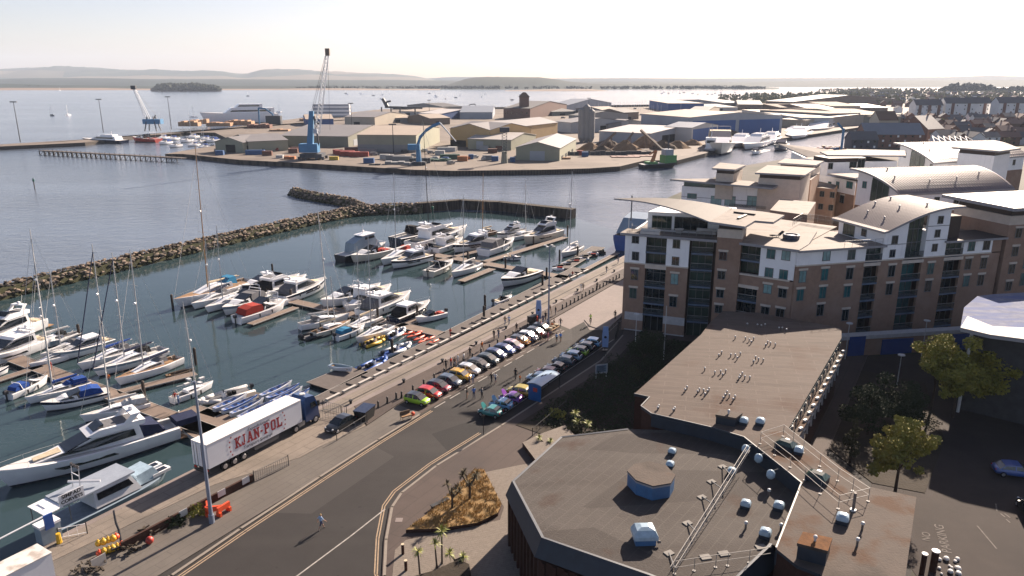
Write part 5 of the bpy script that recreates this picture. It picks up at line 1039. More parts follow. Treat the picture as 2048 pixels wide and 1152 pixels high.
prof(t, 'wheelhouse', [(-L * .3, 1.8), (-L * .28, 4.2), (-L * .05, 5.6), (L * .16, 5.7), (L * .2, 4.2), (L * .3, 1.8)], L * .11, gelgrey); prof(t, 'windows', [(-L * .04, 4.6), (-L * .03, 5.2), (L * .15, 5.3), (L * .16, 4.7)], L * .098, bglass, tum=0)
prof(t, 'roof', [(-L * .1, 5.6), (-L * .1, 5.8), (L * .18, 5.9), (L * .18, 5.7)], L * .1, gel); m = MB(); m.tube((0, 0, 5.8), (0, 0, 8), .08); m.ball((.6, .5, 6.4), .4); m.build('mast', gel, t)
place(CR, 'white cruiser lying in front of the grey patrol boat', 'motor boat', (702, 528), (781, 508), cruiser, hullc=gelc, top='red')
place(SY, 'white sailing boat with slender mast between two cruisers of the fifth cluster', 'sailing boat', (762, 534), (830, 508), sailboat, boomc='white', hood='red', mh=20)
place(MY, 'motor yacht with domed white roof and black hull band', 'motor yacht', (782, 540), (858, 520), yacht, fly=False, stripe=gelnavy, hardtop=True)
place(MY, 'biggest white motor yacht of the marina showing its stern', 'motor yacht', (934, 470), (822, 500), yacht, fly=True, hardtop=False)
place(SY, 'large black masted racing yacht with navy hull behind the biggest yacht', 'sailing yacht', (905, 464), (790, 491), sailboat, hullc=gelnavy, boomc='black', hood='black', mastm=blackp, mh=31)
place(MY, 'small white flybridge cruiser below the biggest motor yacht', 'motor yacht', (926, 489), (868, 508), yacht)
place(CR, 'white cruiser with black hull stripe and blue windscreen', 'motor boat', (905, 508), (985, 490), yacht, fly=False, stripe=gelnavy, hardtop=True)
place('fishing_boat', 'small open fishing boat with orange floats left of a sailing boat', 'fishing boat', (906, 533), (857, 554), cruiser, outboard=True, hullc=gelc, top='grey')
place(SY, 'small white sailing boat with pale mast at the walkway junction', 'sailing boat', (903, 558), (957, 535), sailboat, boomc='white', hood='grey', mh=17)
place(SY, 'white boat with cluttered cockpit on the first finger of the far walkway', 'sailing boat', (1028, 491), (967, 512), cruiser, canvas='grey', arch=True)
place(SY, 'old wooden ketch with tan mast and brown deckhouse', 'ketch', (946, 477), (990, 468), sailboat, hullc=mt('ketch_brown', (.2, .11, .06), .6), mastm=wood, boomc='cream', hood='cream', mh=17, deckm=teak)
place(MY, 'white motor cruiser with black stripe left of the trawler yacht', 'motor yacht', (993, 479), (1046, 468), yacht, stripe=gelnavy)
place(MY, 'tall cream trawler yacht with three decks beside the far finger', 'trawler yacht', (1047, 493), (1118, 472), yacht, hullc=gelc)
place(CR, 'small white cabin cruiser moored at the crossing of the far walkway', 'motor boat', (1043, 521), (1008, 519), cruiser, stripe=gelnavy)
place('speed_boat', 'sleek white speed boat alone below the far walkway', 'speed boat', (1002, 577), (1073, 552), cruiser, stripe=gelnavy, arch=False)
place('fishing_boat', 'small white outboard boat tied to the long walkway', 'motor boat', (1024, 600), (988, 612), cruiser, outboard=True, cuddy=False, arch=False)
place(SY, 'white sailing boat near the navy blue ship', 'sailing boat', (1122, 517), (1160, 500), sailboat, boomc='white', hood='white', mh=20)
for i in range(11):
 k = i / 10; a = P(1118 + 84 * k, 541 - 34 * k, WZ); 
 t = thing('jet_ski', 'black jet ski in the dense row on the far dock', 'jet ski', a + QN * (-.3 - (i % 2) * .9), QA + 2.2, 'jet skis')
 m = MB(); m.loft([[(-1.5, -.5, .1), (-1.5, .5, .1), (-1.5, .4, .5), (-1.5, -.4, .5)], [(.4, -.6, .1), (.4, .6, .1), (.4, .45, .75), (.4, -.45, .75)], [(1.6, -.08, .3), (1.6, .08, .3), (1.6, .06, .6), (1.6, -.06, .6)]]); m.build('hull', motorb if i % 3 else gel, t)
 m = MB(); m.box(-1.1, .2, -.2, .2, .5, .9); m.build('seat', CLOTH['black'] if i % 4 else CLOTH['red'], t); m = MB(); m.tube((.5, -.4, 1.05), (.5, .4, 1.05), .04); m.tube((.5, 0, .7), (.5, 0, 1.05), .06); m.build('handlebar', motorb, t)
for nm, lab, a, b, fn, kw in ((CR, 'small white motor boat tip below the walkway at the left edge', (20, 745), (-52, 766), cruiser, dict(stripe=gelnavy)),
 (CR, 'slim white cruiser between dark sports cruiser and canopied cruiser', (452, 618), (528, 592), cruiser, dict(top='white')), (SY, 'small sailing boat with dark deck close to the classic yacht', (384, 622), (470, 592), sailboat, dict(boomc='navy', mh=12, hood='grey')),
 (CR, 'white open cruiser behind the wheelhouse motor yacht', (600, 562), (530, 582), cruiser, dict(top='grey')), (CR, 'white cruiser left of the brown canopied yacht', (690, 628), (752, 604), cruiser, dict(top='cream')),
 (CR, 'white cruiser at the back of the fourth cluster', (762, 582), (690, 606), cruiser, dict(canvas='white')), ('rigid_inflatable', 'dark inflatable tender at the left of the fourth cluster', (668, 662), (606, 680), rib, dict(tube=tubek, motors=2)),
 (SY, 'sailing boat with brown sail cover between turquoise canopy and walkway', (690, 668), (758, 642), sailboat, dict(boomc='cream', mh=14, hood=None)), (CR, 'white motor boat nose to the grey speed boat', (800, 604), (746, 624), cruiser, dict(stripe=gelgrey)),
 (CR, 'small white cruiser between the biggest yacht and its finger', (884, 497), (838, 511), cruiser, dict(top='grey')), (CR, 'small boat with white cover left of the fishing boat', (848, 520), (800, 534), cruiser, dict(canvas='white', arch=False)), (SY, 'slim sailing boat behind the cream trawler yacht', (1075, 470), (1020, 482), sailboat, dict(mh=15, boomc='white', hood=None)),
 (SY, 'white sailing boat with white hood beside the slim white one', (60, 742), (150, 712), sailboat, dict(mh=15, boomc='white', hood='white'))): place(nm, lab, 'sailing boat' if fn is sailboat else 'inflatable boat' if fn is rib else 'motor boat', a, b, fn, **kw)
t = thing('ferry', 'navy blue hulled ship with grey sloping bow ramp beyond the quay end', 'ship', (P(1212, 500, WZ) + P(1290, 488, WZ)) / 2 + Vector((6, 8, 0)), QA + .1)
hull(t, 30, 9, 4.6, [gelblue, gelblue, gelblue, gelgrey], bow=4, fine=.75, deckmat=greyroof); prof(t, 'bow_ramp', [(-14, 4.6), (-9, 8.0), (-2, 8.6), (8, 6.5), (8, 4.6)], 3.6, gelgrey); m = MB(); m.tube((-14.5, 0, 4), (-14.5, 0, 9), .1); m.build('flag_pole', gel, t)
for zz in (2.6,): text('LADY', 1.3, gel, t, (-12, -4.62, zz), (math.pi / 2, 0, 0), name='ship_mark')
# ============================================================ pontoons, piles, breakwater
plank = mt('pontoon_planks', (.22, .17, .14), .85, .15, 1, world=True); overlay(plank, (.12, .095, .08), 'wave', 1.2, .8, .95, amt=.5, rot=-QA)
plankg = mt('grey_walkway_planks', (.14, .12, .11), .85, .15, 1, world=True); overlay(plankg, (.07, .06, .06), 'wave', 1.4, .8, .95, amt=.5, rot=-QA)
edgew = mt('pale_pontoon_edge', (.4, .37, .34), .7, .1, 1)
def pontoon(label, a, b, w_, m_=plank, off=0, z=PZ):
 a = P(*a, z) if not isinstance(a, Vector) else a; b = P(*b, z) if not isinstance(b, Vector) else b
 d = b - a; L = d.length; t = thing('pontoon', label, 'pontoon', (a + b) / 2, math.atan2(d.y, d.x)); t.location.z = z
 MB().box(-L / 2, L / 2, -w_ / 2, w_ / 2, -.08, 0).build('deck', m_, t)
 m = MB(); m.box(-L / 2, L / 2, -w_ / 2 - .06, -w_ / 2, -.14, .03); m.box(-L / 2, L / 2, w_ / 2, w_ / 2 + .06, -.14, .03); e = m.build('edge_beam', edgew, t); e['kind'] = 'stuff'
 m = MB(); n = max(2, int(L / 5)); [m.box(-L / 2 + L * (i + .15) / n, -L / 2 + L * (i + .85) / n, -w_ / 2 + .05, w_ / 2 - .05, -.7, -.08) for i in range(n)]; f = m.build('floats', piling, t); f['kind'] = 'stuff'
 return t
pontoon('main planked walkway of the near left pontoon', (-40, 690), (430, 866), 2.6)
pontoon('wide planked end of the near left pontoon by the lorry', (352, 826), (470, 868), 6.5)
pontoon('finger pontoon at the left edge below the walkway', (-30, 768), (84, 731), 1.4)
pontoon('finger pontoon beside the big cream decked sailing boat', (236, 784), (392, 746), 1.6)
pontoon('short finger pontoon beside the large left edge yachts', (-10, 708), (45, 690), 1.6)
pontoon('dark planked finger under the covered inflatable', (412, 830), (512, 784), 3.2, plankg)
pontoon('brown floating platform carrying the white dinghy', (636, 772), (715, 738), 5.0, plankg)
pontoon('planked walkway from the quay walk to the third cluster', (884, 668), (560, 596), 2.4)
pontoon('finger pontoon beside the red cushioned speed boat', (500, 648), (592, 614), 1.5)
pontoon('finger pontoon between the fourth cluster and the grey speed boat', (785, 658), (850, 632), 1.6)
pontoon('pale planked walkway across the fifth cluster', (1140, 556), (858, 507), 3.0)
pontoon('long finger pontoon pointing at the breakwater end', (948, 530), (1131, 474), 2.0)
pontoon('finger pontoon beside the small sailing boat at the junction', (922, 562), (985, 537), 1.8)
pontoon('finger pontoon between cruiser and sailing boat in the fifth cluster', (866, 524), (1008, 489), 1.7)
pontoon('finger pontoon beside the biggest motor yacht', (800, 512), (868, 492), 1.7)
t = pontoon('long grey walkway floating beside the quay', U(41.5, -4.6, PZ), U(132, -7.6, PZ), 3.2, plankg)
t = pontoon('wide grey dock beyond the jet skis', U(130, -11.0, PZ), U(156, -13.5, PZ), 3.6, plankg)
pontoon('short pale dock beside the jet skis', U(131, -5.5, PZ), U(152, -6.2, PZ), 1.2)
for i in range(26):
 u = 42.5 + i * 3.3; t = thing('fender_beam', 'pale timber beam between quay wall and long walkway', 'beam', U(u + 1.3, -2.2 - i * .03, -.9), QA, 'beams along the quay wall')
 MB().box(-1.3, 1.3, -.22, .22, -.15, .15).build('beam', edgew, t); MB().box(1.35, 1.75, -.2, 2.0, -.4, .0).build('bracket', plankg, t)
pile0 = thing('mooring_pile', 'dark steel mooring pile standing beside a pontoon', 'mooring pile', (0, 0, 0), 0, 'mooring piles')
m = MB(); m.tube((0, 0, -3), (0, 0, 2.8), .24, n=8); m.build('post', mt('dark_pile', (.05, .038, .032), .8, .2, 1), pile0); m = MB(); m.tube((0, 0, 2.8), (0, 0, 3.0), .27, .1, n=8); m.build('cap', piling, pile0)
PL = [(346, 617), (546, 552), (583, 606), (160, 680), (290, 800), (392, 730), (968, 641), (756, 645), (835, 640), (1135, 470), (1067, 493), (1034, 465), (1011, 540), (936, 525), (869, 530), (968, 478), (1093, 560), (1155, 515), (1119, 522), (970, 618), (785, 712), (1085, 575)]
for i, q in enumerate(PL):
 loc = P(*q, WZ)
 if i == 0: pile0.location = loc
 else: dup(pile0, loc, 0)
rockm = mt('breakwater_rock', (.21, .165, .125), .9, .35, .35, bump=.6, bscale=3, world=True, col2=(.10, .085, .07))
weed = mt('weedy_rock', (.04, .04, .018), .95, .4, 1, world=True)
bw = thing('rock_breakwater', 'long breakwater of heaped boulders sheltering the marina', 'breakwater')
def mound(path, w_, h, seed, n_per=12):
 rr = random.Random(seed); m = MB(); k = MB()
 for (a, b) in zip(path, path[1:]):
  d = b - a; L = d.length; d.normalize(); s = Vector((-d.y, d.x, 0))
  a2, b2 = a - d * 1.0, b + d * 1.0
  pr = [(-w_ / 2, WZ - 1), (-w_ * .2, WZ + h * .75), (w_ * .2, WZ + h * .75), (w_ / 2, WZ - 1)]
  m.add([Vector((p.x + s.x * o, p.y + s.y * o, z)) for p in (a2, b2) for o, z in pr], [(0, 1, 5, 4), (1, 2, 6, 5), (2, 3, 7, 6), (0, 3, 2, 1), (4, 5, 6, 7)])
  for i in range(int(L * n_per)):
   u = rr.random() * L; o = rr.uniform(-1, 1); z = WZ + h * (1 - abs(o) ** 1.3) * .95 + .15; r = rr.uniform(.28, .72) * (1.1 if abs(o) > .4 else .9)
   c = a + d * u + s * (o * w_ * .46); q = []
   for vx in ((1, 0, 0), (0, 1, 0), (-1, 0, 0), (0, -1, 0), (.5, .5, .8), (-.6, .4, .7), (0, -.6, .75), (.4, .3, -.7), (-.3, -.3, -.7)):
    q.append(Vector((c.x + vx[0] * r * rr.uniform(.7, 1.2), c.y + vx[1] * r * rr.uniform(.7, 1.2), z + vx[2] * r * rr.uniform(.5, .9))))
   k.add(q, [(0, 1, 4), (1, 5, 4), (1, 2, 5), (2, 3, 6), (5, 2, 6), (3, 0, 6), (0, 4, 6), (4, 5, 6), (0, 3, 7), (1, 0, 7), (2, 1, 8), (3, 2, 8), (1, 7, 8), (7, 3, 8)], 1 if z < WZ + .6 else rr.choice((0, 2, 2, 3)))
 m.build('rubble_core', weed, bw); o = k.build('rock_armour', [rockm, weed, mt('pale_rock', (.24, .185, .14), .9, .3, .5, world=True), mt('dark_rock', (.06, .05, .042), .9, .3, .5, world=True)], bw); o['kind'] = 'stuff'
wz = WZ
mound([P(-60, 610, wz), P(60, 580, wz), P(200, 547, wz), P(350, 511, wz), P(480, 480, wz), P(570, 459, wz), P(650, 441, wz), P(700, 431, wz)], 6.5, 3.0, 3)
mound([P(700, 431, wz), P(760, 426, wz), P(840, 424, wz)], 7.5, 3.3, 4)
mound([P(735, 427, wz), P(700, 411, wz), P(650, 403, wz), P(610, 395, wz), P(590, 389, wz)], 6.5, 3.0, 5)
pw_ = thing('piled_breakwater', 'dark piled breakwater wall closing the marina on the far side', 'breakwater')
pp = [P(835, 424, wz), P(920, 417, wz), P(1000, 421, wz), P(1146, 437, wz)]
m = MB(); kk = MB()
for a, b in zip(pp, pp[1:]):
 d = b - a; L = d.length; d.normalize(); s = Vector((-d.y, d.x, 0)); m.prism([(a - s * 1.4 - d * .2)[:2], (b - s * 1.4 + d * .2)[:2], (b + s * 1.6 + d * .2)[:2], (a + s * 1.6 - d * .2)[:2]], WZ - 3, WZ + 3.2, 0, 1)
 for i in range(int(L / 1.9)): q = a + d * (i * 1.9) - s * 1.5; kk.cbox((q.x, q.y, WZ + .8), .5, .5, 5.0, rz=math.atan2(d.y, d.x))
m.build('wall', [piling, scrub], pw_); o = kk.build('fender_piles', piling, pw_); o['kind'] = 'stuff'
for px, py, lab in ((866, 438, 'green marker post near the breakwater corner'), (1139, 432, 'small white box on the end of the piled breakwater')):
 t = thing('marker', lab, 'marker', P(px, py, WZ)); m = MB(); m.tube((0, 0, -1), (0, 0, 3.4), .15, n=6); m.build('post', CLOTH['green'] if px < 1000 else gel, t); m = MB(); m.box(-.35, .35, -.35, .35, 3.4, 4.2); m.build('topmark', CLOTH['green'] if px < 1000 else gel, t)
t = thing('channel_marker', 'thin green channel marker post standing in the open water', 'marker', P(70, 380, WZ)); m = MB(); m.tube((0, 0, -2), (0, 0, 3.6), .18, n=6); m.build('post', piling, t); m = MB(); m.tube((0, 0, 3.6), (0, 0, 5), .5, .1, n=6); m.build('topmark', CLOTH['green'], t)
# ============================================================ cars
tyre = mt('tyre_rubber', (.012, .012, .013), .8, .2, 3); rimm = mt('alloy_rim', (.4, .4, .42), .35, .1, 2, metal=.7)
cglass = mt('car_glass', (.012, .017, .022), .06, .3, 1, spec=.8); lampw = mt('headlight_lens', (.6, .6, .6), .15, .05, 2); lampr = mt('tail_light_lens', (.4, .02, .015), .25, .1, 2); trimb = mt('black_trim', (.015, .015, .016), .55, .1, 2)
def paint(name, c, r=.28): return mt('car_paint_' + name, c, r, .04, .8, metal=.15, coat=.7)
def wheel(t, x, y, r=.3, w_=.2):
 s = 1 if y > 0 else -1; m = MB(); m.tube((x, y - s * w_ / 2, r), (x, y + s * w_ / 2, r), r, n=14); w = m.build('wheel', tyre, t)
 m = MB(); m.tube((x, y + s * (w_ / 2 - .02), r), (x, y + s * (w_ / 2 + .015), r), r * .62, r * .55, n=10); m.build('rim', rimm, w)
def car(label, col, loc, rz, L=3.6, W=1.64, H=1.48, kind='hatch', group='cars', hood=False, open_=None, roofc=None, cat='car', stripe=None):
 t = thing('parked_car', label, cat, loc, rz, group)
 st = {'hatch': [(-.5, .62, .48, .7), (-.487, .84, .32, .92), (-.36, .97, .22, .97), (-.1, 1, .2, .95), (.2, 1, .2, .93), (.36, .95, .24, .85), (.46, .84, .3, .7), (.5, .6, .4, .55)],
          'classic': [(-.5, .5, .4, .6), (-.45, .78, .28, .8), (-.3, .92, .22, .92), (0, .96, .22, .9), (.25, .92, .22, .86), (.38, .86, .25, .8), (.47, .7, .32, .66), (.5, .45, .4, .55)],
          'saloon': [(-.5, .75, .42, .75), (-.47, .9, .3, .9), (-.3, 1, .22, .95), (0, 1, .2, .93), (.25, 1, .2, .9), (.4, .95, .25, .8), (.48, .8, .32, .65), (.5, .65, .4, .55)]}[kind]
 hw = W / 2; m = MB(); rg = []
 for x, w_, z0, z1 in st:
  w_ *= hw; zm = (z0 + z1) / 2
  rg.append([(x * L, -w_ * .8, z0), (x * L, -w_, z0 + .14), (x * L, -w_ * 1.0, zm + .1), (x * L, -w_ * .9, z1 - .04), (x * L, -w_ * .6, z1 + .02), (x * L, w_ * .6, z1 + .02), (x * L, w_ * .9, z1 - .04), (x * L, w_, zm + .1), (x * L, w_, z0 + .14), (x * L, w_ * .8, z0)])
 m.loft(rg); b = m.build('body', col, t); m2 = b.data
 m2.flip_normals() if m2.polygons[0].normal.dot(m2.polygons[0].center) < 0 and False else None
 autosmooth(b, 50)
 gp = {'hatch': [(-.47, .93), (-.43, 1.22), (-.36, H - .1), (-.18, H - .02), (.02, H - .05), (.12, H - .16), (.30, .9)], 'classic': [(-.43, .88), (-.36, 1.15), (-.22, H - .08), (-.05, H - .02), (.06, H - .12), (.2, .86)],
          'saloon': [(-.42, .93), (-.3, H - .12), (-.12, H - .02), (.06, H - .06), (.27, .9)]}[kind]
 gh = [(x * L, z) for x, z in gp]
 prof(t, 'windows', gh, hw * .93, cglass, tum=.32)
 tp = [p for p in gh if p[1] > H - .2]; rp = [(p[0], p[1] + .025) for p in tp] + [(tp[-1][0] + .02, tp[-1][1] - .03), (tp[0][0] - .02, tp[0][1] - .05)]
 prof(t, 'roof_panel', rp, hw * .93 - .32 * (H - .2 - .9), roofc or col, tum=.25)
 for xa, xb, za, zb in ((gh[0][0], gh[1][0], gh[0][1], gh[1][1]), (-.08 * L, -.09 * L, .9, H - .05)):
  prof(t, 'pillar', [(xa - .02, .88), (xa + .1, .88), (xb + .14, zb), (xb + .02, zb)], hw * .945, col, tum=.31)
 for x in (-.325 * L, .32 * L):
  for s in (-1, 1): wheel(t, x, s * (hw - .1), .29 if kind != 'saloon' else .32)
 for s in (-1, 1):
  m = MB(); m.ball((L * .452, s * hw * .66, .68), .13, n=8, k=4); m.build('headlight', lampw, t)
  m = MB(); m.cbox((-L * .488, s * hw * .68, .74), .08, .16, .2); m.build('tail_light', lampr, t)
  m = MB(); m.cbox((L * .17, s * (hw + .08), .98), .12, .16, .12); m.build('wing_mirror', col, t)
 m = MB(); m.cbox((L * .485, 0, .36), .1, W * .7, .16); m.build('bumper', trimb if kind != 'classic' else chrome, t)
 m = MB(); m.cbox((L * .503, 0, .48), .02, .45, .11); m.build('number_plate', whitecap, t)
 if stripe: prof(t, 'stripe', [(-.4 * L, .5), (-.4 * L, .56), (.4 * L, .54), (.4 * L, .48)], hw * 1.005, stripe, tum=0)
 if hood:
  m = MB(); q = [(0, -.5), (.5, -.45), (.78, -.25), (.8, .25), (.5, .45), (0, .5)]; a = 1.0; x0 = .24 * L
  m.add([(x0 + px_ * math.cos(a) + d, py_, .93 + px_ * math.sin(a)) for d in (0, .05) for px_, py_ in q], [(0, 1, 2, 3, 4, 5), (11, 10, 9, 8, 7, 6)] + [(i, i + 6, (i + 1) % 6 + 6, (i + 1) % 6) for i in range(6)]); m.build('raised_bonnet', col, t)
  m = MB(); m.box(.2 * L, .42 * L, -.45, .45, .8, .9); m.build('engine_bay', trimb, t)
 return t
pc = {k: paint(k, c) for k, c in dict(lime=(.30, .52, .02), red=(.42, .015, .012), darkred=(.2, .012, .03), navygrey=(.06, .085, .12), yellow=(.62, .33, .01), silver=(.5, .52, .55), black=(.015, .017, .02), darkgreen=(.03, .045, .045), navy=(.015, .03, .11), blue=(.03, .08, .28), pink=(.5, .35, .4), orange=(.55, .22, .02), white=(.62, .63, .65), darkgrey=(.04, .045, .055), teal=(.03, .2, .2), skyblue=(.16, .38, .62), purple=(.22, .06, .36), olive=(.36, .28, .03), paleblue=(.28, .42, .55), wine=(.12, .01, .02)).items()}
HN = math.atan2(-.5202, .8540)
R1 = [('lime', 'bright lime green small hatchback at the near end of the quay row', 'black'), ('red', 'bright red small hatchback beside the lime one', None), ('darkred', 'dark red small car with white stripes in the quay row', 'black'), ('navygrey', 'grey blue small car between the dark red and the yellow ones', None),
      ('yellow', 'yellow small car with raised striped roof in the quay row', None), ('silver', 'silver white small car right behind the yellow one', None), ('black', 'black small car after the silver white one', None), ('darkgreen', 'dark green small car in the middle of the quay row', None),
      ('navy', 'navy blue small car in the middle of the quay row', None), ('blue', 'blue and white small car beyond the navy one', 'navy'), ('pink', 'pale pink small car beyond the blue and white one', None), ('orange', 'orange and black small car in the far part of the quay row', 'black'),
      ('white', 'white small car with people standing at its nose', None), ('darkgrey', 'dark grey small car second from the far end of the quay row', None), ('black', 'black small car at the far end of the quay row by the stall', None)]
for i, (c, lab, rf_) in enumerate(R1):
 car(lab, pc[c], U(46.9 + i * 2.47, 10.35 + .1 * math.sin(i * 2.1), -.1), HN + .1 + .04 * math.sin(i * 1.7), group='small cars in the quay row', hood=False, roofc=pc[rf_] if rf_ else None, stripe=whitecap if i in (2, 9) else None)
R2 = [(48.9, 'teal', 'classic teal small car with raised front lid in the shade', 'classic', True), (51.5, 'skyblue', 'classic light blue small car with raised lid seen from behind', 'classic', True), (53.9, 'purple', 'classic purple small car with raised lid', 'classic', True), (56.4, 'olive', 'mustard yellow small car beside the shelter', 'hatch', False),
      (61.8, 'paleblue', 'white blue small car half hidden behind the shelter roof', 'hatch', False), (64.3, 'wine', 'wine red small car beyond the shelter', 'hatch', False), (66.8, 'black', 'black motor car with chrome lamps in the shaded row', 'classic', False), (69.7, 'navygrey', 'grey blue small car in the middle of the shaded row', 'hatch', False),
      (72.2, 'paleblue', 'pale blue small car in the far part of the shaded row', 'hatch', False), (74.6, 'lime', 'black and lime green small car in the shaded row', 'hatch', False), (76.9, 'darkgrey', 'dark small car second from the far end of the shaded row', 'hatch', False), (79.3, 'skyblue', 'light turquoise small car at the far end of the shaded row', 'hatch', False)]
for u, c, lab, k, hd in R2:
 car(lab, pc[c], U(u, 20.6 if k == 'hatch' else 20.8, -.1), HN + math.pi + .12, kind=k, L=3.5 if k == 'hatch' else 3.25, H=1.46 if k == 'hatch' else 1.36, hood=hd, group='small cars in the shaded row', roofc=pc['black'] if c == 'lime' else None)
car('black car with lit tail lamps parked ahead of the lorry', pc['black'], U(36.0, 6.85, 0), QA + math.pi, L=4.4, W=1.8, H=1.5, kind='saloon', group=None)
yard = mt('yard_asphalt', (.10, .078, .07), .9, .12, .4, bump=.3, bscale=20, world=True); overlay(yard, (.065, .052, .048), 'noise', .12, .5, .7, amt=.8); overlay(yard, (.03, .028, .028), 'noise', .05, .6, .7, amt=.4)
sheet('yard', [(34, 30), (120, 20), (130, 110), (84, 113), (50, 108.5), (46, 95), (36, 62)], -.1, yard, 'worn asphalt yard on the right')
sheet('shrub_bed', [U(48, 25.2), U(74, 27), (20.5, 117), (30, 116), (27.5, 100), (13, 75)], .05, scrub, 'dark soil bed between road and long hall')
p = P(2075, 963, -.1); car('dark blue saloon car in the shaded part of the yard', pc['blue'], P(2030, 950, -.1), -.25, L=4.5, W=1.8, H=1.45, kind='saloon', group=None)
car('dark car cut off by the right edge in the yard', pc['black'], P(2062, 1030, -.1), 1.3, L=4.4, W=1.8, H=1.5, kind='saloon', group=None)
fad = mt('faded_paint', (.13, .115, .105), .9, .3, 3, world=True)
for b_, q, s in (('NO', (1874, 1074), 1.0), ('PARKING', (1882, 1067), 1.15)):
 a = P(1893, 1098, -.08) if b_ == 'PARKING' else P(1853, 1080, -.08); c = P(1880, 1056, -.08) if b_ == 'PARKING' else P(1853, 1066, -.08)
 o = text(b_, s, fad, None, (a + c) / 2, (0, 0, math.atan2((c - a).y, (c - a).x)), name='painted_lettering', ext=.002, sx=1.0, bold=.01); o['kind'] = 'structure'; o['label'] = 'white painted words on the yard asphalt'
for a, c in (((1955, 1050), (1993, 1095)), ((2002, 1026), (2010, 1032)), ((2010, 1026), (2020, 1033)), ((2013, 1037), (2020, 1043)), ((1992, 1006), (1994, 1020))): line('yard_line', [P(*a), P(*c)], .13, -.09, fad, 'worn white line painted on the yard')
rr = random.Random(4)
for i in range(16):
 q = P(1866 + rr.random() * 55, 1116 + rr.random() * 40, -.1); s = rr.uniform(.12, .3); m = MB(); m.ball((0, 0, s * .5), s, n=6, k=4, sz=.7); tag(m.build('stone', whitecap, loc=q), 'white stone among the loose stones at the yard corner', 'stone', 'white stones at the yard corner')
for px, py, lab, r_ in ((1843, 1118, 'dark round post with pale top at the yard corner, left one', .22), (1865, 1112, 'thick dark post with white round top at the yard corner', .3)):
 t = thing('gate_post', lab, 'post', P(px, py + 30, -.1)); m = MB(); m.tube((0, 0, 0), (0, 0, 2.0), r_, n=10); m.build('post', darkbrick, t); m = MB(); m.tube((0, 0, 2.0), (0, 0, 2.1), r_ * 1.15, n=10); m.build('cap', whitecap, t)
# ============================================================ the lorry
lorry = thing('articulated_lorry', 'white articulated lorry with blue cab and red lettering parked on the quay', 'lorry', U(19.5, 2.15, 0), QA + .012)
whp = mt('trailer_white', (.58, .59, .62), .4, .04, .4); overlay(whp, (.4, .4, .42), 'noise', .5, .6, .75, amt=.4, world=False); bluecab = paint('lorry_blue', (.012, .04, .13)); redl = mt('red_lettering', (.27, .012, .02), .5, .1)
MB().box(0, 13.6, -1.27, 1.27, 1.15, 4.0).build('trailer_body', whp, lorry)
m = MB(); m.box(-.03, 13.63, -1.3, 1.3, 3.96, 4.06); m.build('trailer_roof', mt('trailer_roof_white', (.7, .68, .66), .5, .05), lorry)
for y in (-.63, .63): m = MB(); m.box(-.07, -.01, y - .6, y + .6, 1.2, 3.9); dd = m.build('rear_door', whp, lorry); m = MB(); m.tube((-.1, y - .25, 1.2), (-.1, y - .25, 3.9), .03, n=4); m.tube((-.1, y + .25, 1.2), (-.1, y + .25, 3.9), .03, n=4); m.build('locking_bar', galv, dd)
m = MB(); m.box(0, 13.2, -.45, .45, .85, 1.15); m.box(-.1, .1, -1.2, 1.2, .5, .8); m.build('chassis', trimb, lorry)
for s in (-1, 1): m = MB(); m.box(6.2, 9.8, s * 1.12 - .12, s * 1.12 + .12, .55, 1.1); m.build('side_guard', mt('side_guard_grey', (.08, .08, .085), .6), lorry); m = MB(); m.box(-.12, 0, s * .95 - .2, s * .95 + .2, .85, 1.05); m.build('tail_light', lampr, lorry)
for x in (2.1, 3.4, 4.7, 12.6, 15.9):
 for s in (-1, 1): wheel(lorry, x, s * 1.05, .5, .34)
m = MB(); m.box(11.4, 16.6, -.5, .5, .6, 1.0); m.build('tractor_chassis', trimb, lorry)
prof(lorry, 'cab', [(14.25, .75), (14.25, 3.6), (14.6, 3.95), (15.9, 3.75), (16.45, 2.5), (16.55, .6)], 1.22, bluecab, tum=.02); prof(lorry, 'windscreen', [(16.0, 3.3), (16.04, 3.35), (16.52, 2.3), (16.47, 2.25)], 1.08, cglass, tum=0)
prof(lorry, 'side_window', [(15.2, 2.25), (15.2, 3.0), (15.95, 3.0), (16.25, 2.25)], 1.235, cglass, tum=.02); m = MB(); m.tube((15.1, 0, 3.9), (15.1, 0, 4.05), .35, n=12); m.build('roof_hatch', whitecap, lorry)
for s in (-1, 1): m = MB(); m.box(16.2, 16.4, s * 1.45 - .12, s * 1.45 + .12, 2.3, 3.0); m.build('wing_mirror', trimb, lorry); m = MB(); m.box(12.9, 14.1, s * 1.0 - .2, s * 1.0 + .2, .5, 1.05); m.build('fuel_tank', galv, lorry)
m = MB(); m.box(16.5, 16.62, -1.2, 1.2, .4, .95); m.build('bumper', trimb, lorry)
yy = -1.285
def ltxt(b, s, mt_, x, z, **k): return text(b, s, mt_, lorry, (x, yy, z), (math.pi / 2, 0, 0), **k)
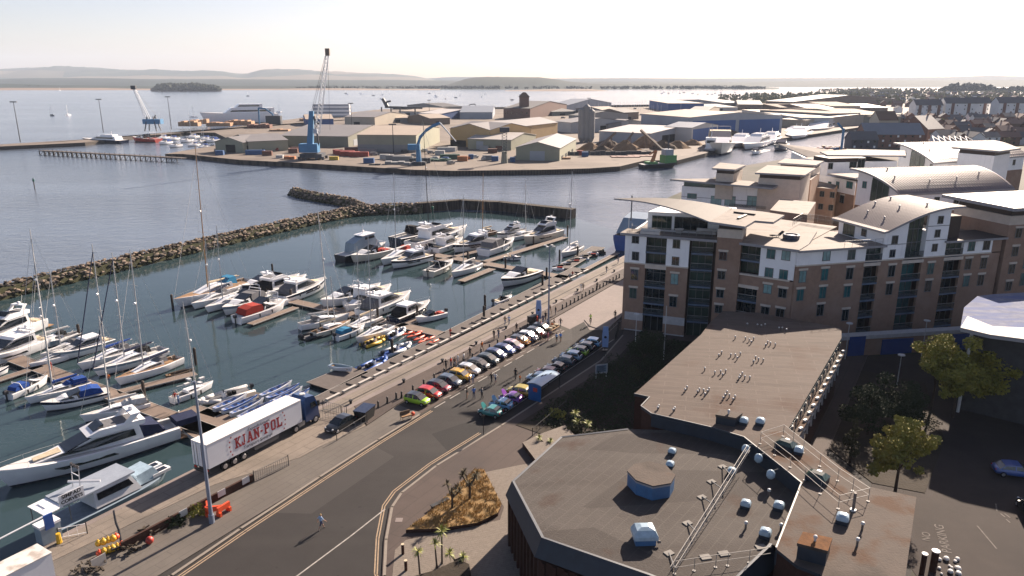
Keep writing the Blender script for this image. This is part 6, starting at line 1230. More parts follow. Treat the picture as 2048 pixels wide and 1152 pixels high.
GL = {'K': [(0, 0, .5, .14), (.13, 0, .38, 1), (0, .86, .5, 1), ((.38, .45), (.8, .95), .2), ((.42, .55), (.85, .05), .24), (.62, 0, 1, .14), (.6, .86, .95, 1)], 'J': [(.3, .86, .85, 1), (.45, .2, .7, 1), (.1, 0, .6, .18), (.02, .05, .22, .35)],
  'A': [((.22, 0), (.5, 1), .2), ((.8, 0), (.52, 1), .26), (.28, .3, .72, .43), (0, 0, .4, .14), (.6, 0, 1, .14)], 'N': [(.12, 0, .34, 1), (.68, 0, .88, 1), ((.2, .95), (.82, .08), .26), (0, .86, .4, 1), (0, 0, .46, .14), (.56, .86, 1, 1)], '-': [(.15, .38, .75, .56)],
  'P': [(0, 0, .52, .14), (.13, 0, .38, 1), (0, .86, .7, 1), (.3, .4, .7, .54), (.62, .47, .86, .93)], 'O': [(.1, .18, .34, .82), (.66, .18, .9, .82), (.22, .84, .78, 1), (.22, 0, .78, .16), ((.16, .22), (.3, .06), .16), ((.84, .22), (.7, .06), .16), ((.16, .78), (.3, .94), .16), ((.84, .78), (.7, .94), .16)], 'L': [(0, 0, .9, .16), (.13, 0, .38, 1), (0, .86, .5, 1), (.76, 0, .92, .36)]}
x0 = 3.55
for i_, ch in enumerate('KJAN-POL'):
 w_, h_ = {'-': .5, 'J': .66}.get(ch, .9), 1.3; m = MB()
 for g_ in GL[ch]:
  yo = yy - .003 * (GL[ch].index(g_) + 1)
  if len(g_) == 4: m.box(x0 + g_[0] * w_, x0 + g_[2] * w_, yo, yy + .01, 1.95 + g_[1] * h_, 1.95 + g_[3] * h_)
  else:
   a, b = Vector((g_[0][0] * w_, 0, g_[0][1] * h_)), Vector((g_[1][0] * w_, 0, g_[1][1] * h_)); o_ = Vector((x0, 0, 1.95)); s_ = Vector((g_[2] * w_ / 2, 0, 0)); q = [a - s_, a + s_, b + s_, b - s_]
   m.add([Vector((p.x + x0, y_, p.z + 1.95)) for y_ in (yo, yy + .01) for p in q], [(0, 1, 2, 3), (0, 4, 5, 1), (1, 5, 6, 2), (2, 6, 7, 3), (3, 7, 4, 0)])
 m.build('letter', redl, lorry); x0 += w_ + .06
ltxt('Expeditionunt', .5, inkm, 7.0, 3.5, shear=.35, sx=1.15); ltxt('Transport Spedycja', .5, inkm, 6.7, 1.6, shear=.35, sx=1.1)
for sx_ in (-1, 1):
 for k in range(5):
  a = math.radians(-50 + 25 * k); x = 6.9 + sx_ * (3.75 + .75 * (math.cos(a) - .6)); z = 2.5 + 1.05 * math.sin(a) / .77; m = MB()
  m.loft([[(x + math.cos(j * math.pi / 5 + math.pi / 2) * (.15 if j % 2 == 0 else .07), y_, z + math.sin(j * math.pi / 5 + math.pi / 2) * (.15 if j % 2 == 0 else .07)) for j in range(10)] for y_ in (yy - .01, yy)]); m.build('star', redl, lorry)
t = thing('box_van', 'white box van roof with dirt streaks at the bottom left corner', 'van', U(1.4, 5.6, 0), QA)
dirty = mt('dirty_white_roof', (.55, .53, .5), .6, .05, .5); overlay(dirty, (.25, .2, .16), 'noise', .7, .5, .62, amt=.7, world=False, detail=8)
MB().box(-4.8, 0, -1.15, 1.15, .6, 2.9).build('box_body', whp, t); m = MB(); m.box(-4.85, .05, -1.2, 1.2, 2.9, 2.96); m.build('roof', dirty, t)
for x in (-3.8, -.9):
 for s in (-1, 1): wheel(t, x, s * .98, .36, .24)
# ============================================================ people
def skin_person(pose):
 if pose == 'walk': lf, rf_, la, ra = .32, -.28, -.25, .25
 elif pose == 'stand': lf, rf_, la, ra = .04, -.03, .03, .05
 else: lf, rf_, la, ra = .3, .12, .4, .42
 J = {}
 z0 = 0 if pose != 'ride' else .32
 J['pel'] = (0, 0, .93 + z0); J['bel'] = (.0, 0, 1.08 + z0); J['chest'] = (.02 + (.12 if pose == 'ride' else 0), 0, 1.32 + z0); J['neck'] = (.02 + (.17 if pose == 'ride' else 0), 0, 1.46 + z0); nx = J['neck'][0]
 J['head'] = (nx + .01, 0, 1.56 + z0); J['crown'] = (nx + .005, 0, 1.68 + z0)
 for s, f, a, n in ((1, lf, la, 'l'), (-1, rf_, ra, 'r')):
  J['hip' + n] = (0, s * .1, .9 + z0)
  if pose == 'ride': J['kn' + n] = (.38, s * .13, .82 + f * .4); J['an' + n] = (.22 + f * .2, s * .13, .4 + f * .2); J['to' + n] = (.4 + f * .2, s * .13, .36 + f * .2)
  else: J['kn' + n] = (f * .62, s * .1, .5); J['an' + n] = (f * 1.0 - (.12 if f < 0 else 0), s * .1, .09 if f > -.1 else .14); J['to' + n] = (J['an' + n][0] + .17, s * .12, .04 if f > -.1 else .05)
  J['sh' + n] = (J['chest'][0], s * .19, 1.41 + z0)
  J['el' + n] = (J['chest'][0] + a * .7 - .03, s * .26, 1.13 + z0); J['wr' + n] = (J['chest'][0] + a * 1.3 + .06, s * .26, .9 + z0 if pose != 'ride' else 1.05 + z0); d = .08
  J['pa' + n] = (J['wr' + n][0] + .03, s * .255, J['wr' + n][2] - .08)
 E_ = [('pel', 'bel'), ('bel', 'chest'), ('chest', 'neck'), ('neck', 'head'), ('head', 'crown')]
 for n in 'lr': E_ += [('pel', 'hip' + n), ('hip' + n, 'kn' + n), ('kn' + n, 'an' + n), ('an' + n, 'to' + n), ('chest', 'sh' + n), ('sh' + n, 'el' + n), ('el' + n, 'wr' + n), ('wr' + n, 'pa' + n)]
 rad = {'pel': (.15, .11), 'bel': (.14, .1), 'chest': (.17, .11), 'neck': (.055, .055), 'head': (.085, .095), 'crown': (.07, .08)}
 for n in 'lr': rad.update({'hip' + n: (.09, .09), 'kn' + n: (.06, .06), 'an' + n: (.042, .042), 'to' + n: (.035, .04), 'sh' + n: (.06, .06), 'el' + n: (.043, .043), 'wr' + n: (.028, .03), 'pa' + n: (.022, .04)})
 ks = list(J); me = bpy.data.meshes.new('skel'); me.from_pydata([J[k] for k in ks], [(ks.index(a), ks.index(b)) for a, b in E_], [])
 o = bpy.data.objects.new('skel', me); C.objects.link(o); o.modifiers.new('s', 'SKIN')
 for i, k in enumerate(ks): me.skin_vertices[0].data[i].radius = rad[k]; me.skin_vertices[0].data[i].use_root = (k == 'pel')
 o.modifiers.new('u', 'SUBSURF').levels = 1
 dg = bpy.context.evaluated_depsgraph_get(); r = bpy.data.meshes.new_from_object(o.evaluated_get(dg)); bpy.data.objects.remove(o)
 vs = [v.co.copy() for v in r.vertices]; fs = [list(p.vertices) for p in r.polygons]; mi = []
 def dist(p, a, b): ab = b - a; k = max(0, min(1, (p - a).dot(ab) / ab.length_squared)); return (p - a - ab * k).length
 for f in fs:
  c = sum((vs[i] for i in f), Vector()) / len(f); e = min(E_, key=lambda e: dist(c, Vector(J[e[0]]), Vector(J[e[1]])))
  b = e[1]
  mi.append(0 if b in ('head', 'crown', 'neck') and c.z > 1.45 + z0 else 3 if b[:2] == 'to' or (b[:2] == 'an' and c.z < .12 and pose != 'ride') else 2 if b[:3] in ('hip',) or b[:2] in ('kn',) else 4 if b[:2] == 'an' else 0 if b[:2] in ('pa', 'wr') else 1)
 m = MB(); m.v = [tuple(v) for v in vs]; m.f = fs; m.m = mi
 for n, s in (('l', 1), ('r', -1)):      # five separate fingers, curled
  pa = Vector(J['pa' + n])
  for k, (ln, off) in enumerate(((.07, -.03), (.08, -.01), (.075, .01), (.06, .03))):
   a = pa + Vector((off, 0, -.02)); b = a + Vector((.012, -s * .008, -ln * .55)); c = b + Vector((.012, -s * .025, -ln * .4)); m.tube(a, b, .0095, .0085, 5, 0); m.tube(b, c, .0085, .006, 5, 0)
  a = pa + Vector((.03, 0, .03)); b = a + Vector((.03, -s * .012, -.03)); m.tube(a, b, .011, .009, 5, 0); m.tube(b, b + Vector((.008, -s * .01, -.03)), .009, .007, 5, 0)
 hx, hz = J['head'][0], J['head'][2]
 m.add([(hx + .088, -.014, hz), (hx + .088, .014, hz), (hx + .115, 0, hz - .012), (hx + .09, 0, hz + .045)], [(0, 2, 3), (2, 1, 3), (0, 1, 2)], 0)
 for s in (-1, 1): m.ball((hx + .083, s * .033, hz + .03), .012, 3, n=5, k=3); m.ball((hx - .005, s * .088, hz + .005), .024, 0, n=5, k=3)
 m.tube((hx + .087, -.025, hz - .04), (hx + .087, .025, hz - .04), .007, n=4, mi=5)
 hr = MB(); rings = []
 for j in range(5):
  t_ = math.pi / 2 * j / 4; rings.append([(hx - .018 + .108 * math.cos(t_) * math.cos(a), .1 * math.cos(t_) * math.sin(a), hz + .05 + .105 * math.sin(t_) - (.05 if j == 0 and math.cos(a) < .3 else 0)) for a in [i * math.pi / 5 for i in range(10)]])
 hr.loft(rings); return m, hr
POSE = {k: skin_person(k) for k in ('stand', 'walk', 'ride')}
skinm = mt('skin', (.42, .24, .17), .6, .08, 3); skinm2 = mt('tanned_skin', (.25, .13, .08), .6, .08, 3)
shoe = mt('dark_shoe', (.02, .02, .022), .7, .2, 3); lipm = mt('lip', (.3, .08, .07), .5)
FAB = {k: mt('cloth_' + k, c, .85, .12, 4) for k, c in dict(black=(.015, .015, .018), white=(.6, .6, .6), blue=(.06, .18, .5), navy=(.02, .03, .09), red=(.4, .03, .02), grey=(.15, .15, .16), hivis=(.35, .6, .02), orange=(.6, .15, .02), denim=(.06, .1, .2), khaki=(.3, .24, .15), pink=(.55, .2, .25), paleblue=(.3, .42, .6), brown=(.12, .07, .04), skin=(.42, .24, .17)).items()}
HAIR = {k: mt('hair_' + k, c, .8, .2, 5) for k, c in dict(dark=(.02, .014, .01), brown=(.09, .05, .025), fair=(.35, .25, .12), grey=(.35, .34, .33)).items()}
PM = {}
def person(px, py, label, top='black', leg='denim', hair='dark', pose='stand', rz=0, z=0, shorts=False, h=1.74, prop=None, loc=None):
 key = (pose, top, leg, shorts, hair)
 if key not in PM:
  m, hr = POSE[pose]; sk = skinm2 if hair == 'dark' and top in ('white', 'red') else skinm
  PM[key] = (m.mesh('person', [sk, FAB[top], FAB[leg], shoe, sk if shorts else FAB[leg], lipm], True), hr.mesh('hair', [HAIR[hair]], True))
 o = bpy.data.objects.new('person', PM[key][0]); C.objects.link(o); o.location = loc if loc is not None else P(px, py, z); o.rotation_euler.z = rz; s = h / 1.74; o.scale = (s, s, s)
 hh = bpy.data.objects.new('hair', PM[key][1]); C.objects.link(hh); hh.parent = o
 tag(o, label, 'person'); return o
QB = QA + math.pi
person(643, 1059, 'person with pale hair in blue top and shorts walking alone on the road', 'paleblue', 'navy', 'fair', 'walk', QA - .3, -.11, True)
person(983, 767, 'person in black walking beside one in white on the road', 'black', 'black', 'dark', 'walk', QB, -.11)
person(991, 767, 'person in white top and dark shorts walking on the road', 'white', 'navy', 'brown', 'walk', QB, -.11, True)
person(934, 799, 'person in dark top standing left of the blue shirted one', 'black', 'khaki', 'brown', 'stand', 0, -.11, True)
person(948, 797, 'person in bright blue top behind the teal classic car', 'blue', 'navy', 'dark', 'stand', 2, -.11)
person(964, 797, 'person in grey top pointing beside the teal classic car', 'grey', 'black', 'dark', 'stand', 2.6, -.11)
person(1031, 759, 'tall person in black with a red bag at the edge of the shade', 'black', 'black', 'dark', 'stand', 1, -.11, h=1.85)
person(1040, 764, 'child in orange crouching at the edge of the shade', 'orange', 'brown', 'brown', 'stand', 1, -.11, h=1.1)
person(916, 729, 'person in white standing at the barrier left of the quay row', 'white', 'white', 'fair', 'stand', .5, 0)
person(928, 725, 'person in white shirt and dark trousers near the barrier', 'white', 'navy', 'dark', 'stand', 3, 0)
person(940, 714, 'person in black standing right of the two in white', 'black', 'black', 'dark', 'stand', 1, 0)
person(988, 678, 'person in black with long shadow on the promenade', 'black', 'black', 'dark', 'stand', QB, 0)
person(997, 676, 'person in grey beside the one in black on the promenade', 'grey', 'denim', 'brown', 'stand', QB, 0)
person(1010, 650, 'person in red brown top strolling on the promenade', 'brown', 'denim', 'dark', 'walk', QA, 0)
person(1018, 649, 'person in grey blue top strolling on the promenade', 'paleblue', 'denim', 'dark', 'walk', QA, 0)
person(1033, 664, 'person in black standing by the far end of the quay row', 'black', 'black', 'dark', 'stand', 2, 0)
person(1113, 685, 'person in pale blue shirt, left of a pair beyond the quay row', 'paleblue', 'black', 'dark', 'stand', QB, -.1, True)
person(1121, 684, 'person in blue shirt, right of a pair beyond the quay row', 'blue', 'khaki', 'brown', 'stand', QB, -.1, True)
person(1121, 654, 'person in black crouching forward on the pale road', 'black', 'grey', 'fair', 'walk', 1, -.1)
person(1230, 638, 'person in black at the corner of the apartment block', 'black', 'black', 'dark', 'stand', QB, 0)
person(901, 674, 'person in red on the long walkway', 'red', 'red', 'dark', 'stand', 1, PZ)
person(1145, 556, 'person in red on the dock by the jet skis', 'red', 'navy', 'brown', 'stand', 1, PZ)
person(1140, 560, 'person in white on the dock by the jet skis', 'white', 'navy', 'fair', 'stand', 2, PZ)
person(1162, 582, 'person in white walking on the far promenade', 'white', 'white', 'fair', 'walk', QB, 0)
person(1166, 582, 'person in black walking on the far promenade', 'black', 'black', 'dark', 'walk', QB, 0)
person(1213, 546, 'person in black alone on the far promenade', 'black', 'denim', 'dark', 'walk', QA, 0)
person(1236, 527, 'person walking at the far end of the promenade', 'grey', 'denim', 'dark', 'walk', QA, 0)
person(1194, 580, 'person in black sitting side of the bollard row', 'black', 'black', 'dark', 'stand', QA, 0)
person(218, 768, 'person in orange jacket on the near left walkway', 'orange', 'navy', 'dark', 'stand', 2, PZ)
person(103, 742, 'person in red on the near left walkway', 'red', 'red', 'dark', 'stand', 1, PZ)
person(351, 806, 'person in red top at the stern of the sailing boat by the lorry', 'red', 'white', 'brown', 'stand', 2, PZ + .8)
person(358, 810, 'person in pale blue at the stern of the sailing boat by the lorry', 'paleblue', 'denim', 'fair', 'stand', 1, PZ + .8)
crowd = [(1063, 687, 'black', 'denim'), (1069, 683, 'pink', 'black'), (1076, 681, 'black', 'denim'), (1083, 682, 'red', 'khaki'), (1090, 680, 'white', 'black'), (1096, 682, 'pink', 'pink'), (1101, 679, 'grey', 'khaki'), (1074, 648, 'red', 'red'), (1091, 640, 'black', 'black'), (1100, 627, 'brown', 'brown'), (1111, 630, 'black', 'grey'), (1086, 648, 'navy', 'denim'), (1108, 655, 'brown', 'khaki'), (1104, 662, 'orange', 'brown'), (1081, 660, 'pink', 'navy'), (1094, 656, 'white', 'navy'), (946, 768, 'paleblue', 'denim'), (939, 767, 'navy', 'navy'), (892, 739, 'black', 'black'), (902, 736, 'red', 'denim'), (909, 735, 'brown', 'denim'), (964, 702, 'orange', 'brown'), (1047, 692, 'black', 'black')]
where = ['before the far cars'] * 7 + ['around the market stall'] * 9 + ['by the silver car'] * 2 + ['behind the yellow car'] * 3 + ['behind the navy car', 'by the orange and black car']
for i, (a, b, c, d) in enumerate(crowd):
 nm = '%s %s in %s and %s trousers %s' % (['dark haired', 'brown haired', 'fair haired', 'grey haired'][i % 4], 'person', c, {'denim': 'blue', 'khaki': 'beige'}.get(d, d), where[i])
 person(a, b, nm, c, d, ['dark', 'brown', 'fair', 'grey'][i % 4], 'stand' if i % 3 else 'walk', i * 1.3, -.1 if b > 675 else 0, False, 1.68 + .04 * (i % 4))
cy = P(1181, 650, -.09)
o = person(0, 0, 'cyclist in yellow high visibility top riding past the traffic island', 'hivis', 'black', 'dark', 'ride', QA + .5, loc=cy)
t = thing('bicycle', 'dark bicycle ridden by the cyclist in yellow', 'bicycle', cy, QA + .5)
for x in (-.42, .6):
 m = MB(); [m.tube((x + .33 * math.cos(a), 0, .34 + .33 * math.sin(a)), (x + .33 * math.cos(a + math.pi / 6), 0, .34 + .33 * math.sin(a + math.pi / 6)), .02, n=4) for a in [i * math.pi / 6 for i in range(12)]]; m.build('wheel', tyre, t)
m = MB(); m.path([(-.42, 0, .34), (-.05, 0, .34), (.45, 0, .85), (-.15, 0, .85), (-.42, 0, .34)], .02, 5); m.path([(-.05, 0, .34), (-.18, 0, 1.0)], .02, 5); m.path([(.45, 0, .85), (.6, 0, .34)], .02, 5); m.build('frame', trimb, t)
m = MB(); m.cbox((-.2, 0, 1.02), .25, .12, .06); m.build('saddle', trimb, t); m = MB(); m.tube((.45, -.25, 1.02), (.45, .25, 1.02), .018); m.tube((.45, 0, .85), (.45, 0, 1.02), .018); m.build('handlebar', trimb, t)
# ============================================================ street furniture
polem = mt('lamp_column_paint', (.2, .235, .31), .45, .08, .5, metal=.2)
def lamp(px, py, h, label, r=.16, head=True, rz=QA):
 t = thing('street_lamp', label, 'lamp post', P(px, py, 0), rz); m = MB(); m.tube((0, 0, 0), (0, 0, h), r, r * .5, n=10); m.build('column', polem, t); m = MB(); m.tube((0, 0, 0), (0, 0, .9), r * 1.35, n=10); m.build('base', polem, t)
 if head:
  m = MB(); 
  for a in (0, math.pi / 2, math.pi, math.pi * 1.5): m.tube((0, 0, h - .2), (.75 * math.cos(a), .75 * math.sin(a), h), .04, n=4)
  m.build('arms', polem, t)
  for a in (0, math.pi / 2, math.pi, math.pi * 1.5): m = MB(); m.cbox((.8 * math.cos(a), .8 * math.sin(a), h), .5, .3, .16, rz=a); m.build('lamp_head', whitecap, t)
 return t
lamp(424, 1045, 15, 'tall grey lamp column in front of the lorry', .2)
lamp(1097, 656, 14.7, 'tall grey lamp column beside the market stall', .17)
t = thing('flag_pole', 'white bare flag pole in front of the brick apartment facade', 'pole', P(1327, 720, 0)); m = MB(); m.tube((0, 0, 0), (0, 0, 8.8), .09, .05, n=8); m.build('pole', whitecap, t)
for px, py, h, lab in ((1270, 700, 6, 'short lamp post with flat round head near the block corner'), (1690, 718, 5.8, 'lamp post before the left blue garage door'), (1843, 712, 5.8, 'lamp post beside the right blue garage door'), (1794, 770, 4.5, 'leaning thin lamp post in the dark yard')):
 t = thing('street_lamp', lab, 'lamp post', P(px, py, 0)); m = MB(); m.tube((0, 0, 0), (0, 0, h), .07, .05, n=6); m.build('column', whitecap, t); m = MB(); m.tube((0, 0, h), (0, 0, h + .12), .5, n=8); m.build('lamp_head', whitecap, t)
t = thing('sign_post', 'thin dark sign post at the roadside by the painted disc mark', 'post', P(967, 870, 0)); m = MB(); m.tube((0, 0, 0), (0, 0, 2.6), .05, n=6); m.build('post', trimb, t); m = MB(); m.cbox((0, 0, 2.5), .5, .05, .3, rz=.4); m.build('sign_plate', trimb, t)
boll = thing('bollard', 'x', 'bollard', (0, 0, 0)); m = MB(); m.loft([[(math.cos(a) * r, math.sin(a) * r, z) for a in [i * math.pi / 4 for i in range(8)]] for r, z in ((.2, 0), (.15, .15), (.11, .7), (.16, .78), (.1, .95), (.01, 1.0))]); m.build('post', trimb, boll)
m = MB(); m.tube((0, 0, .0), (0, 0, .04), .24, n=8); m.build('foot', trimb, boll)
BL = [(U(42.9 + i * 1.7, 6.95 + i * .12), 'black tapered bollard near the lime car') for i in range(3)] + [(U(47 + i * 2.45, 7.55), 'black tapered bollard behind the quay row of cars') for i in range(15)] + [(U(94.5 + i * 1.68, 7.5), 'black tapered bollard along the pale road edge') for i in range(17)] + [(U(84 + i * 1.6, 23.0 - i * .55), 'black bollard in the shade beside the apartment block') for i in range(5)]
for i, (q, lab) in enumerate(BL):
 if i == 0: boll.location = q; boll['label'] = lab; boll['group'] = lab
 else: dup(boll, q, 0, lab, lab)
moor = thing('mooring_bollard', 'squat dark mooring bollard on the quay edge', 'bollard', U(42, 2.9), 0, 'mooring bollards'); m = MB(); m.tube((0, 0, 0), (0, 0, .4), .18, n=8); m.build('post', trimb, moor); m = MB(); m.tube((0, 0, .4), (0, 0, .55), .3, .24, n=8); m.build('cap', trimb, moor)
for i in range(1, 12): dup(moor, U(42 + i * 9.3, 4.4), 0)
wl = thing('quay_wall', 'low overgrown wall with white notices between apron and pavement', 'wall')
wq = Wall(U(7.0, 7.5)[:2], U(21.6, 7.95)[:2], wl); m = MB(); wq.box(m, 0, wq.L, 0, .85, -.25, 0); m.build('wall', darkbrick, wl)
for q in (6.2, 10.6, 13.6): m = MB(); wq.box(m, q - .45, q + .45, .3, 1.0, .0, .05); m.build('notice', whitecap, wl)
def fence(name, label, a, b, h=1.2, n=9, tilt=0, m_=galv):
 t = thing(name, label, 'fence', a, math.atan2((b - a).y, (b - a).x)); L = (b - a).length; m = MB()
 for z in (.15, h): m.tube((0, 0, z), (L, 0, z + tilt), .03, n=4)
 m.build('rail', m_, t); m = MB()
 for i in range(n + 1): m.tube((L * i / n, 0, 0), (L * i / n, 0, h + tilt * i / n), .02, n=4)
 m.build('bars', m_, t); 
 for x in (0, L): m = MB(); m.tube((x, 0, 0), (x, 0, h + .15 + (tilt if x else 0)), .05, n=5); m.build('post', trimb, t)
 return t
fence('barrier_fence', 'grey barred fence panel at the end of the overgrown wall', U(21.6, 8.0), U(26, 8.5), 1.2, 16)
fence('barrier_fence', 'low railing in front of the black car', U(33.2, 8.9), U(38.8, 8.7), 1.0, 5, .1)
fence('barrier_fence', 'mesh fence panel between black car and quay edge', U(35.2, 2.2), U(38.5, 4.6), 1.3, 12)
fence('barrier_fence', 'second mesh panel closing the quay walk', U(38.6, 1.2), U(39.0, 5.0), 1.3, 12)
fence('crowd_barrier', 'light barrier behind the quay row of cars', U(60.5, 7.0), U(63.5, 7.2), 1.1, 10)
fence('railing', 'dark railing along the planted bed by the road', P(1065, 872, 0), P(1132, 815, 0), 1.0, 10, 0, trimb)
fence('railing', 'pale railing beside the apartment corner', P(1210, 672, 0), P(1243, 642, 0), 1.0, 6)
t = thing('waste_skip', 'dark green waste container beside the black car', 'container', U(39.6, 7.6, 0), QA + .2); m = MB(); m.loft([[(-1.1, -.7, 0), (1.1, -.7, 0), (1.1, .7, 0), (-1.1, .7, 0)], [(-1.3, -.85, 1.4), (1.3, -.85, 1.4), (1.3, .85, 1.4), (-1.3, .85, 1.4)]]); m.build('tub', trimb, t); m = MB(); m.box(-1.35, 1.35, -.9, .9, 1.4, 1.5); m.build('lid', gelnavy, t)
for i, (du, dn, rz_) in enumerate(((0, 0, .2), (.9, .3, 1.1), (-.7, .35, 2.0))):
 t = thing('road_barrier', ['red plastic road barrier directly by the tall lamp column', 'red plastic road barrier right of the lamp column', 'red plastic road barrier left of the lamp column'][i], 'barrier', P(428, 1030, 0) + Vector((du, dn, 0)), rz_)
 m = MB(); m.box(-.75, .75, -.12, .12, .45, 1.0); m.build('panel', tubeo, t); 
 for x in (-.6, .6): m = MB(); m.box(x - .12, x + .12, -.3, .3, 0, .45); m.build('foot', tubeo, t)
rr = random.Random(11)
for i in range(11):
 q = P(198 + (i % 6) * 9 + rr.random() * 4, 1112 - (i % 6) * 3.4 - (i // 6) * 13, 0); m = MB(); m.ball((0, 0, .3), .3 + .04 * (i % 2), n=10, k=6); m.tube((0, 0, .55), (0, 0, .72), .06)
 tag(m.build('buoy', MATS['yellow_inflatable_tube'] if i % 5 else tubeo, loc=q + Vector((0, 0, .35 * (i // 6))), smooth=True), 'yellow mooring buoy in the heap on the apron' if i % 5 else 'orange mooring buoy in the heap on the apron', 'buoy', 'heap of buoys yellow' if i % 5 else 'heap of buoys orange')
t = thing('red_buoy', 'large red buoy lying by the end of the overgrown wall', 'buoy', P(300, 1087, 0)); m = MB(); m.ball((0, 0, .35), .38, n=10, k=6); m.build('float', redp, t, smooth=True)
for i, (px, py, s) in enumerate([(178, 1140, 1.2), (255, 1100, 1.0), (40, 1135, 1.3), (295, 1068, .8)]):
 t = thing('fishing_gear', 'dark tangled net heap %s' % ['beside the leaning pale board', 'right behind the buoys', 'at the bottom left corner', 'by the grey pallet'][i], 'nets', P(px, py, 0)); m = MB()
 for k in range(26): a = Vector((rr.uniform(-s, s), rr.uniform(-s * .6, s * .6), rr.uniform(.05, .5))); b = a + Vector((rr.uniform(-.6, .6), rr.uniform(-.6, .6), rr.uniform(-.1, .2))); m.tube(a, b, rr.uniform(.04, .12), n=4)
 m.build('netting', mt('net_brown', (.05, .04, .03), .9, .4, 3), t)
t = thing('board', 'pale leaning board at the end of the fence by the buoys', 'board', P(200, 1135, 0), QA); m = MB(); m.cbox((0, 0, .6), 1.3, .05, 1.1, ry=0); m.build('panel', edgew, t); m = MB(); m.tube((-.5, .1, 0), (-.5, .4, .9), .03); m.tube((.5, .1, 0), (.5, .4, .9), .03); m.build('leg', galv, t)
t = thing('fuel_kiosk', 'small blue and white fuel pump kiosk on the quay edge', 'kiosk', U(4.4, -.1, 0), QA); MB().box(-.9, .9, -.6, .6, 0, 1.7).build('body', gelgrey, t); MB().box(-.95, .95, -.65, .65, 1.7, 1.95).build('top', gel, t); m = MB(); m.box(-.5, .3, -.75, -.62, 1.5, 3.0); m.build('blue_panel', gelblue, t)
m = MB(); m.tube((.2, 0, 2.6), (-4.2, .3, 2.2), .08); m.build('boom_pole', gel, t)
fence('railing', 'thin pale railing beside the fuel kiosk', U(4.9, .6), U(6.8, 2.0), 1.1, 3, 0, gel)
t = thing('yellow_post', 'yellow painted mooring post beside the fuel kiosk', 'post', U(4.6, 1.2, 0)); m = MB(); m.tube((0, 0, 0), (0, 0, 1.0), .25, .2, n=8); m.build('post', MATS['yellow_inflatable_tube'], t)
t = thing('rope', 'long dark mooring rope lying across the apron', 'rope'); m = MB(); m.path([P(228, 1020, .03), P(233, 1045, .03), P(239, 1060, .03), P(243, 1080, .03), P(248, 1100, .03)], .05, 4); m.build('strand', trimb, t)
t = thing('display_cart', 'small wooden display cart on the road side of the lime car', 'cart', P(815, 838, 0), QA - .4); m = MB(); m.box(-.9, .5, -.35, .35, .5, .65); m.build('table', teak, t); m = MB(); m.box(-.9, .5, .25, .35, .65, 1.1); m.build('panel', MATS['brown_wood_hull'], t); m = MB(); [m.tube((x, y, 0), (x, y, .5), .04) for x in (-.8, .4) for y in (-.3, .3)]; m.build('leg', teak, t); m = MB(); m.ball((.8, 0, .5), .3); m.build('orange_bundle', tubeo, t)
t = thing('market_stall', 'market stall with brown baskets and white top beside the lamp column', 'stall', P(1106, 664, 0), QA); m = MB(); m.box(-1.4, 1.4, -.6, .6, .7, .8); m.build('table', teak, t); m = MB(); [m.tube((x, y, 0), (x, y, .7), .04) for x in (-1.3, 1.3) for y in (-.5, .5)]; m.build('leg', teak, t)
for k in range(5): m = MB(); m.box(-1.2 + k * .55, -.8 + k * .55, -.4, .4, .8, 1.1 + .1 * (k % 2)); m.build('basket', MATS['brown_wood_hull'] if k % 2 else CLOTH['cream'], t)
t = thing('equipment_case', 'black equipment trailer left of the market stall', 'trailer', P(1066, 647, 0), QA - .2); MB().box(-.9, .9, -.6, .6, .3, 1.5).build('box', trimb, t); wheel(t, 0, .6, .3); wheel(t, 0, -.6, .3)
def feather(px, py, label, h=4.0):
 t = thing('banner_sign', label, 'banner', P(px, py, 0), QA - 1.2); m = MB(); m.loft([[(x - w_ / 2, -.04, z), (x + w_ / 2, -.04, z), (x + w_ / 2, .04, z), (x - w_ / 2, .04, z)] for x, w_, z in ((0, .95, .5), (0, 1.05, h * .6), (.0, .8, h))]); m.build('banner', mt('banner_blue', (.22, .32, .55), .6, .1, 1), t)
 m = MB(); m.tube((0, -.05, h * .55), (0, -.07, h * .55), .22, n=12); m.build('printed_disc', inkm, t); m = MB(); m.tube((0, 0, 0), (0, 0, .5), .06); m.box(-.4, .4, -.4, .4, 0, .06); m.build('stand', trimb, t)
feather(1077, 643, 'pale blue upright banner with dark dot by the market stall'); feather(1210, 700, 'pale blue upright banner with dark dot in the shade by the block')
t = thing('bus_shelter', 'blue sided shelter with curved translucent roof beside the parked cars', 'shelter', U(55.6, 23.7, 0), QA); t.scale = (.92, .92, .95); sr = mt('shelter_roof_sheet', (.3, .4, .5), .25, .1, 1); sb = mt('shelter_blue', (.012, .09, .26), .4, .1, 1)
m = MB(); r0 = [(x, -1.1 + 2.5 * k / 6, 2.35 + .45 * math.sin(math.pi * (.15 + .7 * k / 6))) for x in (0,) for k in range(7)]
m.loft([[(x, y, z) for (_, y, z) in r0] + [(x, y, z - .08) for (_, y, z) in r0[::-1]] for x in (-.2, 5.6)]); m.build('roof', sr, t)
m = MB(); m.box(0, .12, -.9, 1.2, 0, 2.5); m.build('blue_end_panel', sb, t); m = MB(); m.box(-.02, 0, -.3, .4, 1.4, 2.0); m.build('poster', redp, t); m = MB(); m.box(.2, 5.9, 1.18, 1.24, .3, 2.3); m.build('back_glass', railglass, t)
m = MB(); m.box(1, 5, .7, 1.05, .42, .5); m.build('bench', trimb, t); m = MB(); m.tube((6, -.8, 0), (6, -.8, 2.4), .06); m.tube((6, 1.1, 0), (6, 1.1, 2.4), .06); m.build('posts', trimb, t)
for k, (x, y) in enumerate(((3.4, .2), (4.3, -.2), (2.9, .5))): m = MB(); m.box(x - .3, x + .3, y - .08, y + .08, 2.79, 2.83); m.build('roof_mark', inkm, t)
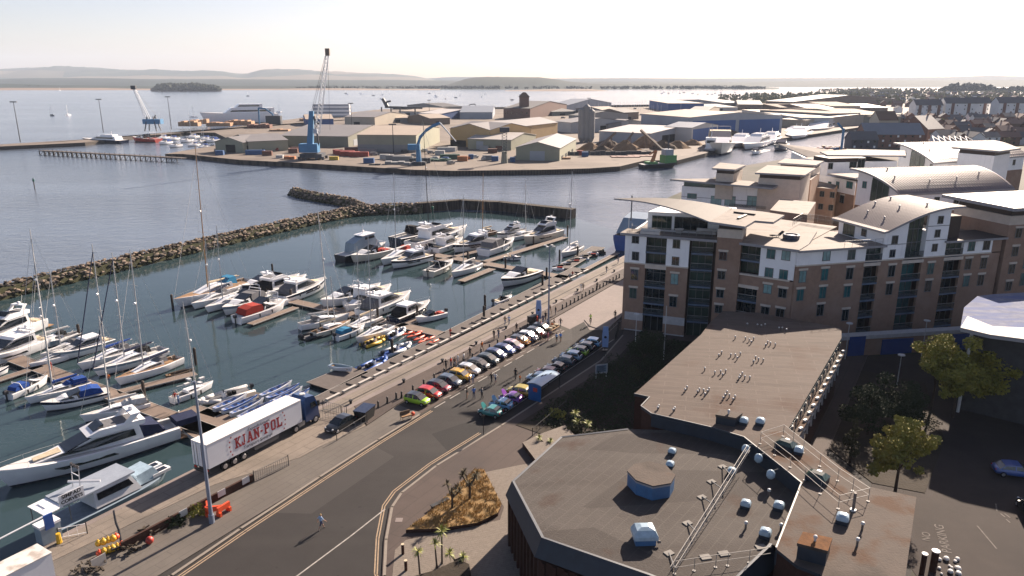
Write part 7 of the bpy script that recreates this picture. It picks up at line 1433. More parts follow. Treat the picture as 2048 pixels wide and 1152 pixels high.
t = thing('notice_board', 'white framed notice board in the dark planted bed', 'notice board', P(1202, 757, 0), .3); m = MB(); m.box(-.9, .9, -.05, .05, .9, 2.2); m.build('board', gelgrey, t); m = MB(); [m.box(a, b, -.08, -.05, c, d) for a, b, c, d in ((-.95, .95, 2.1, 2.25), (-.95, .95, .85, 1.0), (-.95, -.8, 1, 2.1), (.8, .95, 1, 2.1))]; [m.tube((x, 0, 0), (x, 0, 1), .05) for x in (-.8, .8)]; m.build('frame', whitecap, t)
for k in range(5): m = MB(); m.box(-.7, .65 - .15 * (k % 2), -.062, -.055, 1.15 + k * .18, 1.22 + k * .18); m.build('text_line', inkm, t)
t = thing('bench', 'slatted bench by the dry grass bed', 'bench', P(880, 1012, 0), .75); m = MB(); m.box(-1.1, 1.1, -.25, .25, .42, .48); m.build('seat', trimb, t); m = MB(); [m.box(x - .05, x + .05, -.25, .25, 0, .42) for x in (-.9, .9)]; m.build('leg', trimb, t)
for i, (px, py) in enumerate([(806, 1108), (812, 1141)]): t = thing('short_post', ['short brown post in the shadow of the dry grass bed', 'short brown post near the bottom edge on the slabs'][i], 'post', P(px, py, 0)); m = MB(); m.tube((0, 0, 0), (0, 0, 1.0), .14, n=8); m.build('post', darkbrick, t); m = MB(); m.tube((0, 0, 1), (0, 0, 1.06), .16, n=8); m.build('cap', CLOTH['cream'], t)
t = thing('manhole_cover', 'small pale square cover on the pink pavement', 'cover', P(798, 1040, .0)); MB().box(-.35, .35, -.35, .35, 0, .02).build('plate', lightpave, t)
# ============================================================ plants
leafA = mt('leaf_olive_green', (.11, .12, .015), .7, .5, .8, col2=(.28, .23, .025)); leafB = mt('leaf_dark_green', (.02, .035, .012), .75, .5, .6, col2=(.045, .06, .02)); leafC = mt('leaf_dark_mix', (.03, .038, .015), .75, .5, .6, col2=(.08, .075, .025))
bark = mt('bark', (.06, .045, .035), .95, .3, 3, bump=.4); palmg = mt('palm_leaf', (.12, .16, .03), .6, .4, 2, col2=(.3, .28, .05)); palmd = mt('dead_palm_leaf', (.07, .055, .03), .8, .4, 2)
for m_ in (leafA, leafB, leafC, palmg):
 n, L_, b = nd(m_); b.inputs['Transmission Weight'].default_value = 0; b.inputs['Subsurface Weight'].default_value = 0
def inside(x, y, poly):
 r = False; j = len(poly) - 1
 for i in range(len(poly)):
  if (poly[i][1] > y) != (poly[j][1] > y) and x < (poly[j][0] - poly[i][0]) * (y - poly[i][1]) / (poly[j][1] - poly[i][1]) + poly[i][0]: r = not r
  j = i
 return r
def crown(blobs, n, s, seed, m_=leafA):
 rr = random.Random(seed); mb = MB(); blobs = list(blobs) + [(x + rr.uniform(-1, 1) * r, y + rr.uniform(-1, 1) * r, z + rr.uniform(-.7, .9) * r * sz, r * rr.uniform(.35, .55), .8) for (x, y, z, r, sz) in blobs for _ in range(6)]; blobs = [(x, y, z, r * (.85 if i * 7 < len(blobs) else 1), sz) for i, (x, y, z, r, sz) in enumerate(blobs)]; tot = sum(b[3] ** 2 for b in blobs)
 for (x, y, z, r, sz) in blobs:
  for i in range(int(n * r * r / tot)):
   d = Vector((rr.gauss(0, 1), rr.gauss(0, 1), rr.gauss(0, 1))).normalized(); k = rr.random() ** .5
   c = Vector((x, y, z)) + Vector((d.x * r, d.y * r, d.z * r * sz)) * k
   if noise.noise(c * (1.6 / max(r, .5)) + Vector((seed, 0, 0))) < -.12: continue
   a = Vector((rr.gauss(0, 1), rr.gauss(0, 1), rr.gauss(0, .7))).normalized(); b = a.orthogonal().normalized(); q = s * rr.uniform(.6, 1.3)
   mb.add([c - a * q, c + b * q * .6, c + a * q, c - b * q * .6], [(0, 1, 2, 3)])
 return mb
def tree(px, py, label, blobs, n=5000, s=.16, seed=1, m_=leafA, name='broadleaf_tree', z=-.1, trunk=.18, loc=None, cat='tree'):
 p = loc or P(px, py, z); t = thing(name, label, cat, p); top = max(b[2] for b in blobs)
 tr = MB(); base = Vector((0, 0, 0)); fork = Vector((0, 0, top * .35)); tr.tube(base, fork, trunk, trunk * .75, 8)
 for b in blobs:
  e = Vector((b[0] * .85, b[1] * .85, b[2])); mid = fork.lerp(e, .5) + Vector((0, 0, .15)); tr.tube(fork, mid, trunk * .55, trunk * .35, 6); tr.tube(mid, e, trunk * .35, trunk * .12, 5)
 tr.build('trunk', bark, t); crown(blobs, n, s, seed).build('crown', m_, t); return t
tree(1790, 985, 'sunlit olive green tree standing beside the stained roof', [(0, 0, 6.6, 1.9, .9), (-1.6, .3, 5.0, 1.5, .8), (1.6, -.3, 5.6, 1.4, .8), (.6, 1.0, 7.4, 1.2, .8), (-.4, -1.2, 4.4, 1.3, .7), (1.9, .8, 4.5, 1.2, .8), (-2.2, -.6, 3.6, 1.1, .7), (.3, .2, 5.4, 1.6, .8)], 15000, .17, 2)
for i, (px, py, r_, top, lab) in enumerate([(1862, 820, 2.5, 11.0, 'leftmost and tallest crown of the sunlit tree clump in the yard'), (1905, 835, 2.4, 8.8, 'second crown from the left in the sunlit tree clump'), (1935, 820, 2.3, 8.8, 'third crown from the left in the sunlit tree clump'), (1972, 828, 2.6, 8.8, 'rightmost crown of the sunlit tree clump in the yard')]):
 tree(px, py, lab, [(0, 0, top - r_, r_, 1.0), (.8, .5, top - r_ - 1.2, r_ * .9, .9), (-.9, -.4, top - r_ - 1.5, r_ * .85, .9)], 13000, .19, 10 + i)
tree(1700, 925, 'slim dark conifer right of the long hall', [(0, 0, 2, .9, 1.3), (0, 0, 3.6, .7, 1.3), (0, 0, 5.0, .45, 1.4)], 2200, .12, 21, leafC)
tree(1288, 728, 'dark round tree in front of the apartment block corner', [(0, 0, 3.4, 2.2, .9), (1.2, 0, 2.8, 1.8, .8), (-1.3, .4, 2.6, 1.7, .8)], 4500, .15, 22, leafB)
sheet('shrub_bed', [P(*q) for q in [(1650, 890), (1700, 735), (1850, 765), (1890, 880), (1850, 985), (1745, 965)]], -.05, scrub, 'dark overgrown strip doubling as shade between the hall and the yard')  # dark scrub sheet also stands in for shade missing from the yard
for px, py, lab, h_ in ((1735, 870, 'tall dark tree added to fill the shade right of the long hall', 6.5), (1800, 850, 'dark tree added to fill the shade behind the sunlit olive tree', 6)): tree(px, py, lab, [(0, 0, h_ - 2, 2.3, .9), (1.2, .6, h_ - 3, 1.9, .9), (-1.1, -.5, h_ - 3.4, 1.9, .8)], 6000, .18, px, leafB)  # both trees are added to darken the shaded strip
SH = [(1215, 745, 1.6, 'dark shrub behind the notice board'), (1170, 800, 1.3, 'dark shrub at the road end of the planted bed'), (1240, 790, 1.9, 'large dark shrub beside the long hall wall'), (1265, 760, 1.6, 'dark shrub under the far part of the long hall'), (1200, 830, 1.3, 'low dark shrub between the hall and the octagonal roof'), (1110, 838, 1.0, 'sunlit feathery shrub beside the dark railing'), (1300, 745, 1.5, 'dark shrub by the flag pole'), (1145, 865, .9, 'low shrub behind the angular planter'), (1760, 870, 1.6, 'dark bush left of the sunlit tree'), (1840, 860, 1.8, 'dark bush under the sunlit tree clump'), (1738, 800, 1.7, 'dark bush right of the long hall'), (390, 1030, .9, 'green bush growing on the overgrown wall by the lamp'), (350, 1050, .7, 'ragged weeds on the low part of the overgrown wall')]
for i, (px, py, r_, lab) in enumerate(SH):
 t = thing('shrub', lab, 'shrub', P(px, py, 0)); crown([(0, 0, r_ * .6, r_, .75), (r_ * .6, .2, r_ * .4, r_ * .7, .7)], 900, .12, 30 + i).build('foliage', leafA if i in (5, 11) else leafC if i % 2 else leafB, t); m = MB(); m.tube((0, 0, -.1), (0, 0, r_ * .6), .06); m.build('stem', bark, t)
def palm(px, py, h, label, heads=1, dead=False, r=.75, seed=0, z=0):
 rr = random.Random(seed); t = thing('palm_tree', label, 'palm', P(px, py, z)); tr = MB(); f = MB()
 if heads == 1: tips = [Vector((rr.uniform(-.2, .2), rr.uniform(-.2, .2), h))]; tr.tube((0, 0, -.1), tips[0], .09, .06, 7)
 else:
  fk = Vector((0, 0, h * .5)); tr.tube((0, 0, -.1), fk, .14, .11, 7); tips = [Vector((math.cos(i * 2.4) * .75, math.sin(i * 2.4) * .75, h * (.75 + .25 * rr.random()))) for i in range(heads)]
  for q in tips: tr.tube(fk, q, .08, .06, 6)
 for q in tips:
  for k in range(46):
   a = rr.random() * 6.28; e = rr.uniform(-.7, 1.3); L = r * rr.uniform(.7, 1.1); d = Vector((math.cos(a) * math.cos(e), math.sin(a) * math.cos(e), math.sin(e))); s = Vector((-math.sin(a), math.cos(a), 0)) * .04; mid = q + d * L * .6; end = q + d * L + Vector((0, 0, -.18 * L))
   f.add([q - s * .5, mid - s, end, mid + s, q + s * .5], [(0, 1, 2, 3, 4)])
 tr.build('trunk', bark, t); f.build('crown', palmd if dead else palmg, t)
palm(905, 1022, 2.9, 'shaggy green palm at the left of the dry grass bed', 4, True, .6, 1); palm(940, 1003, 3.2, 'tall forked brown palm in the middle of the dry grass bed', 5, True, .65, 2)
palm(840, 1150, 2.4, 'slender green palm left at the bottom edge', 1, False, .7, 3); palm(874, 1136, 2.6, 'leaning slender palm in the middle at the bottom edge', 1, False, .75, 4); palm(884, 1128, 3.3, 'tallest slender green palm at the bottom edge', 1, False, .85, 5); palm(910, 1128, .8, 'low bright yellow green palm in the bottom planter', 2, False, .7, 6)
palm(1163, 862, 1.2, 'yellow green palm in the planted bed by the hall', 2, False, .8, 7); palm(1088, 893, .9, 'low yellow palm in the angular planter', 2, False, .6, 8); palm(1150, 850, 1.6, 'sunlit yellow palm rising from the dark bed', 1, False, .8, 9)
bed = [P(*q, 0) for q in [(812, 1066), (870, 1022), (905, 985), (950, 944), (968, 945), (1003, 1014), (996, 1032), (955, 1052), (880, 1064)]]
m = MB(); rr = random.Random(8); pb = [U(50, 26), U(73, 27.5), U(85, 27), (23, 117), (29, 114), (24.5, 97), (13.5, 76.5)]; k = 0
while k < 9000:
 x, y = rr.uniform(0, 30), rr.uniform(70, 120)
 if not inside(x, y, pb): continue
 h = max(0, noise.noise(Vector((x * .35, y * .35, 5))) + .35) * 1.9; c = Vector((x, y, .05 + rr.random() * h)); a = Vector((rr.gauss(0, 1), rr.gauss(0, 1), rr.gauss(0, .6))).normalized() * .17; b = a.orthogonal().normalized() * .1; m.add([c - a, c + b, c + a, c - b], [(0, 1, 2, 3)], 0); k += 1
tag(m.build('ground_cover', leafB), 'dense dark shrubbery filling the bed beside the long hall', None, None, 'stuff')
t = thing('planting_bed', 'raised triangular bed of dry golden grass with brick edge', 'planting bed'); m = MB(); m.prism([p[:2] for p in bed], -.1, .38, 0, 1); m.build('brick_edge', [darkbrick, drygrass], t)
g_ = MB(); rr = random.Random(5); xs = [p.x for p in bed]; ys = [p.y for p in bed]
k = 0
while k < 5200:
 x = rr.uniform(min(xs), max(xs)); y = rr.uniform(min(ys), max(ys))
 if not inside(x, y, bed) or noise.noise(Vector((x * 1.1, y * 1.1, 0))) < -.22: k += .2; continue
 a = rr.random() * 6.28; h = rr.uniform(.12, .42); w_ = .035; dx, dy = math.cos(a) * w_, math.sin(a) * w_; lx, ly = rr.uniform(-.18, .18), rr.uniform(-.18, .18); g_.add([(x - dx, y - dy, .37), (x + dx, y + dy, .37), (x + lx, y + ly, .37 + h)], [(0, 1, 2)]); k += 1
o = g_.build('dry_grass', mt('dry_grass_blades', (.42, .27, .1), .8, .3, 1.5, world=True, col2=(.22, .15, .06)), t); o['kind'] = 'stuff'
for lab, pp, top in (('dark brick planter box with small palms at the bottom edge', [(828, 1152), (870, 1140), (918, 1118), (938, 1128), (942, 1148), (900, 1185), (835, 1185)], scrub), ('angular dark planter with gravel beside the pavement', [(1045, 885), (1085, 866), (1130, 850), (1150, 870), (1075, 925)], slabs)):
 t = thing('planter', lab, 'planter'); m = MB(); m.prism([P(a, b, .6)[:2] for a, b in pp], -.1, .6, 0, 1); m.build('planter_box', [darkbrick, top], t)
sheet('slab_paving', [P(*q) for q in [(968, 945), (1040, 930), (1075, 925), (1120, 900), (1120, 1200), (780, 1200), (790, 1100), (812, 1080), (1000, 1040), (1008, 1015)]], .012, slabs, 'pale paving slabs around the planting beds')
# ============================================================ commercial port across the channel
GZ = -.25
def cm_(name, c, r=.7, v=.08, **k): return mt(name, c, r, v, .12, world=True, **k)
W_ = dict(green=cm_('pale_green_cladding', (.27, .27, .20)), green2=cm_('grey_green_cladding', (.2, .2, .16)), ochre=cm_('ochre_cladding', (.42, .29, .14)), white=cm_('white_port_cladding', (.42, .42, .42)), bluegrey=cm_('blue_grey_cladding', (.27, .3, .35)), brick=cm_('red_port_brick', (.14, .07, .05)), grey=cm_('grey_cladding', (.22, .22, .22)), brown=cm_('brown_cladding', (.16, .12, .09)), blue=cm_('port_blue', (.03, .09, .27)), cream=cm_('cream_cladding', (.38, .33, .26)))
RF = dict(grey=cm_('grey_port_roof', (.17, .16, .16), .6), cream=cm_('cream_port_roof', (.33, .27, .21), .6), white=cm_('white_port_roof', (.42, .39, .36), .5), dark=cm_('dark_port_roof', (.06, .058, .06), .7), brown=cm_('brown_port_roof', (.13, .085, .06), .8), blue=cm_('blue_grey_roof_sheet', (.15, .17, .2), .5))
darkop = mt('dark_opening', (.02, .02, .022), .8, .2, .3)
for k, v in W_.items(): overlay(v, [c * .8 for c in (.2, .2, .19)], 'wave', .5, .85, .98, amt=.25)
def shed(label, A, B, Cc, he, hr, ridge, wall, roof, doors=(), name='warehouse', cat='warehouse', zg=GZ, eave=.4, lower=None, sidedoors=(), doorm=None, wins=0):
 a = P(*A, zg) if not isinstance(A, Vector) else A; b = P(*B, zg) if not isinstance(B, Vector) else B; c = P(*Cc, zg) if not isinstance(Cc, Vector) else Cc
 u = b - a; Lx = u.length; u.normalize(); v = Vector((-u.y, u.x, 0)); Ly = max(6, (c - b).dot(v))
 t = thing(name, label, cat, a, math.atan2(u.y, u.x)); wm_ = W_[wall]; rm = RF[roof]
 m = MB()
 if ridge == 'd': pr = [(0, 0), (Lx, 0), (Lx, he), (Lx / 2, hr), (0, he)]; m.loft([[(x, y, z) for x, z in pr] for y in (0, Ly)])
 elif ridge == 'w': pr = [(0, 0), (Ly, 0), (Ly, he), (Ly / 2, hr), (0, he)]; m.loft([[(x, y, z) for y, z in pr] for x in (Lx, 0)])
 else: m.box(0, Lx, 0, Ly, 0, he)
 m.build('wall', wm_, t); m = MB(); e = eave
 if ridge == 'd':
  s = (hr - he) / (Lx / 2)
  for sg in (0, 1):
   x0, x1 = (-e, Lx / 2) if sg == 0 else (Lx + e, Lx / 2); z0 = he - s * e + .06
   m.add([(x0, -e, z0), (x1, -e, hr + .06), (x1, Ly + e, hr + .06), (x0, Ly + e, z0), (x0, -e, z0 + .25), (x1, -e, hr + .31), (x1, Ly + e, hr + .31), (x0, Ly + e, z0 + .25)], [(0, 3, 2, 1), (4, 5, 6, 7), (0, 1, 5, 4), (2, 3, 7, 6), (3, 0, 4, 7)])
 elif ridge == 'w':
  s = (hr - he) / (Ly / 2)
  for sg in (0, 1):
   y0, y1 = (-e, Ly / 2) if sg == 0 else (Ly + e, Ly / 2); z0 = he - s * e + .06
   m.add([(-e, y0, z0), (Lx + e, y0, z0), (Lx + e, y1, hr + .06), (-e, y1, hr + .06), (-e, y0, z0 + .25), (Lx + e, y0, z0 + .25), (Lx + e, y1, hr + .31), (-e, y1, hr + .31)], [(0, 3, 2, 1), (4, 5, 6, 7), (0, 1, 5, 4), (1, 2, 6, 5), (3, 0, 4, 7)])
 else: m.box(-e, Lx + e, -e, Ly + e, he, he + .35)
 m.build('roof', rm, t)
 if lower: m = MB(); m.box(.02, Lx - .02, -.06, .0, 0, he * .45); m.build('plinth', W_[lower], t)
 for k0, k1, h, *mm in doors: m = MB(); m.box(Lx * k0, Lx * k1, -.12, -.0, 0, h); m.build('door', mm[0] if mm else darkop, t)
 for k0, k1, h, *mm in sidedoors: m = MB(); m.box(Lx, Lx + .12, Ly * k0, Ly * k1, 0, h); m.build('door', mm[0] if mm else darkop, t)
 for i in range(wins): m = MB(); x = Lx * (i + .6) / (wins + .2); m.box(x - .8, x + .8, -.1, 0, he * .5, he * .5 + 1.6); m.build('window', glassd, t)
 return t
lg = cm_('light_door', (.3, .32, .35)); pk = cm_('faded_red_door', (.5, .2, .16))
shed('small pale green gabled shed with open door at the left of the port', (432, 304), (487, 306), (503, 294), 6, 8.8, 'd', 'green', 'grey', [(.38, .72, 4.6)], sidedoors=[(.1, .9, 4)])
shed('long low pale green shed beside the small gabled one', (498, 305), (577, 301), (604, 288), 6.2, 9, 'w', 'green', 'grey', sidedoors=[(.1, .8, 4.5)])
shed('grey green warehouse behind the tall blue crane', (560, 292), (697, 294), (716, 272), 6.5, 11, 'w', 'green2', 'grey', sidedoors=[(.1, .3, 4, lg), (.5, .7, 4, lg)])
shed('large pale warehouse with cream roof in the middle of the port', (716, 304), (833, 305), (884, 284), 10, 13, 'w', 'green', 'cream', lower='grey')
shed('left half of the ochre double gabled warehouse', (901, 292), (980, 296), (1035, 272), 11, 14.5, 'd', 'ochre', 'grey', [(0, .4, 4)])
shed('right half of the ochre double gabled warehouse with faded red door', P(980.5, 296, GZ), (1062, 289), (1120, 272), 11, 14.5, 'd', 'ochre', 'grey', sidedoors=[(.28, .5, 9, pk)])
shed('low pale shed with cream roof before the ochre warehouse', (936, 298), (1022, 301), (1047, 288), 6.2, 9, 'w', 'green', 'white', [(.2, .36, 5, lg)])
shed('pale green gabled quayside warehouse with big grey door', (1032, 320), (1119, 322), (1166, 300), 6.6, 9.6, 'd', 'green', 'grey', [(.32, .66, 5, lg)], sidedoors=[(.1, .2, 2), (.3, .4, 2), (.5, .6, 2), (.7, .8, 2)])
shed('long white shed with blue skirting right of the silos', (1198, 283), (1300, 289), (1328, 270), 7, 9.5, 'w', 'bluegrey', 'white', sidedoors=[(.2, .45, 5), (.55, .8, 5)])
shed('big blue grey boat hall with dark blue end doors', (1281, 262), (1378, 273), (1436, 255), 14, 17, 'w', 'bluegrey', 'cream', sidedoors=[(.03, .48, 11.5, W_['blue']), (.52, .97, 11.5, W_['blue'])])
t = shed('lower white boat hall with blue emblem door', (1328, 281), (1382, 284), (1405, 275), 9.5, 12, 'w', 'white', 'blue', sidedoors=[(.05, .95, 8.5, W_['blue'])])
m = MB(); a_ = P(1382, 284, GZ); b_ = P(1405, 275, GZ); W2 = Wall(a_[:2], b_[:2]); q = W2.L * .5
m.add([W2.pt(q - 2.4, 4.3, .3), W2.pt(q, 2.6, .3), W2.pt(q + 2.4, 4.3, .3), W2.pt(q, 6.2, .3), W2.pt(q - 2.4, 4.3, .2), W2.pt(q, 2.6, .2), W2.pt(q + 2.4, 4.3, .2), W2.pt(q, 6.2, .2)], [(0, 1, 2, 3), (7, 6, 5, 4), (0, 4, 5, 1), (1, 5, 6, 2), (2, 6, 7, 3), (3, 7, 4, 0)])
e_ = m.build('door_emblem', gel); e_.parent = t; e_.matrix_parent_inverse = (Matrix.Translation(t.location) @ Matrix.Rotation(t.rotation_euler.z, 4, 'Z')).inverted()
shed('white and blue open fronted boat store beside the yachts', (1458, 260), (1525, 262), (1560, 248), 9, 10, 'f', 'bluegrey', 'blue', [(.02, .46, 8), (.5, .97, 8)])
shed('very long pale roofed boat hall behind the moored yachts', (1560, 254), (1610, 257), (1660, 238), 7, 10, 'w', 'cream', 'cream')
shed('white flat boat hall with grey door right of the long hall', (1600, 256), (1665, 256), (1700, 236), 9, 9.5, 'f', 'white', 'cream', [(.4, .7, 6, lg)])
shed('open columned boat shelter at the end of the yacht quay', (1655, 252), (1718, 250), (1740, 236), 11, 11.5, 'f', 'grey', 'brown', [(.02, .3, 9, lg), (.34, .62, 9, lg), (.66, .97, 9, lg)])
shed('brown roofed hall in the haze behind the channel head', (1718, 250), (1800, 250), (1850, 230), 8, 11, 'w', 'green2', 'brown')
shed('red brick building with square tower in the rear of the port', (1007, 237), (1060, 238), (1078, 226), 11, 17, 'w', 'brick', 'dark', wins=5)
t = thing('brick_tower', 'square tower rising from the red brick port building', 'tower', P(1048, 236, GZ), .1); MB().box(-5, 5, -5, 5, 0, 23).build('wall', W_['brick'], t); m = MB(); m.loft([[(-6, -6, 23), (6, -6, 23), (6, 6, 23), (-6, 6, 23)], [(-1.5, -1.5, 28), (1.5, -1.5, 28), (1.5, 1.5, 28), (-1.5, 1.5, 28)]]); m.build('roof', RF['brown'], t)
shed('blue roofed small port building left of the brick one', (920, 238), (985, 238), (1000, 228), 7, 12, 'w', 'bluegrey', 'blue')
shed('pale blue port office with shallow roof near the back wall', (1098, 222), (1135, 223), (1145, 215), 8, 15, 'w', 'bluegrey', 'blue')
shed('white arched building right of the ochre warehouse', (1108, 262), (1142, 266), (1160, 252), 8, 11, 'w', 'white', 'grey', sidedoors=[(.2, .4, 5), (.5, .7, 5)])
shed('dark blue banded building by the far marina', (1336, 224), (1407, 224), (1420, 216), 11, 12, 'f', 'blue', 'cream')
shed('large white roofed factory far right of the port', (1530, 214), (1585, 216), (1610, 204), 9, 17, 'w', 'brown', 'white')
SM = [(1590, 222, 60, 'brown', 'brown'), (1640, 226, 55, 'brick', 'cream'), (1690, 224, 60, 'cream', 'brown'), (1740, 222, 70, 'brown', 'cream'), (1470, 214, 45, 'grey', 'grey'), (1500, 220, 50, 'brown', 'dark'), (1445, 222, 60, 'white', 'grey'), (1395, 232, 40, 'cream', 'dark'), (1230, 236, 38, 'grey', 'cream'), (1170, 236, 40, 'brown', 'grey'), (640, 252, 55, 'blue', 'cream'), (720, 250, 60, 'cream', 'grey'), (800, 246, 50, 'grey', 'cream'), (860, 238, 45, 'blue', 'white'), (905, 226, 40, 'grey', 'dark'), (820, 230, 45, 'white', 'cream'), (880, 250, 40, 'brown', 'cream'), (1150, 246, 26, 'grey', 'dark'), (1130, 232, 50, 'green2', 'dark'), (1205, 262, 22, 'grey', 'grey'), (1262, 240, 30, 'brown', 'dark')]
for i, (px, py, wd, a, b) in enumerate(SM):
 u = wd / 2; ang = .12 * math.sin(i * 3.1); ty = ['left', 'middle', 'right'][i % 3]
 lab = 'low %s walled port shed with %s roof, %s' % (a.replace('green2', 'green'), b, ['near the far marina', 'behind the ochre warehouse', 'by the container yard', 'in the hazy back row', 'close to the long breakwater', 'at the channel head', 'between silos and halls'][i % 7])
 shed(lab, (px - u, py), (px + u, py + ang * 20), (px + u + 10, py - 8), 4.5 + (i % 3) * 1.5, 7 + (i % 3) * 2, 'w', a, b, [(.3, .5, 3)], name='port_shed', cat='shed')
for i, (px, h) in enumerate([(1163, 22), (1172, 24), (1181, 21)]):
 t = thing('cement_silo', 'tall grey cement silo, %s of the three together' % ['left', 'middle', 'right'][i], 'silo', P(px, 284, GZ)); m = MB(); m.tube((0, 0, 3), (0, 0, h), 2.6, n=14); m.build('tank', W_['grey'], t, smooth=False); m = MB(); m.tube((0, 0, 0), (0, 0, 3), 1.4, 2.6, 10); m.tube((0, 0, h), (0, 0, h + 1.6), 2.6, .6, 12); m.build('cone', W_['grey'], t)
aggr = mt('aggregate_heap', (.22, .145, .085), .95, .25, .4, world=True, bump=.4, bscale=2); aggd = mt('dark_heap', (.1, .075, .055), .95, .3, .4, world=True)
for i, (px, py, r_, h, m_) in enumerate([(1180, 300, 9, 5, aggr), (1215, 296, 11, 6, aggd), (1250, 300, 10, 6.5, aggr), (1290, 294, 12, 8, aggr), (1325, 298, 10, 6, aggd), (1355, 296, 9, 5, aggr), (1205, 304, 8, 4, aggd), (1385, 290, 8, 4, aggr), (1420, 276, 14, 5, aggd), (1455, 270, 13, 5, aggd)]):
 rr = random.Random(60 + i); m = MB(); rings = []
 for j, k in enumerate((1, .72, .42, .12)): rings.append([(math.cos(a) * r_ * k * rr.uniform(.85, 1.12), math.sin(a) * r_ * k * .7 * rr.uniform(.85, 1.12), h * (1 - k ** 1.2) * rr.uniform(.9, 1.05)) for a in [q * math.pi / 7 for q in range(14)]])
 m.loft(rings); tag(m.build('aggregate_heap', m_, loc=P(px, py, GZ)), '%s heap of aggregate, %s' % ('tan' if m_ is aggr else 'dark brown', ['next to the silos', 'behind the first tan heap', 'below the white shed', 'by the sloping conveyor', 'behind the green dredger', 'nearest the moored coaster', 'at the front of the works', 'on the quay by the coaster', 'before the boat store', 'by the moored white yachts'][i]), 'heap')
for i, (a, b, lab) in enumerate([((1190, 300), (1230, 276), 'rusty sloping conveyor between silos and heaps'), ((1280, 276), (1325, 300), 'long sloping conveyor above the tan heap'), ((1240, 300), (1265, 278), 'brown conveyor tower in the middle of the aggregate works')]):
 t = thing('conveyor', lab, 'conveyor'); p0 = P(*a, 0) if i != 1 else P(a[0], 296, 0) + Vector((0, 0, 11)); p1 = (P(b[0], 298, 0) + Vector((0, 0, 10))) if i != 1 else P(*b, 0); m = MB(); m.tube(p0, p1, .9, n=4); m.build('belt', W_['brown'], t); m = MB()
 for k in (.25, .5, .8): q = p0.lerp(p1, k); m.tube((q.x - 1, q.y, GZ), q, .2, n=4); m.tube((q.x + 1, q.y, GZ), q, .2, n=4)
 m.build('trestle', W_['brown'], t)
craneb = mt('crane_blue', (.05, .18, .34), .5, .1, .3, world=True); craneg = mt('crane_pale_grey', (.38, .42, .48), .5, .1, .3); craned = mt('crane_dark', (.045, .05, .06), .6, .1, .3)
def lattice(m, a, b, w0, w1, n=12, r=.12):
 d = (b - a).normalized(); s = d.cross(Vector((0, 1, 0))).normalized(); q = d.cross(s)
 cs = [(s + q), (s - q), (-s - q), (q - s)]; pa = [[(a.lerp(b, i / n) + c * (w0 + (w1 - w0) * i / n) / 2) for c in cs] for i in range(n + 1)]
 for i in range(n):
  for j in range(4): m.tube(pa[i][j], pa[i + 1][j], r, n=3, cap=False); m.tube(pa[i][j], pa[i + 1][(j + 1) % 4], r * .6, n=3, cap=False)
t = thing('harbour_crane', 'tall blue mobile harbour crane with raised lattice boom', 'crane'); B_ = P(626, 318, GZ)
def bz(px, py): q = PD(px, py, B_.y); return q
m = MB(); m.cbox(B_ + Vector((0, 0, 2.0)), 12, 9, 2.2); [m.tube(B_ + Vector((x, y, 0)), B_ + Vector((x, y, 1.6)), .8, n=8) for x in (-6.5, -3, 3, 6.5) for y in (-4, 4)]; m.build('undercarriage', craned, t)
m = MB(); m.cbox(B_ + Vector((-1.5, 0, 6)), 10, 6, 4.6); m.build('machinery_house', craneb, t)
m = MB(); a = B_ + Vector((-1.2, 0, 5)); b = bz(623, 222); m.loft([[(q.x + x * k, q.y + y * k, q.z) for x, y in ((-1.35, -1.2), (1.35, -1.2), (1.35, 1.2), (-1.35, 1.2))] for q, k in ((a, 1.25), (b, .85))]); m.build('tower', craneb, t)
m = MB(); c_ = bz(637, 285); m.tube(bz(628, 232), c_, .5, n=5); m.tube(bz(631, 250), c_, .4, n=5); m.tube(c_, B_ + Vector((3, 0, 7)), .5, n=5); m.build('back_stay_frame', craned, t)
m = MB(); lattice(m, bz(634, 268), bz(655, 106), 2.6, 1.3, 22, .17); m.build('boom', craneg, t)
m = MB(); m.tube(b, bz(650, 112), .1, n=3); m.tube(b + Vector((1, 0, 0)), bz(648, 130), .1, n=3); m.tube(bz(655, 106), bz(660, 260), .07, n=3); m.build('cables', craned, t)
m = MB(); q = bz(655, 104); m.cbox(q, 2.2, 1.8, 3.6); m.build('boom_head', W_['brown'], t); m = MB(); m.cbox(bz(627, 262) + Vector((1.5, -1.8, 0)), 2, 1.6, 2.4); m.build('cab', craneg, t)
t = thing('material_handler', 'blue material handler crane with arched boom on the quay', 'crane'); B_ = P(838, 330, GZ)
m = MB(); m.cbox(B_ + Vector((0, 0, .9)), 7, 4.5, 1.4); m.tube(B_, B_ + Vector((0, 0, 1.8)), 3.2, n=10); m.build('undercarriage', craned, t); m = MB(); m.tube(B_ + Vector((0, 0, 1.5)), bz(836, 292), 1.5, 1.0, 8); m.build('pedestal', craneb, t); m = MB(); m.cbox(bz(828, 294), 6, 3.5, 2.8); m.build('machinery_house', craneb, t)
m = MB(); pts = [bz(835, 292), bz(840, 275), bz(852, 261), bz(866, 252), bz(880, 246)]; [m.tube(x, y, .85, .7, 6) for x, y in zip(pts, pts[1:])]; m.build('boom', craneb, t); m = MB(); m.tube(bz(880, 246), bz(912, 283), .5, .3, 5); m.build('stick', craneg, t)
t = thing('harbour_crane', 'grey slewing crane with sloping lattice jib on the left pier', 'crane'); B_ = P(306, 262, GZ)
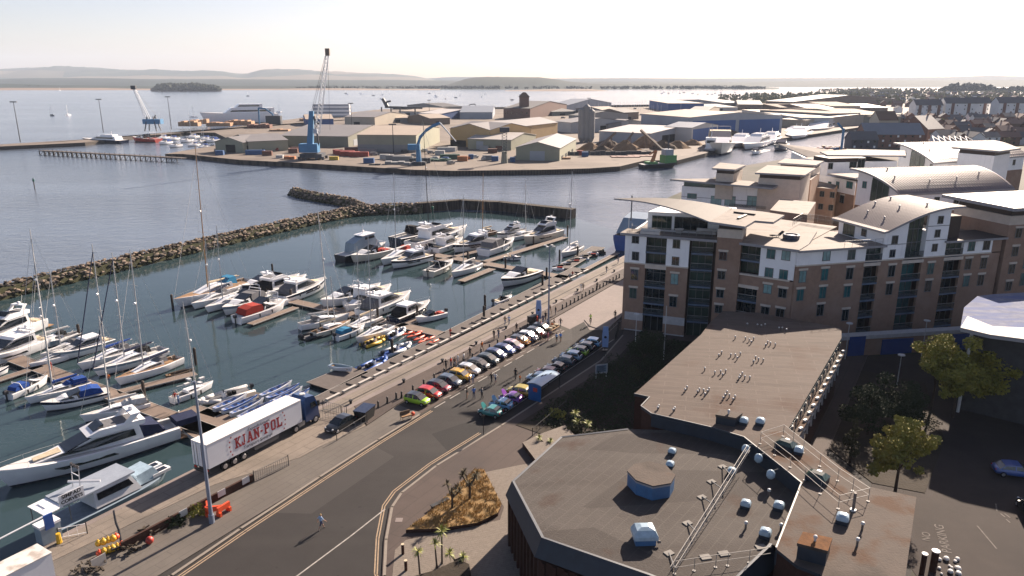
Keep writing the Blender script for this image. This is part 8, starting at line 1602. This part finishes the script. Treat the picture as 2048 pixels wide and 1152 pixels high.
m = MB(); [m.tube(B_ + Vector((x, y, 0)), B_ + Vector((x * .5, y * .5, 12)), .5, n=4) for x in (-5, 5) for y in (-4, 4)]; m.build('portal', craned, t); m = MB(); m.cbox(bz(306, 243), 15, 6, 4); m.build('machinery_house', craneb, t); m = MB(); lattice(m, bz(298, 243), bz(268, 176), 3.2, 1.4, 14, .25); m.build('jib', craneg, t); m = MB(); m.cbox(bz(267, 175), 4, 2, 3); m.tube(bz(311, 230), bz(268, 176), .12, n=3); m.tube(bz(311, 230), bz(306, 243), .5, n=4); m.build('jib_head', craned, t)
t = thing('ship_loader', 'dark angular ship loader near the far end of the port', 'crane'); B_ = P(785, 232, GZ)
m = MB(); m.tube(bz(765, 197), bz(775, 214), 2.2, 2.8, 4); m.tube(bz(773, 204), bz(782, 202), 1.5, n=4); m.build('raised_arm', craned, t); m = MB(); m.tube(bz(770, 214), bz(845, 216), 1.6, n=4); [m.tube(bz(x, 214), (bz(x, 214).x, B_.y, GZ), 1.1, n=4) for x in (763, 782, 800, 830)]; m.build('gantry', craned, t)
t = thing('material_handler', 'small blue arched handler standing beside the white ship', 'crane'); B_ = P(540, 250, GZ); m = MB(); m.path([bz(519, 250), bz(517, 216), bz(530, 217), bz(545, 228), bz(548, 240)], .8, 5); m.build('boom', craneb, t); m = MB(); m.cbox(bz(548, 240), 14, 6, 8); m.build('machinery_house', craned, t)
t = thing('material_handler', 'small black arched handler at the back of the port', 'crane'); B_ = P(945, 224, GZ); m = MB(); m.path([bz(932, 220), bz(940, 209), bz(950, 208), bz(952, 216)], .8, 4); m.tube(bz(932, 220), (bz(932, 220).x, B_.y, GZ), 2, n=5); m.build('boom', craned, t)
t = thing('hopper_tower', 'slender green lattice hopper tower on the quay front', 'tower'); B_ = P(1009, 326, GZ); m = MB(); lattice(m, B_ + Vector((0, 0, 5)), bz(1009, 262), 2.4, 2.4, 8, .16); m.build('lattice', craned, t); m = MB(); m.tube(B_, B_ + Vector((0, 0, 6)), 1.9, 1.3, 8); m.build('pedestal', W_['green2'], t); m = MB(); m.cbox(bz(1009, 259), 5, 4, 2.4); m.build('head', craned, t)
contm = {k: mt('container_' + k, c, .6, .12, .3) for k, c in dict(red=(.26, .045, .03), blue=(.03, .09, .22), brown=(.14, .06, .04), white=(.38, .38, .37), orange=(.38, .14, .05), yellow=(.42, .3, .03), green=(.04, .09, .06), timber=(.34, .2, .11), dark=(.04, .045, .05), grey=(.2, .2, .2)).items()}
def container(px, py, colr, label, L=6, rz=.05, n=1, z=GZ, w=2.44, h=2.6, group=None):
 t = thing('shipping_container', label, 'container', P(px, py, z), rz, group); m = MB(); m.box(-L / 2, L / 2, -w / 2, w / 2, 0, h); m.build('body', contm[colr], t); m = MB(); [m.box(-L / 2 + L * k / 8 - .06, -L / 2 + L * k / 8 + .06, -w / 2 - .07, -w / 2, .1, h - .1) for k in range(1, 8)]; f = m.build('ribs', contm[colr], t); f['kind'] = 'stuff'
 for s in (-1, 1): m = MB(); m.box(L / 2, L / 2 + .05, s * w / 4 - w / 4 + .05, s * w / 4 + w / 4 - .05, .1, h - .1); m.build('door', contm[colr], t)
 return t
CN = [(700, 312, 'red', 12), (690, 310, 'red', 12), (718, 313, 'red', 12), (676, 308, 'red', 6), (708, 303, 'brown', 12), (736, 306, 'grey', 12), (738, 326, 'blue', 6), (511, 309, 'blue', 12), (535, 311, 'brown', 6), (587, 306, 'brown', 6), (600, 303, 'brown', 12), (609, 292, 'red', 6), (746, 301, 'yellow', 6), (757, 303, 'yellow', 6), (840, 326, 'dark', 12), (770, 318, 'white', 6), (792, 320, 'grey', 12), (806, 322, 'grey', 12), (880, 310, 'white', 6), (893, 303, 'white', 12), (900, 318, 'green', 12), (942, 318, 'blue', 3), (925, 322, 'orange', 6), (905, 302, 'white', 6), (990, 322, 'blue', 4), (1025, 324, 'blue', 3), (975, 320, 'grey', 6), (968, 300, 'white', 6), (985, 306, 'brown', 6), (1000, 300, 'brown', 6), (1170, 313, 'blue', 4), (1160, 310, 'red', 4), (440, 310, 'blue', 5)]
words_ = ['beside the tall blue crane', 'in the container row', 'at the right end of the row', 'behind the buoy row', 'near the loader', 'on the quay front', 'by the pale warehouse']
seen = {}
for i, (px, py, c_, L) in enumerate(CN):
 near = min([('the small gabled shed', 470, 304), ('the tall blue crane', 626, 315), ('the cream roofed warehouse', 775, 300), ('the blue arched handler', 838, 325), ('the low pale shed', 975, 300), ('the slender hopper tower', 1009, 322), ('the quayside gabled warehouse', 1110, 315)], key=lambda q: abs(q[1] - px))
 side = 'left of' if px < near[1] else 'right of'; lab = '%s %s container %s %s' % ({12: 'long', 6: 'short'}.get(L, 'very small'), c_, side, near[0]); g0 = None
 seen[lab] = seen.get(lab, 0) + 1; cnt = sum(1 for q in CN if q[2] == c_)
 container(px, py, c_, lab, L * .9, .04 * math.sin(i), group=lab)
rr = random.Random(9); 
for i, (px, py, c_, sx, sy, sz, lab) in enumerate([(560, 316, 'white', 4, 3, 2, 'white wrapped stack on the quay left of the tall crane'), (580, 318, 'orange', 6, 4, 2, 'orange timber stack at the foot of the tall crane'), (668, 320, 'yellow', 5, 2, 2, 'yellow machine body right of the tall crane'), (750, 330, 'dark', 6, 2, .8, 'low dark pallet row on the quay front'), (790, 328, 'grey', 10, 5, 1.6, 'long grey stack of steel sections'), (820, 330, 'grey', 6, 4, 1.6, 'short grey stack of steel sections'), (620, 242, 'timber', 20, 10, 3, 'broad tan timber stack behind the port road'), (480, 250, 'timber', 25, 12, 5, 'large tan timber stack before the white ship'), (440, 252, 'timber', 22, 10, 4, 'left tan timber stack before the white ship'), (380, 252, 'timber', 18, 10, 5, 'brown timber stack on the left pier'), (400, 248, 'timber', 16, 8, 5, 'second brown timber stack on the left pier'), (520, 256, 'brown', 20, 10, 4, 'brown stack behind the small gabled shed'), (560, 262, 'timber', 16, 9, 2, 'low tan stack behind the long green shed'), (1250, 314, 'brown', 16, 8, .5, 'flat brown steel plates stacked on the open quay'), (1280, 312, 'brown', 14, 8, .5, 'second flat pile of brown steel plates on the open quay'), (1200, 310, 'dark', 60, 1, 2.5, 'long dark bunker wall before the aggregate heaps'), (930, 318, 'orange', 6, 3, 1.6, 'orange stack by the blue arched handler'), (1130, 318, 'timber', 6, 3, 1.2, 'timber stack right of the gabled quayside warehouse'), (1055, 318, 'grey', 5, 3, 1.6, 'grey machine beside the gabled warehouse door'), (880, 322, 'green', 12, 4, 1.4, 'dark green netted stack on the quay')]):
 t = thing('cargo_stack', lab, 'cargo stack', P(px, py, GZ), .06); m = MB(); k = max(1, int(sx / 3))
 for j in range(k): m.box(-sx / 2 + sx * j / k + .1, -sx / 2 + sx * (j + 1) / k - .1, -sy / 2, sy / 2, 0, sz * rr.uniform(.7, 1))
 o = m.build('stack', contm[c_], t)
for i in range(46):
 zone = [(740, 900, 300, 326), (1120, 1180, 236, 250), (1160, 1300, 218, 232), (440, 560, 296, 312), (860, 1010, 300, 330), (700, 900, 226, 244), (1300, 1450, 226, 236)][i % 7]
 px = rr.uniform(zone[0], zone[1]); py = rr.uniform(zone[2], zone[3]); c_ = rr.choice(['white', 'red', 'blue', 'dark', 'grey']); zn = ['by the pale warehouse', 'at the white arched building', 'in the rear car park', 'by the small gabled shed', 'near the low pale shed', 'by the ship loader', 'near the boat hall'][i % 7]
 t = thing('parked_van', 'tiny %s vehicle parked %s' % (c_, zn), 'vehicle', P(px, py, GZ), rr.uniform(0, 3), 'tiny %s vehicles %s' % (c_, zn)); m = MB(); m.box(-2.3, 2.3, -.9, .9, .35, 1.3); m.box(-1.8, 1.1, -.85, .85, 1.3, 1.9); m.build('body', contm[c_], t); m = MB(); [m.tube((x, y - .1, .35), (x, y + .1, .35), .35, n=6) for x in (-1.4, 1.4) for y in (-.8, .8)]; m.build('wheels', trimb, t)
for i, (px, pt_, pb, lab) in enumerate([(36, 203, 285, 'leftmost tall floodlight mast on the pier'), (203, 198, 265, 'middle tall floodlight mast on the pier'), (339, 193, 258, 'right tall floodlight mast on the pier'), (784, 248, 306, 'floodlight mast before the cream roofed warehouse'), (701, 206, 260, 'floodlight mast behind the tall crane'), (857, 200, 232, 'thin mast at the back of the port'), (1175, 196, 230, 'tall mast near the far marina')]):
 q = P(px + (pb - pt_) * .06, pb, GZ); h = PD(px, pt_, q.y).z; t = thing('floodlight_mast', lab, 'mast', q); m = MB(); m.tube((0, 0, 0), (0, 0, h + .2), .35, .18, 5); m.build('column', craned, t); m = MB(); m.cbox((0, 0, h), 4.5, 1, .7); m.build('lamp_head', craned, t)
t = thing('cruise_ship', 'long white passenger ship moored behind the timber stacks', 'ship'); a = P(402, 250, WZ); b = P(556, 246, WZ); t.location = (a + b) / 2; t.rotation_euler.z = math.atan2((a - b).y, (a - b).x); L = (a - b).length
hull(t, L, 15, 11, [boot, gel, gel, gel], bow=2.5, fine=.6, sheer=.2); prof(t, 'superstructure', [(-L * .45, 10), (-L * .45, 16), (L * .1, 16.5), (L * .22, 10)], 6, gel, tum=.05); prof(t, 'upper_deck', [(-L * .3, 16), (-L * .3, 20), (0, 20), (L * .06, 16)], 5, gel, tum=.05); prof(t, 'window_band', [(-L * .4, 12.5), (-L * .4, 14), (L * .1, 14), (L * .13, 12.5)], 5.95, bglass, tum=0); prof(t, 'upper_window_band', [(-L * .26, 17.5), (-L * .26, 18.8), (0, 18.8), (L * .02, 17.5)], 4.95, bglass, tum=0)
t = thing('linkspan', 'white and blue striped ramp structure at the waterside behind the tall crane', 'ramp', P(665, 238, WZ), .05)
for k in range(4): MB().box(-21, 21, -6, 6, k * 4.2, k * 4.2 + 2.2).build('white_deck', gel, t); MB().box(-20.5, 20.5, -5.5, 5.5, k * 4.2 + 2.2, k * 4.2 + 4.2).build('blue_band', W_['bluegrey'], t)
def far_yacht(a, b, label, H=None, hullc=None, z=WZ, group=None):
 t = thing('motor_yacht', label, 'motor yacht'); a = P(*a, z); b = P(*b, z); t.location = (a + b) / 2; t.rotation_euler.z = math.atan2((a - b).y, (a - b).x); L = (a - b).length
 if group: t['group'] = group
 B = max(4.5, L * .22); H = H or L * .13; H *= .62; hull(t, L, B, H, [boot, hullc or gel, hullc or gel, gel], bow=2.4)
 prof(t, 'cabin', [(-L * .38, H * .9), (-L * .36, H * 1.9), (L * .05, H * 1.9), (L * .22, H * .95)], B * .4, gel, tum=.1); prof(t, 'window_band', [(-L * .33, H * 1.25), (-L * .32, H * 1.65), (L * .04, H * 1.65), (L * .13, H * 1.25)], B * .4, bglass, tum=.05)
 prof(t, 'flybridge', [(-L * .3, H * 1.9), (-L * .3, H * 2.35), (-L * .05, H * 2.35), (0, H * 1.9)], B * .3, gel, tum=.1); m = MB(); m.tube((-L * .2, 0, H * 2.3), (-L * .22, 0, H * 3.2), .25, n=4); m.build('mast', gel, t)
FY = [((1463, 298), (1490, 284), 'white motor yacht, left of three moored on the channel bank', 5), ((1487, 301), (1530, 288), 'largest white motor yacht of three moored on the channel bank', 6), ((1528, 292), (1548, 280), 'white motor yacht, right of three moored on the channel bank', 5), ((1582, 281), (1608, 268), 'white motor yacht with grey hull beyond the three', 5), ((1570, 268), (1600, 262), 'low white yacht behind the grey hulled one', 3.5), ((1620, 268), (1656, 256), 'white superyacht fitting out on the far channel quay', 6), ((1655, 258), (1712, 248), 'longest pale superyacht at the channel head', 7), ((1600, 262), (1640, 252), 'white yacht in front of the flat boat hall', 5), ((1595, 250), (1615, 244), 'small white yacht by the flat boat hall', 4),
      ((1505, 262), (1558, 258), 'big white yacht ashore before the open fronted store', 6), ((1463, 262), (1500, 256), 'white yacht half inside the open fronted store', 5), ((1640, 248), (1680, 242), 'white yacht tied by the columned shelter', 5)]
for a, b, lab, H in FY: far_yacht(a, b, lab, H)
far_yacht((165, 284), (250, 287), 'dark hulled motor yacht inside the left timber jetty', 4.2, gelnavy); 
t = place('tug', 'red hulled tug with white deckhouse inside the left jetty', 'tug', (266, 283), (318, 285), cruiser, hullc=redp, cuddy=True, arch=True, top='red')
for i, (px, py) in enumerate([(330, 288), (345, 280), (372, 284), (386, 292), (398, 286), (410, 280), (424, 284), (384, 276), (350, 294), (408, 296), (424, 298), (325, 278)]):
 place('moored_boat', 'small white boat moored in the packed basin left of the sheds', 'boat', (px - 12, py + 2), (px + 12, py - 1), sailboat if i % 2 else cruiser, group='small boats in the far basin', **(dict(stays=False, mh=12 + i % 4 * 2, boomc='blue' if i % 4 == 1 else 'white') if i % 2 else dict(canvas='blue' if i % 3 == 0 else None)))
t = thing('timber_jetty', 'long low timber jetty on crossed piles left of the port', 'jetty'); a, b = P(84, 301, GZ), P(368, 316, GZ); d = b - a; L = d.length; d.normalize(); s = Vector((-d.y, d.x, 0)); ang = math.atan2(d.y, d.x)
m = MB(); m.cbox((a + b) / 2 + Vector((0, 0, -.1)), L, 4, .5, rz=ang); m.build('deck', plankg, t); m = MB()
for i in range(int(L / 4)): q = a + d * (i * 4.0); m.tube(q - s * 1.8 - Vector((0, 0, 4)), q - s * 1.8, .3, n=4); m.tube(q - s * 1.8, q - s * 1.8 + Vector((0, 0, 1.4)), .12, n=3); m.tube(q + d * 0 - s * 1.8 - Vector((0, 0, 3)), q + d * 3.5 - s * 1.8, .15, n=3); m.tube(q + s * 1.8 - Vector((0, 0, 4)), q + s * 1.8, .3, n=4)
o = m.build('piles', piling, t); o['kind'] = 'stuff'
t = thing('dredger', 'green and black dredger with orange excavator moored at the quay corner', 'ship'); a = P(1282, 337, WZ); b = P(1352, 334, WZ); t.location = (a + b) / 2; t.rotation_euler.z = math.atan2((b - a).y, (b - a).x); L = (b - a).length
grn = mt('dredger_green', (.06, .2, .06), .5, .15, .5); hull(t, L, 7, 2.4, [boot, mt('black_hull', (.02, .02, .022), .6), MATS['black_hull'], MATS['black_hull']], bow=4, fine=.8)
MB().box(L * .1, L * .42, -3, 3, 2.3, 6.5).build('green_superstructure', grn, t); MB().box(L * .12, L * .34, -2.4, 2.4, 6.5, 9.5).build('wheelhouse', W_['bluegrey'], t); MB().box(-L * .35, -L * .1, -2.6, 2.6, 2.3, 3.4).build('green_deck_box', grn, t); m = MB(); m.tube((-L * .2, 0, 3), (-L * .1, 0, 9), 1.2, .8, 5); m.tube((-L * .1, 0, 9), (-L * .28, 0, 7), .6, .4, 5); m.build('excavator_arm', contm['orange'], t); m = MB(); m.tube((L * .25, 0, 9.5), (L * .25, 0, 17), .3, n=4); m.build('mast', craned, t)
t = thing('coaster', 'small white and black coaster bow on in the channel', 'ship'); a = P(1416, 318, WZ); b = P(1424, 298, WZ); t.location = (a + b) / 2; t.rotation_euler.z = math.atan2((a - b).y, (a - b).x); hull(t, 26, 7.5, 3.4, [boot, MATS['black_hull'], W_['bluegrey'], gel], bow=3); MB().box(-9, 1, -3, 3, 3.2, 9).build('deckhouse', gel, t); MB().box(-8, .2, -3.3, 3.3, 9, 9.6).build('roof', gel, t); m = MB(); m.box(.98, 1.1, -2.5, 2.5, 6.5, 8.2); m.build('windows', bglass, t); m = MB(); m.tube((-3, 0, 9), (-3, 0, 18), .25, n=4); m.build('mast', craneg, t)
place('fishing_boat', 'pinkish white fishing boat beside the coaster', 'boat', (1442, 312), (1436, 296), cruiser, hullc=gelc, canvas='cream')
for i, (a, b, lab) in enumerate([((1505, 310), (1517, 306), 'open speed boat leaving the channel with a white wake'), ((1556, 303), (1566, 296), 'dark motor boat further up the channel with a white wake')]):
 place('speed_boat', lab, 'motor boat', a, b, cruiser, hullc=gelnavy if i else gel, cuddy=False, arch=False)
 w0 = P(*b, WZ); d = (P(*b, WZ) - P(*a, WZ)).normalized(); s = Vector((-d.y, d.x, 0)); m = MB(); m.add([w0 + s * .8 + Vector((0, 0, .06)), w0 - s * .8 + Vector((0, 0, .06)), w0 + d * 26 - s * 3 + Vector((0, 0, .05)), w0 + d * 26 + s * 3 + Vector((0, 0, .05))], [(0, 1, 2, 3)]); o = m.build('boat_wake', mt('wake_foam', (.5, .53, .55), .8, .3, .6, world=True)); o['kind'] = 'stuff'; o['label'] = 'pale wake behind a speed boat'
rr = random.Random(33)
for i in range(46):
 px = rr.uniform(640, 1080) if i < 18 else rr.uniform(1320, 1560) if i < 40 else rr.uniform(100, 600); py = rr.uniform(186, 205) if i < 18 else rr.uniform(184, 190) if i < 40 else rr.uniform(180, 235)
 zn = 'on moorings behind the port' if i < 18 else 'on moorings far across the harbour' if i < 40 else 'alone on the open harbour'; q = P(px, py, WZ); t = thing('moored_boat', 'tiny sailing boat ' + zn, 'boat', q, rr.uniform(0, 6), 'tiny boats ' + zn); L = 9; m = MB(); m.loft([[(-L / 2, -1.3, -.2), (-L / 2, 1.3, -.2), (-L / 2, 1.4, 1.2), (-L / 2, -1.4, 1.2)], [(L * .1, -1.5, -.2), (L * .1, 1.5, -.2), (L * .1, 1.6, 1.3), (L * .1, -1.6, 1.3)], [(L / 2, -.1, .2), (L / 2, .1, .2), (L / 2, .1, 1.6), (L / 2, -.1, 1.6)]]); m.box(-2, 1.5, -.8, .8, 1.2, 2.0); m.build('hull', gel if i % 3 else gelnavy, t)
 m = MB(); m.tube((0, 0, 1), (0, 0, 13), .18, n=4); m.build('mast', gel, t)
bh = thing('far_breakwater', 'long low dark breakwater behind the port', 'breakwater'); m = MB()
for a, b in zip([(790, 222), (870, 222), (960, 222), (1100, 219), (1200, 217), (1400, 214)], [(870, 222), (960, 222), (1100, 219), (1200, 217), (1400, 214), (1450, 209)]):
 a = P(*a, WZ); b = P(*b, WZ); d = (b - a).normalized(); s = Vector((-d.y, d.x, 0)); m.loft([[(q.x + s.x * o, q.y + s.y * o, z) for o, z in ((-9, WZ - 1), (-3, WZ + 5), (3, WZ + 5), (9, WZ - 1))] for q in (a - d * 3, b + d * 3)])
m.build('rubble_bank', piling, bh)
for i in range(60):
 px = 1190 + i * 4.2 + rr.uniform(-2, 2); q = P(px, rr.uniform(219, 228), WZ); h = rr.uniform(9, 15); t = thing('marina_mast_boat', 'tiny masted boat in the packed far marina', 'boat', q, rr.uniform(0, 3), 'tiny boats in the far marina'); m = MB(); m.loft([[(-4, -1.3, 0), (-4, 1.3, 0), (-4, 1.4, 1.4), (-4, -1.4, 1.4)], [(4.5, -.1, .2), (4.5, .1, .2), (4.5, .1, 1.7), (4.5, -.1, 1.7)]]); m.tube((0, 0, 1), (0, 0, h), .14, n=3); m.build('hull', gel, t)
def treeline(name, label, pts, dist, depth, hh, n, seed, m_, base=None):
 rr = random.Random(seed); m = MB()
 for i in range(n):
  k = rr.random() * (len(pts) - 1); j = int(k); px = pts[j][0] + (pts[j + 1][0] - pts[j][0]) * (k - j); Y = dist + rr.uniform(0, depth); s0 = P(px, 400); x = (px - 1024) / FPX * Y / (CP + (576 - 158) / FPX * SP) 
  top = pts[j][1] + (pts[j + 1][1] - pts[j][1]) * (k - j); h = hh * top * rr.uniform(.55, 1.05); r = h * rr.uniform(.3, .55)
  q = Vector((x, Y, (WZ if base is None else base)))
  for c in range(3):
   cc_ = q + Vector((rr.uniform(-r, r), rr.uniform(-r, r), h * rr.uniform(.45, .85))); a = rr.random() * 6
   vs = [cc_ + Vector((math.cos(a + b * 1.256) * r * rr.uniform(.5, .9), math.sin(a + b * 1.256) * r * rr.uniform(.5, .9), rr.uniform(-.25, .15) * h)) for b in range(5)]; tp = cc_ + Vector((0, 0, h * .3)); bt = cc_ - Vector((0, 0, h * .5))
   m.add(vs + [tp, bt], [(b, (b + 1) % 5, 5) for b in range(5)] + [((b + 1) % 5, b, 6) for b in range(5)])
 o = m.build(name, m_); tag(o, label, None, None, 'stuff'); return o
islm = mt('island_pines', (.018, .026, .014), .95, .5, .02, world=True, col2=(.05, .055, .03)); townw = mt('town_trees', (.075, .08, .04), .95, .5, .03, world=True, col2=(.22, .19, .09))
ridge('island', [(298, 177), (312, 172), (360, 171.5), (420, 172), (440, 177)], 2850, 2950, 3080, scrub, 'low wooded island', rough=.2)
treeline('island_wood', 'dark pines crowding the low island on the left', [(306, .5), (318, .95), (340, 1.05), (375, 1.1), (400, 1.0), (425, .85), (438, .4)], 2860, 150, 27, 700, 1, islm)
treeline('far_shore_wood', 'dark wooded strip along the far left shore', [(-60, .9), (60, 1), (120, .5), (230, .5), (300, .3)], 3500, 300, 17, 1300, 2, islm)
treeline('far_shore_wood', 'wooded strip along the far middle shore', [(560, .5), (640, .8), (760, .7), (900, .9), (1000, 1.0), (1200, .8), (1350, .9), (1480, .9), (1532, .5)], 3400, 450, 17, 2600, 3, islm)
treeline('town_wood', 'broad tree cover filling the far right town', [(1640, .6), (1700, .8), (1740, 1), (1800, 1), (1900, 1), (2000, 1), (2100, 1)], 1250, 1900, 10, 1500, 4, townw, -.2)
treeline('town_wood', 'darker tree belt before the distant low hills at the right', [(1880, .5), (1910, 1.2), (1960, 1.3), (2000, .6), (2060, 1), (2120, 1.2)], 2500, 300, 22, 260, 5, islm, -.2)
treeline('town_wood', 'hazy trees among the port buildings at the channel head', [(1440, .4), (1520, .7), (1600, .8), (1720, 1.0)], 1300, 700, 14, 420, 6, townw, -.2)
def house(loc, rz, L, D, h, wall, roof, label, group=None, wins=3, chim=True, name='house', cat='house', floors=2):
 t = thing(name, label, cat, loc, rz, group); m = MB(); hr = h + D * .38; m.loft([[(x, y, z) for y, z in ((0, 0), (D, 0), (D, h), (D / 2, hr), (0, h))] for x in (L / 2, -L / 2)]); m.build('wall', wall, t)
 m = MB(); e = .4; s = (hr - h) / (D / 2)
 for y0, y1 in ((-e, D / 2), (D + e, D / 2)): z0 = h - s * e + .05; m.add([(-L / 2 - e, y0, z0), (L / 2 + e, y0, z0), (L / 2 + e, y1, hr + .05), (-L / 2 - e, y1, hr + .05), (-L / 2 - e, y0, z0 + .2), (L / 2 + e, y0, z0 + .2), (L / 2 + e, y1, hr + .25), (-L / 2 - e, y1, hr + .25)], [(0, 3, 2, 1), (4, 5, 6, 7), (0, 1, 5, 4), (1, 2, 6, 5), (3, 0, 4, 7)])
 r = m.build('roof', roof, t)
 if chim: m = MB(); m.box(L * .3, L * .3 + .9, D / 2 - .4, D / 2 + .4, hr - .3, hr + 1.4); m.build('chimney', W_['brick'], r)
 for f in range(floors):
  for i in range(wins): m = MB(); x = -L / 2 + L * (i + .5) / wins; m.box(x - .6, x + .6, -.07, .0, h * f / floors + 1.0, h * f / floors + 2.3); m.build('window', glassd if (i + f) % 3 else gel, t)
 return t
hb = cm_('dark_red_house_brick', (.17, .085, .06)); hb2 = cm_('brown_house_brick', (.14, .08, .055)); hw_ = cm_('white_house_render', (.7, .7, .7)); tl = cm_('slate_house_roof', (.09, .09, .095)); tl2 = cm_('brown_tile_roof', (.17, .1, .075))
house(P(1786, 296, GZ), -.06, 36, 17, 8.5, hb, RF['blue'], 'big red brick riverside building with slate roof by the channel', wins=8, floors=3, name='riverside_building', cat='building')
house(P(1728, 299, GZ), -.06, 16, 12, 6, cm_('purple_grey_wall', (.07, .065, .08)), tl, 'dark grey low front of the riverside building', wins=4, chim=False, name='riverside_building', cat='building')
house(P(1868, 284, GZ), .5, 18, 22, 9, hb, RF['grey'], 'gabled red brick house with pale slate roof beside the riverside building', wins=3)
house(P(1775, 262, GZ), 0, 16, 18, 9, W_['cream'], RF['brown'], 'cream gabled hall above the riverside building', chim=False)
for px, py, L, h, lab in ((1856, 236, 26, 14, 'left white apartment building with dark slate roof on the skyline'), (1934, 236, 44, 16, 'long white apartment building with red brick bays'), (2030, 238, 34, 17, 'white apartment building with glass balconies at the right edge')):
 t = house(P(px, py, GZ), -.03, L * 1.15, 16, h, hw_, tl, lab, wins=6, floors=4, name='apartment_building', cat='apartment building', chim=False)
 for i in range(3): m = MB(); x = -L * .4 + L * .4 * i; m.box(x - 1.6, x + 1.6, -.5, -.08, 0, h); m.build('brick_bay', hb, t)
 for i in range(4): tree(px - L * 1.0 + i * L * .6, py + 5, 'small bright yellow green tree before the white apartment buildings', [(0, 0, 5, 2.6, 1)], 160, .8, 70 + i, leafA, name='street_tree', loc=P(px - L * .9 + i * L * .6, py + 6, GZ)).__setattr__('name', 'street_tree') if False else None
rr = random.Random(77); n_ = 0
for row, (py, step, x0, x1) in enumerate([(206, 17, 1660, 2080), (214, 20, 1745, 2075), (224, 22, 1800, 1850), (246, 22, 1800, 2080), (256, 24, 1830, 2080), (266, 24, 1880, 2090), (278, 27, 1905, 2090), (290, 30, 1900, 2090), (200, 16, 1560, 2080), (195, 15, 1640, 2080), (190, 15, 1700, 2080)]):
 x = x0
 while x < x1:
  v = rr.choice([0, 0, 1, 2, 3]); wl_, rf_, nm = [(hb, tl, 'red brick house with slate roof'), (hb2, tl2, 'brown brick house with brown tile roof'), (hw_, tl, 'white rendered house with slate roof'), (hb, tl2, 'red brick house with brown tile roof')][v]
  zn = 'in the distant rows' if py < 210 else 'behind the curved roofs' if py > 240 else 'near the white apartment buildings'
  q = P(x + rr.uniform(-4, 4), py + rr.uniform(-2, 2), GZ); rz = rr.choice([-.1, .25, 1.2, 1.5]) + rr.uniform(-.1, .1)
  house(q, rz, rr.uniform(9, 17), rr.uniform(7, 9), rr.uniform(4.8, 7), wl_, rf_, nm + ' ' + zn, nm + 's ' + zn, wins=2, chim=py > 240, floors=1 if py < 210 else 2); x += step * rr.uniform(.85, 1.4)
for i in range(42):
 px, py = rr.uniform(1780, 2080), rr.uniform(226, 292); p = P(px, py, GZ); t = thing('town_tree', 'rounded tree among the brick houses at the right', 'tree', p, 0, 'trees among the brick houses'); r_ = rr.uniform(1.8, 3.2)
 crown([(0, 0, r_ * 1.4, r_, .9)], 260, .5, 100 + i).build('crown', townw if i % 3 else leafA, t); m = MB(); m.tube((0, 0, 0), (0, 0, r_ * 1.4), .25, n=5); m.build('trunk', bark, t)
t = thing('glasshouse_roof', 'cluster of white roof ribs behind the curved roofs', 'roof', P(1905, 290, 8)); m = MB()
for i in range(7): m.tube((-9 + i * 3, 0, 0), (-6 + i * 3, 10, 4), .18, n=4); m.tube((-3 + i * 3, 0, 0), (-6 + i * 3, 10, 4), .18, n=4)
m.build('ribs', gel, t)
t = thing('fishing_gear_yard', 'orange and blue fishing gear on the quay by the channel', 'fishing gear'); 
for i in range(16): m = MB(); q = P(1630 + rr.uniform(0, 70), 300 + rr.uniform(-4, 3), GZ); m.cbox(q + Vector((0, 0, .8)), rr.uniform(1, 4), rr.uniform(1, 2), rr.uniform(.6, 2.4)); m.build('gear', [contm['orange'], contm['timber'], contm['blue'], contm['red']][i % 4], t)
t = thing('crane', 'slim blue and grey crane on the channel quay behind the rear blocks', 'crane'); p = P(1682, 304, GZ); m = MB(); m.tube(p, p + Vector((0, 0, 14)), .7, n=6); m.tube(p + Vector((0, 0, 13)), p + Vector((-4, 0, 17)), .8, n=4); m.build('column', craneb, t)
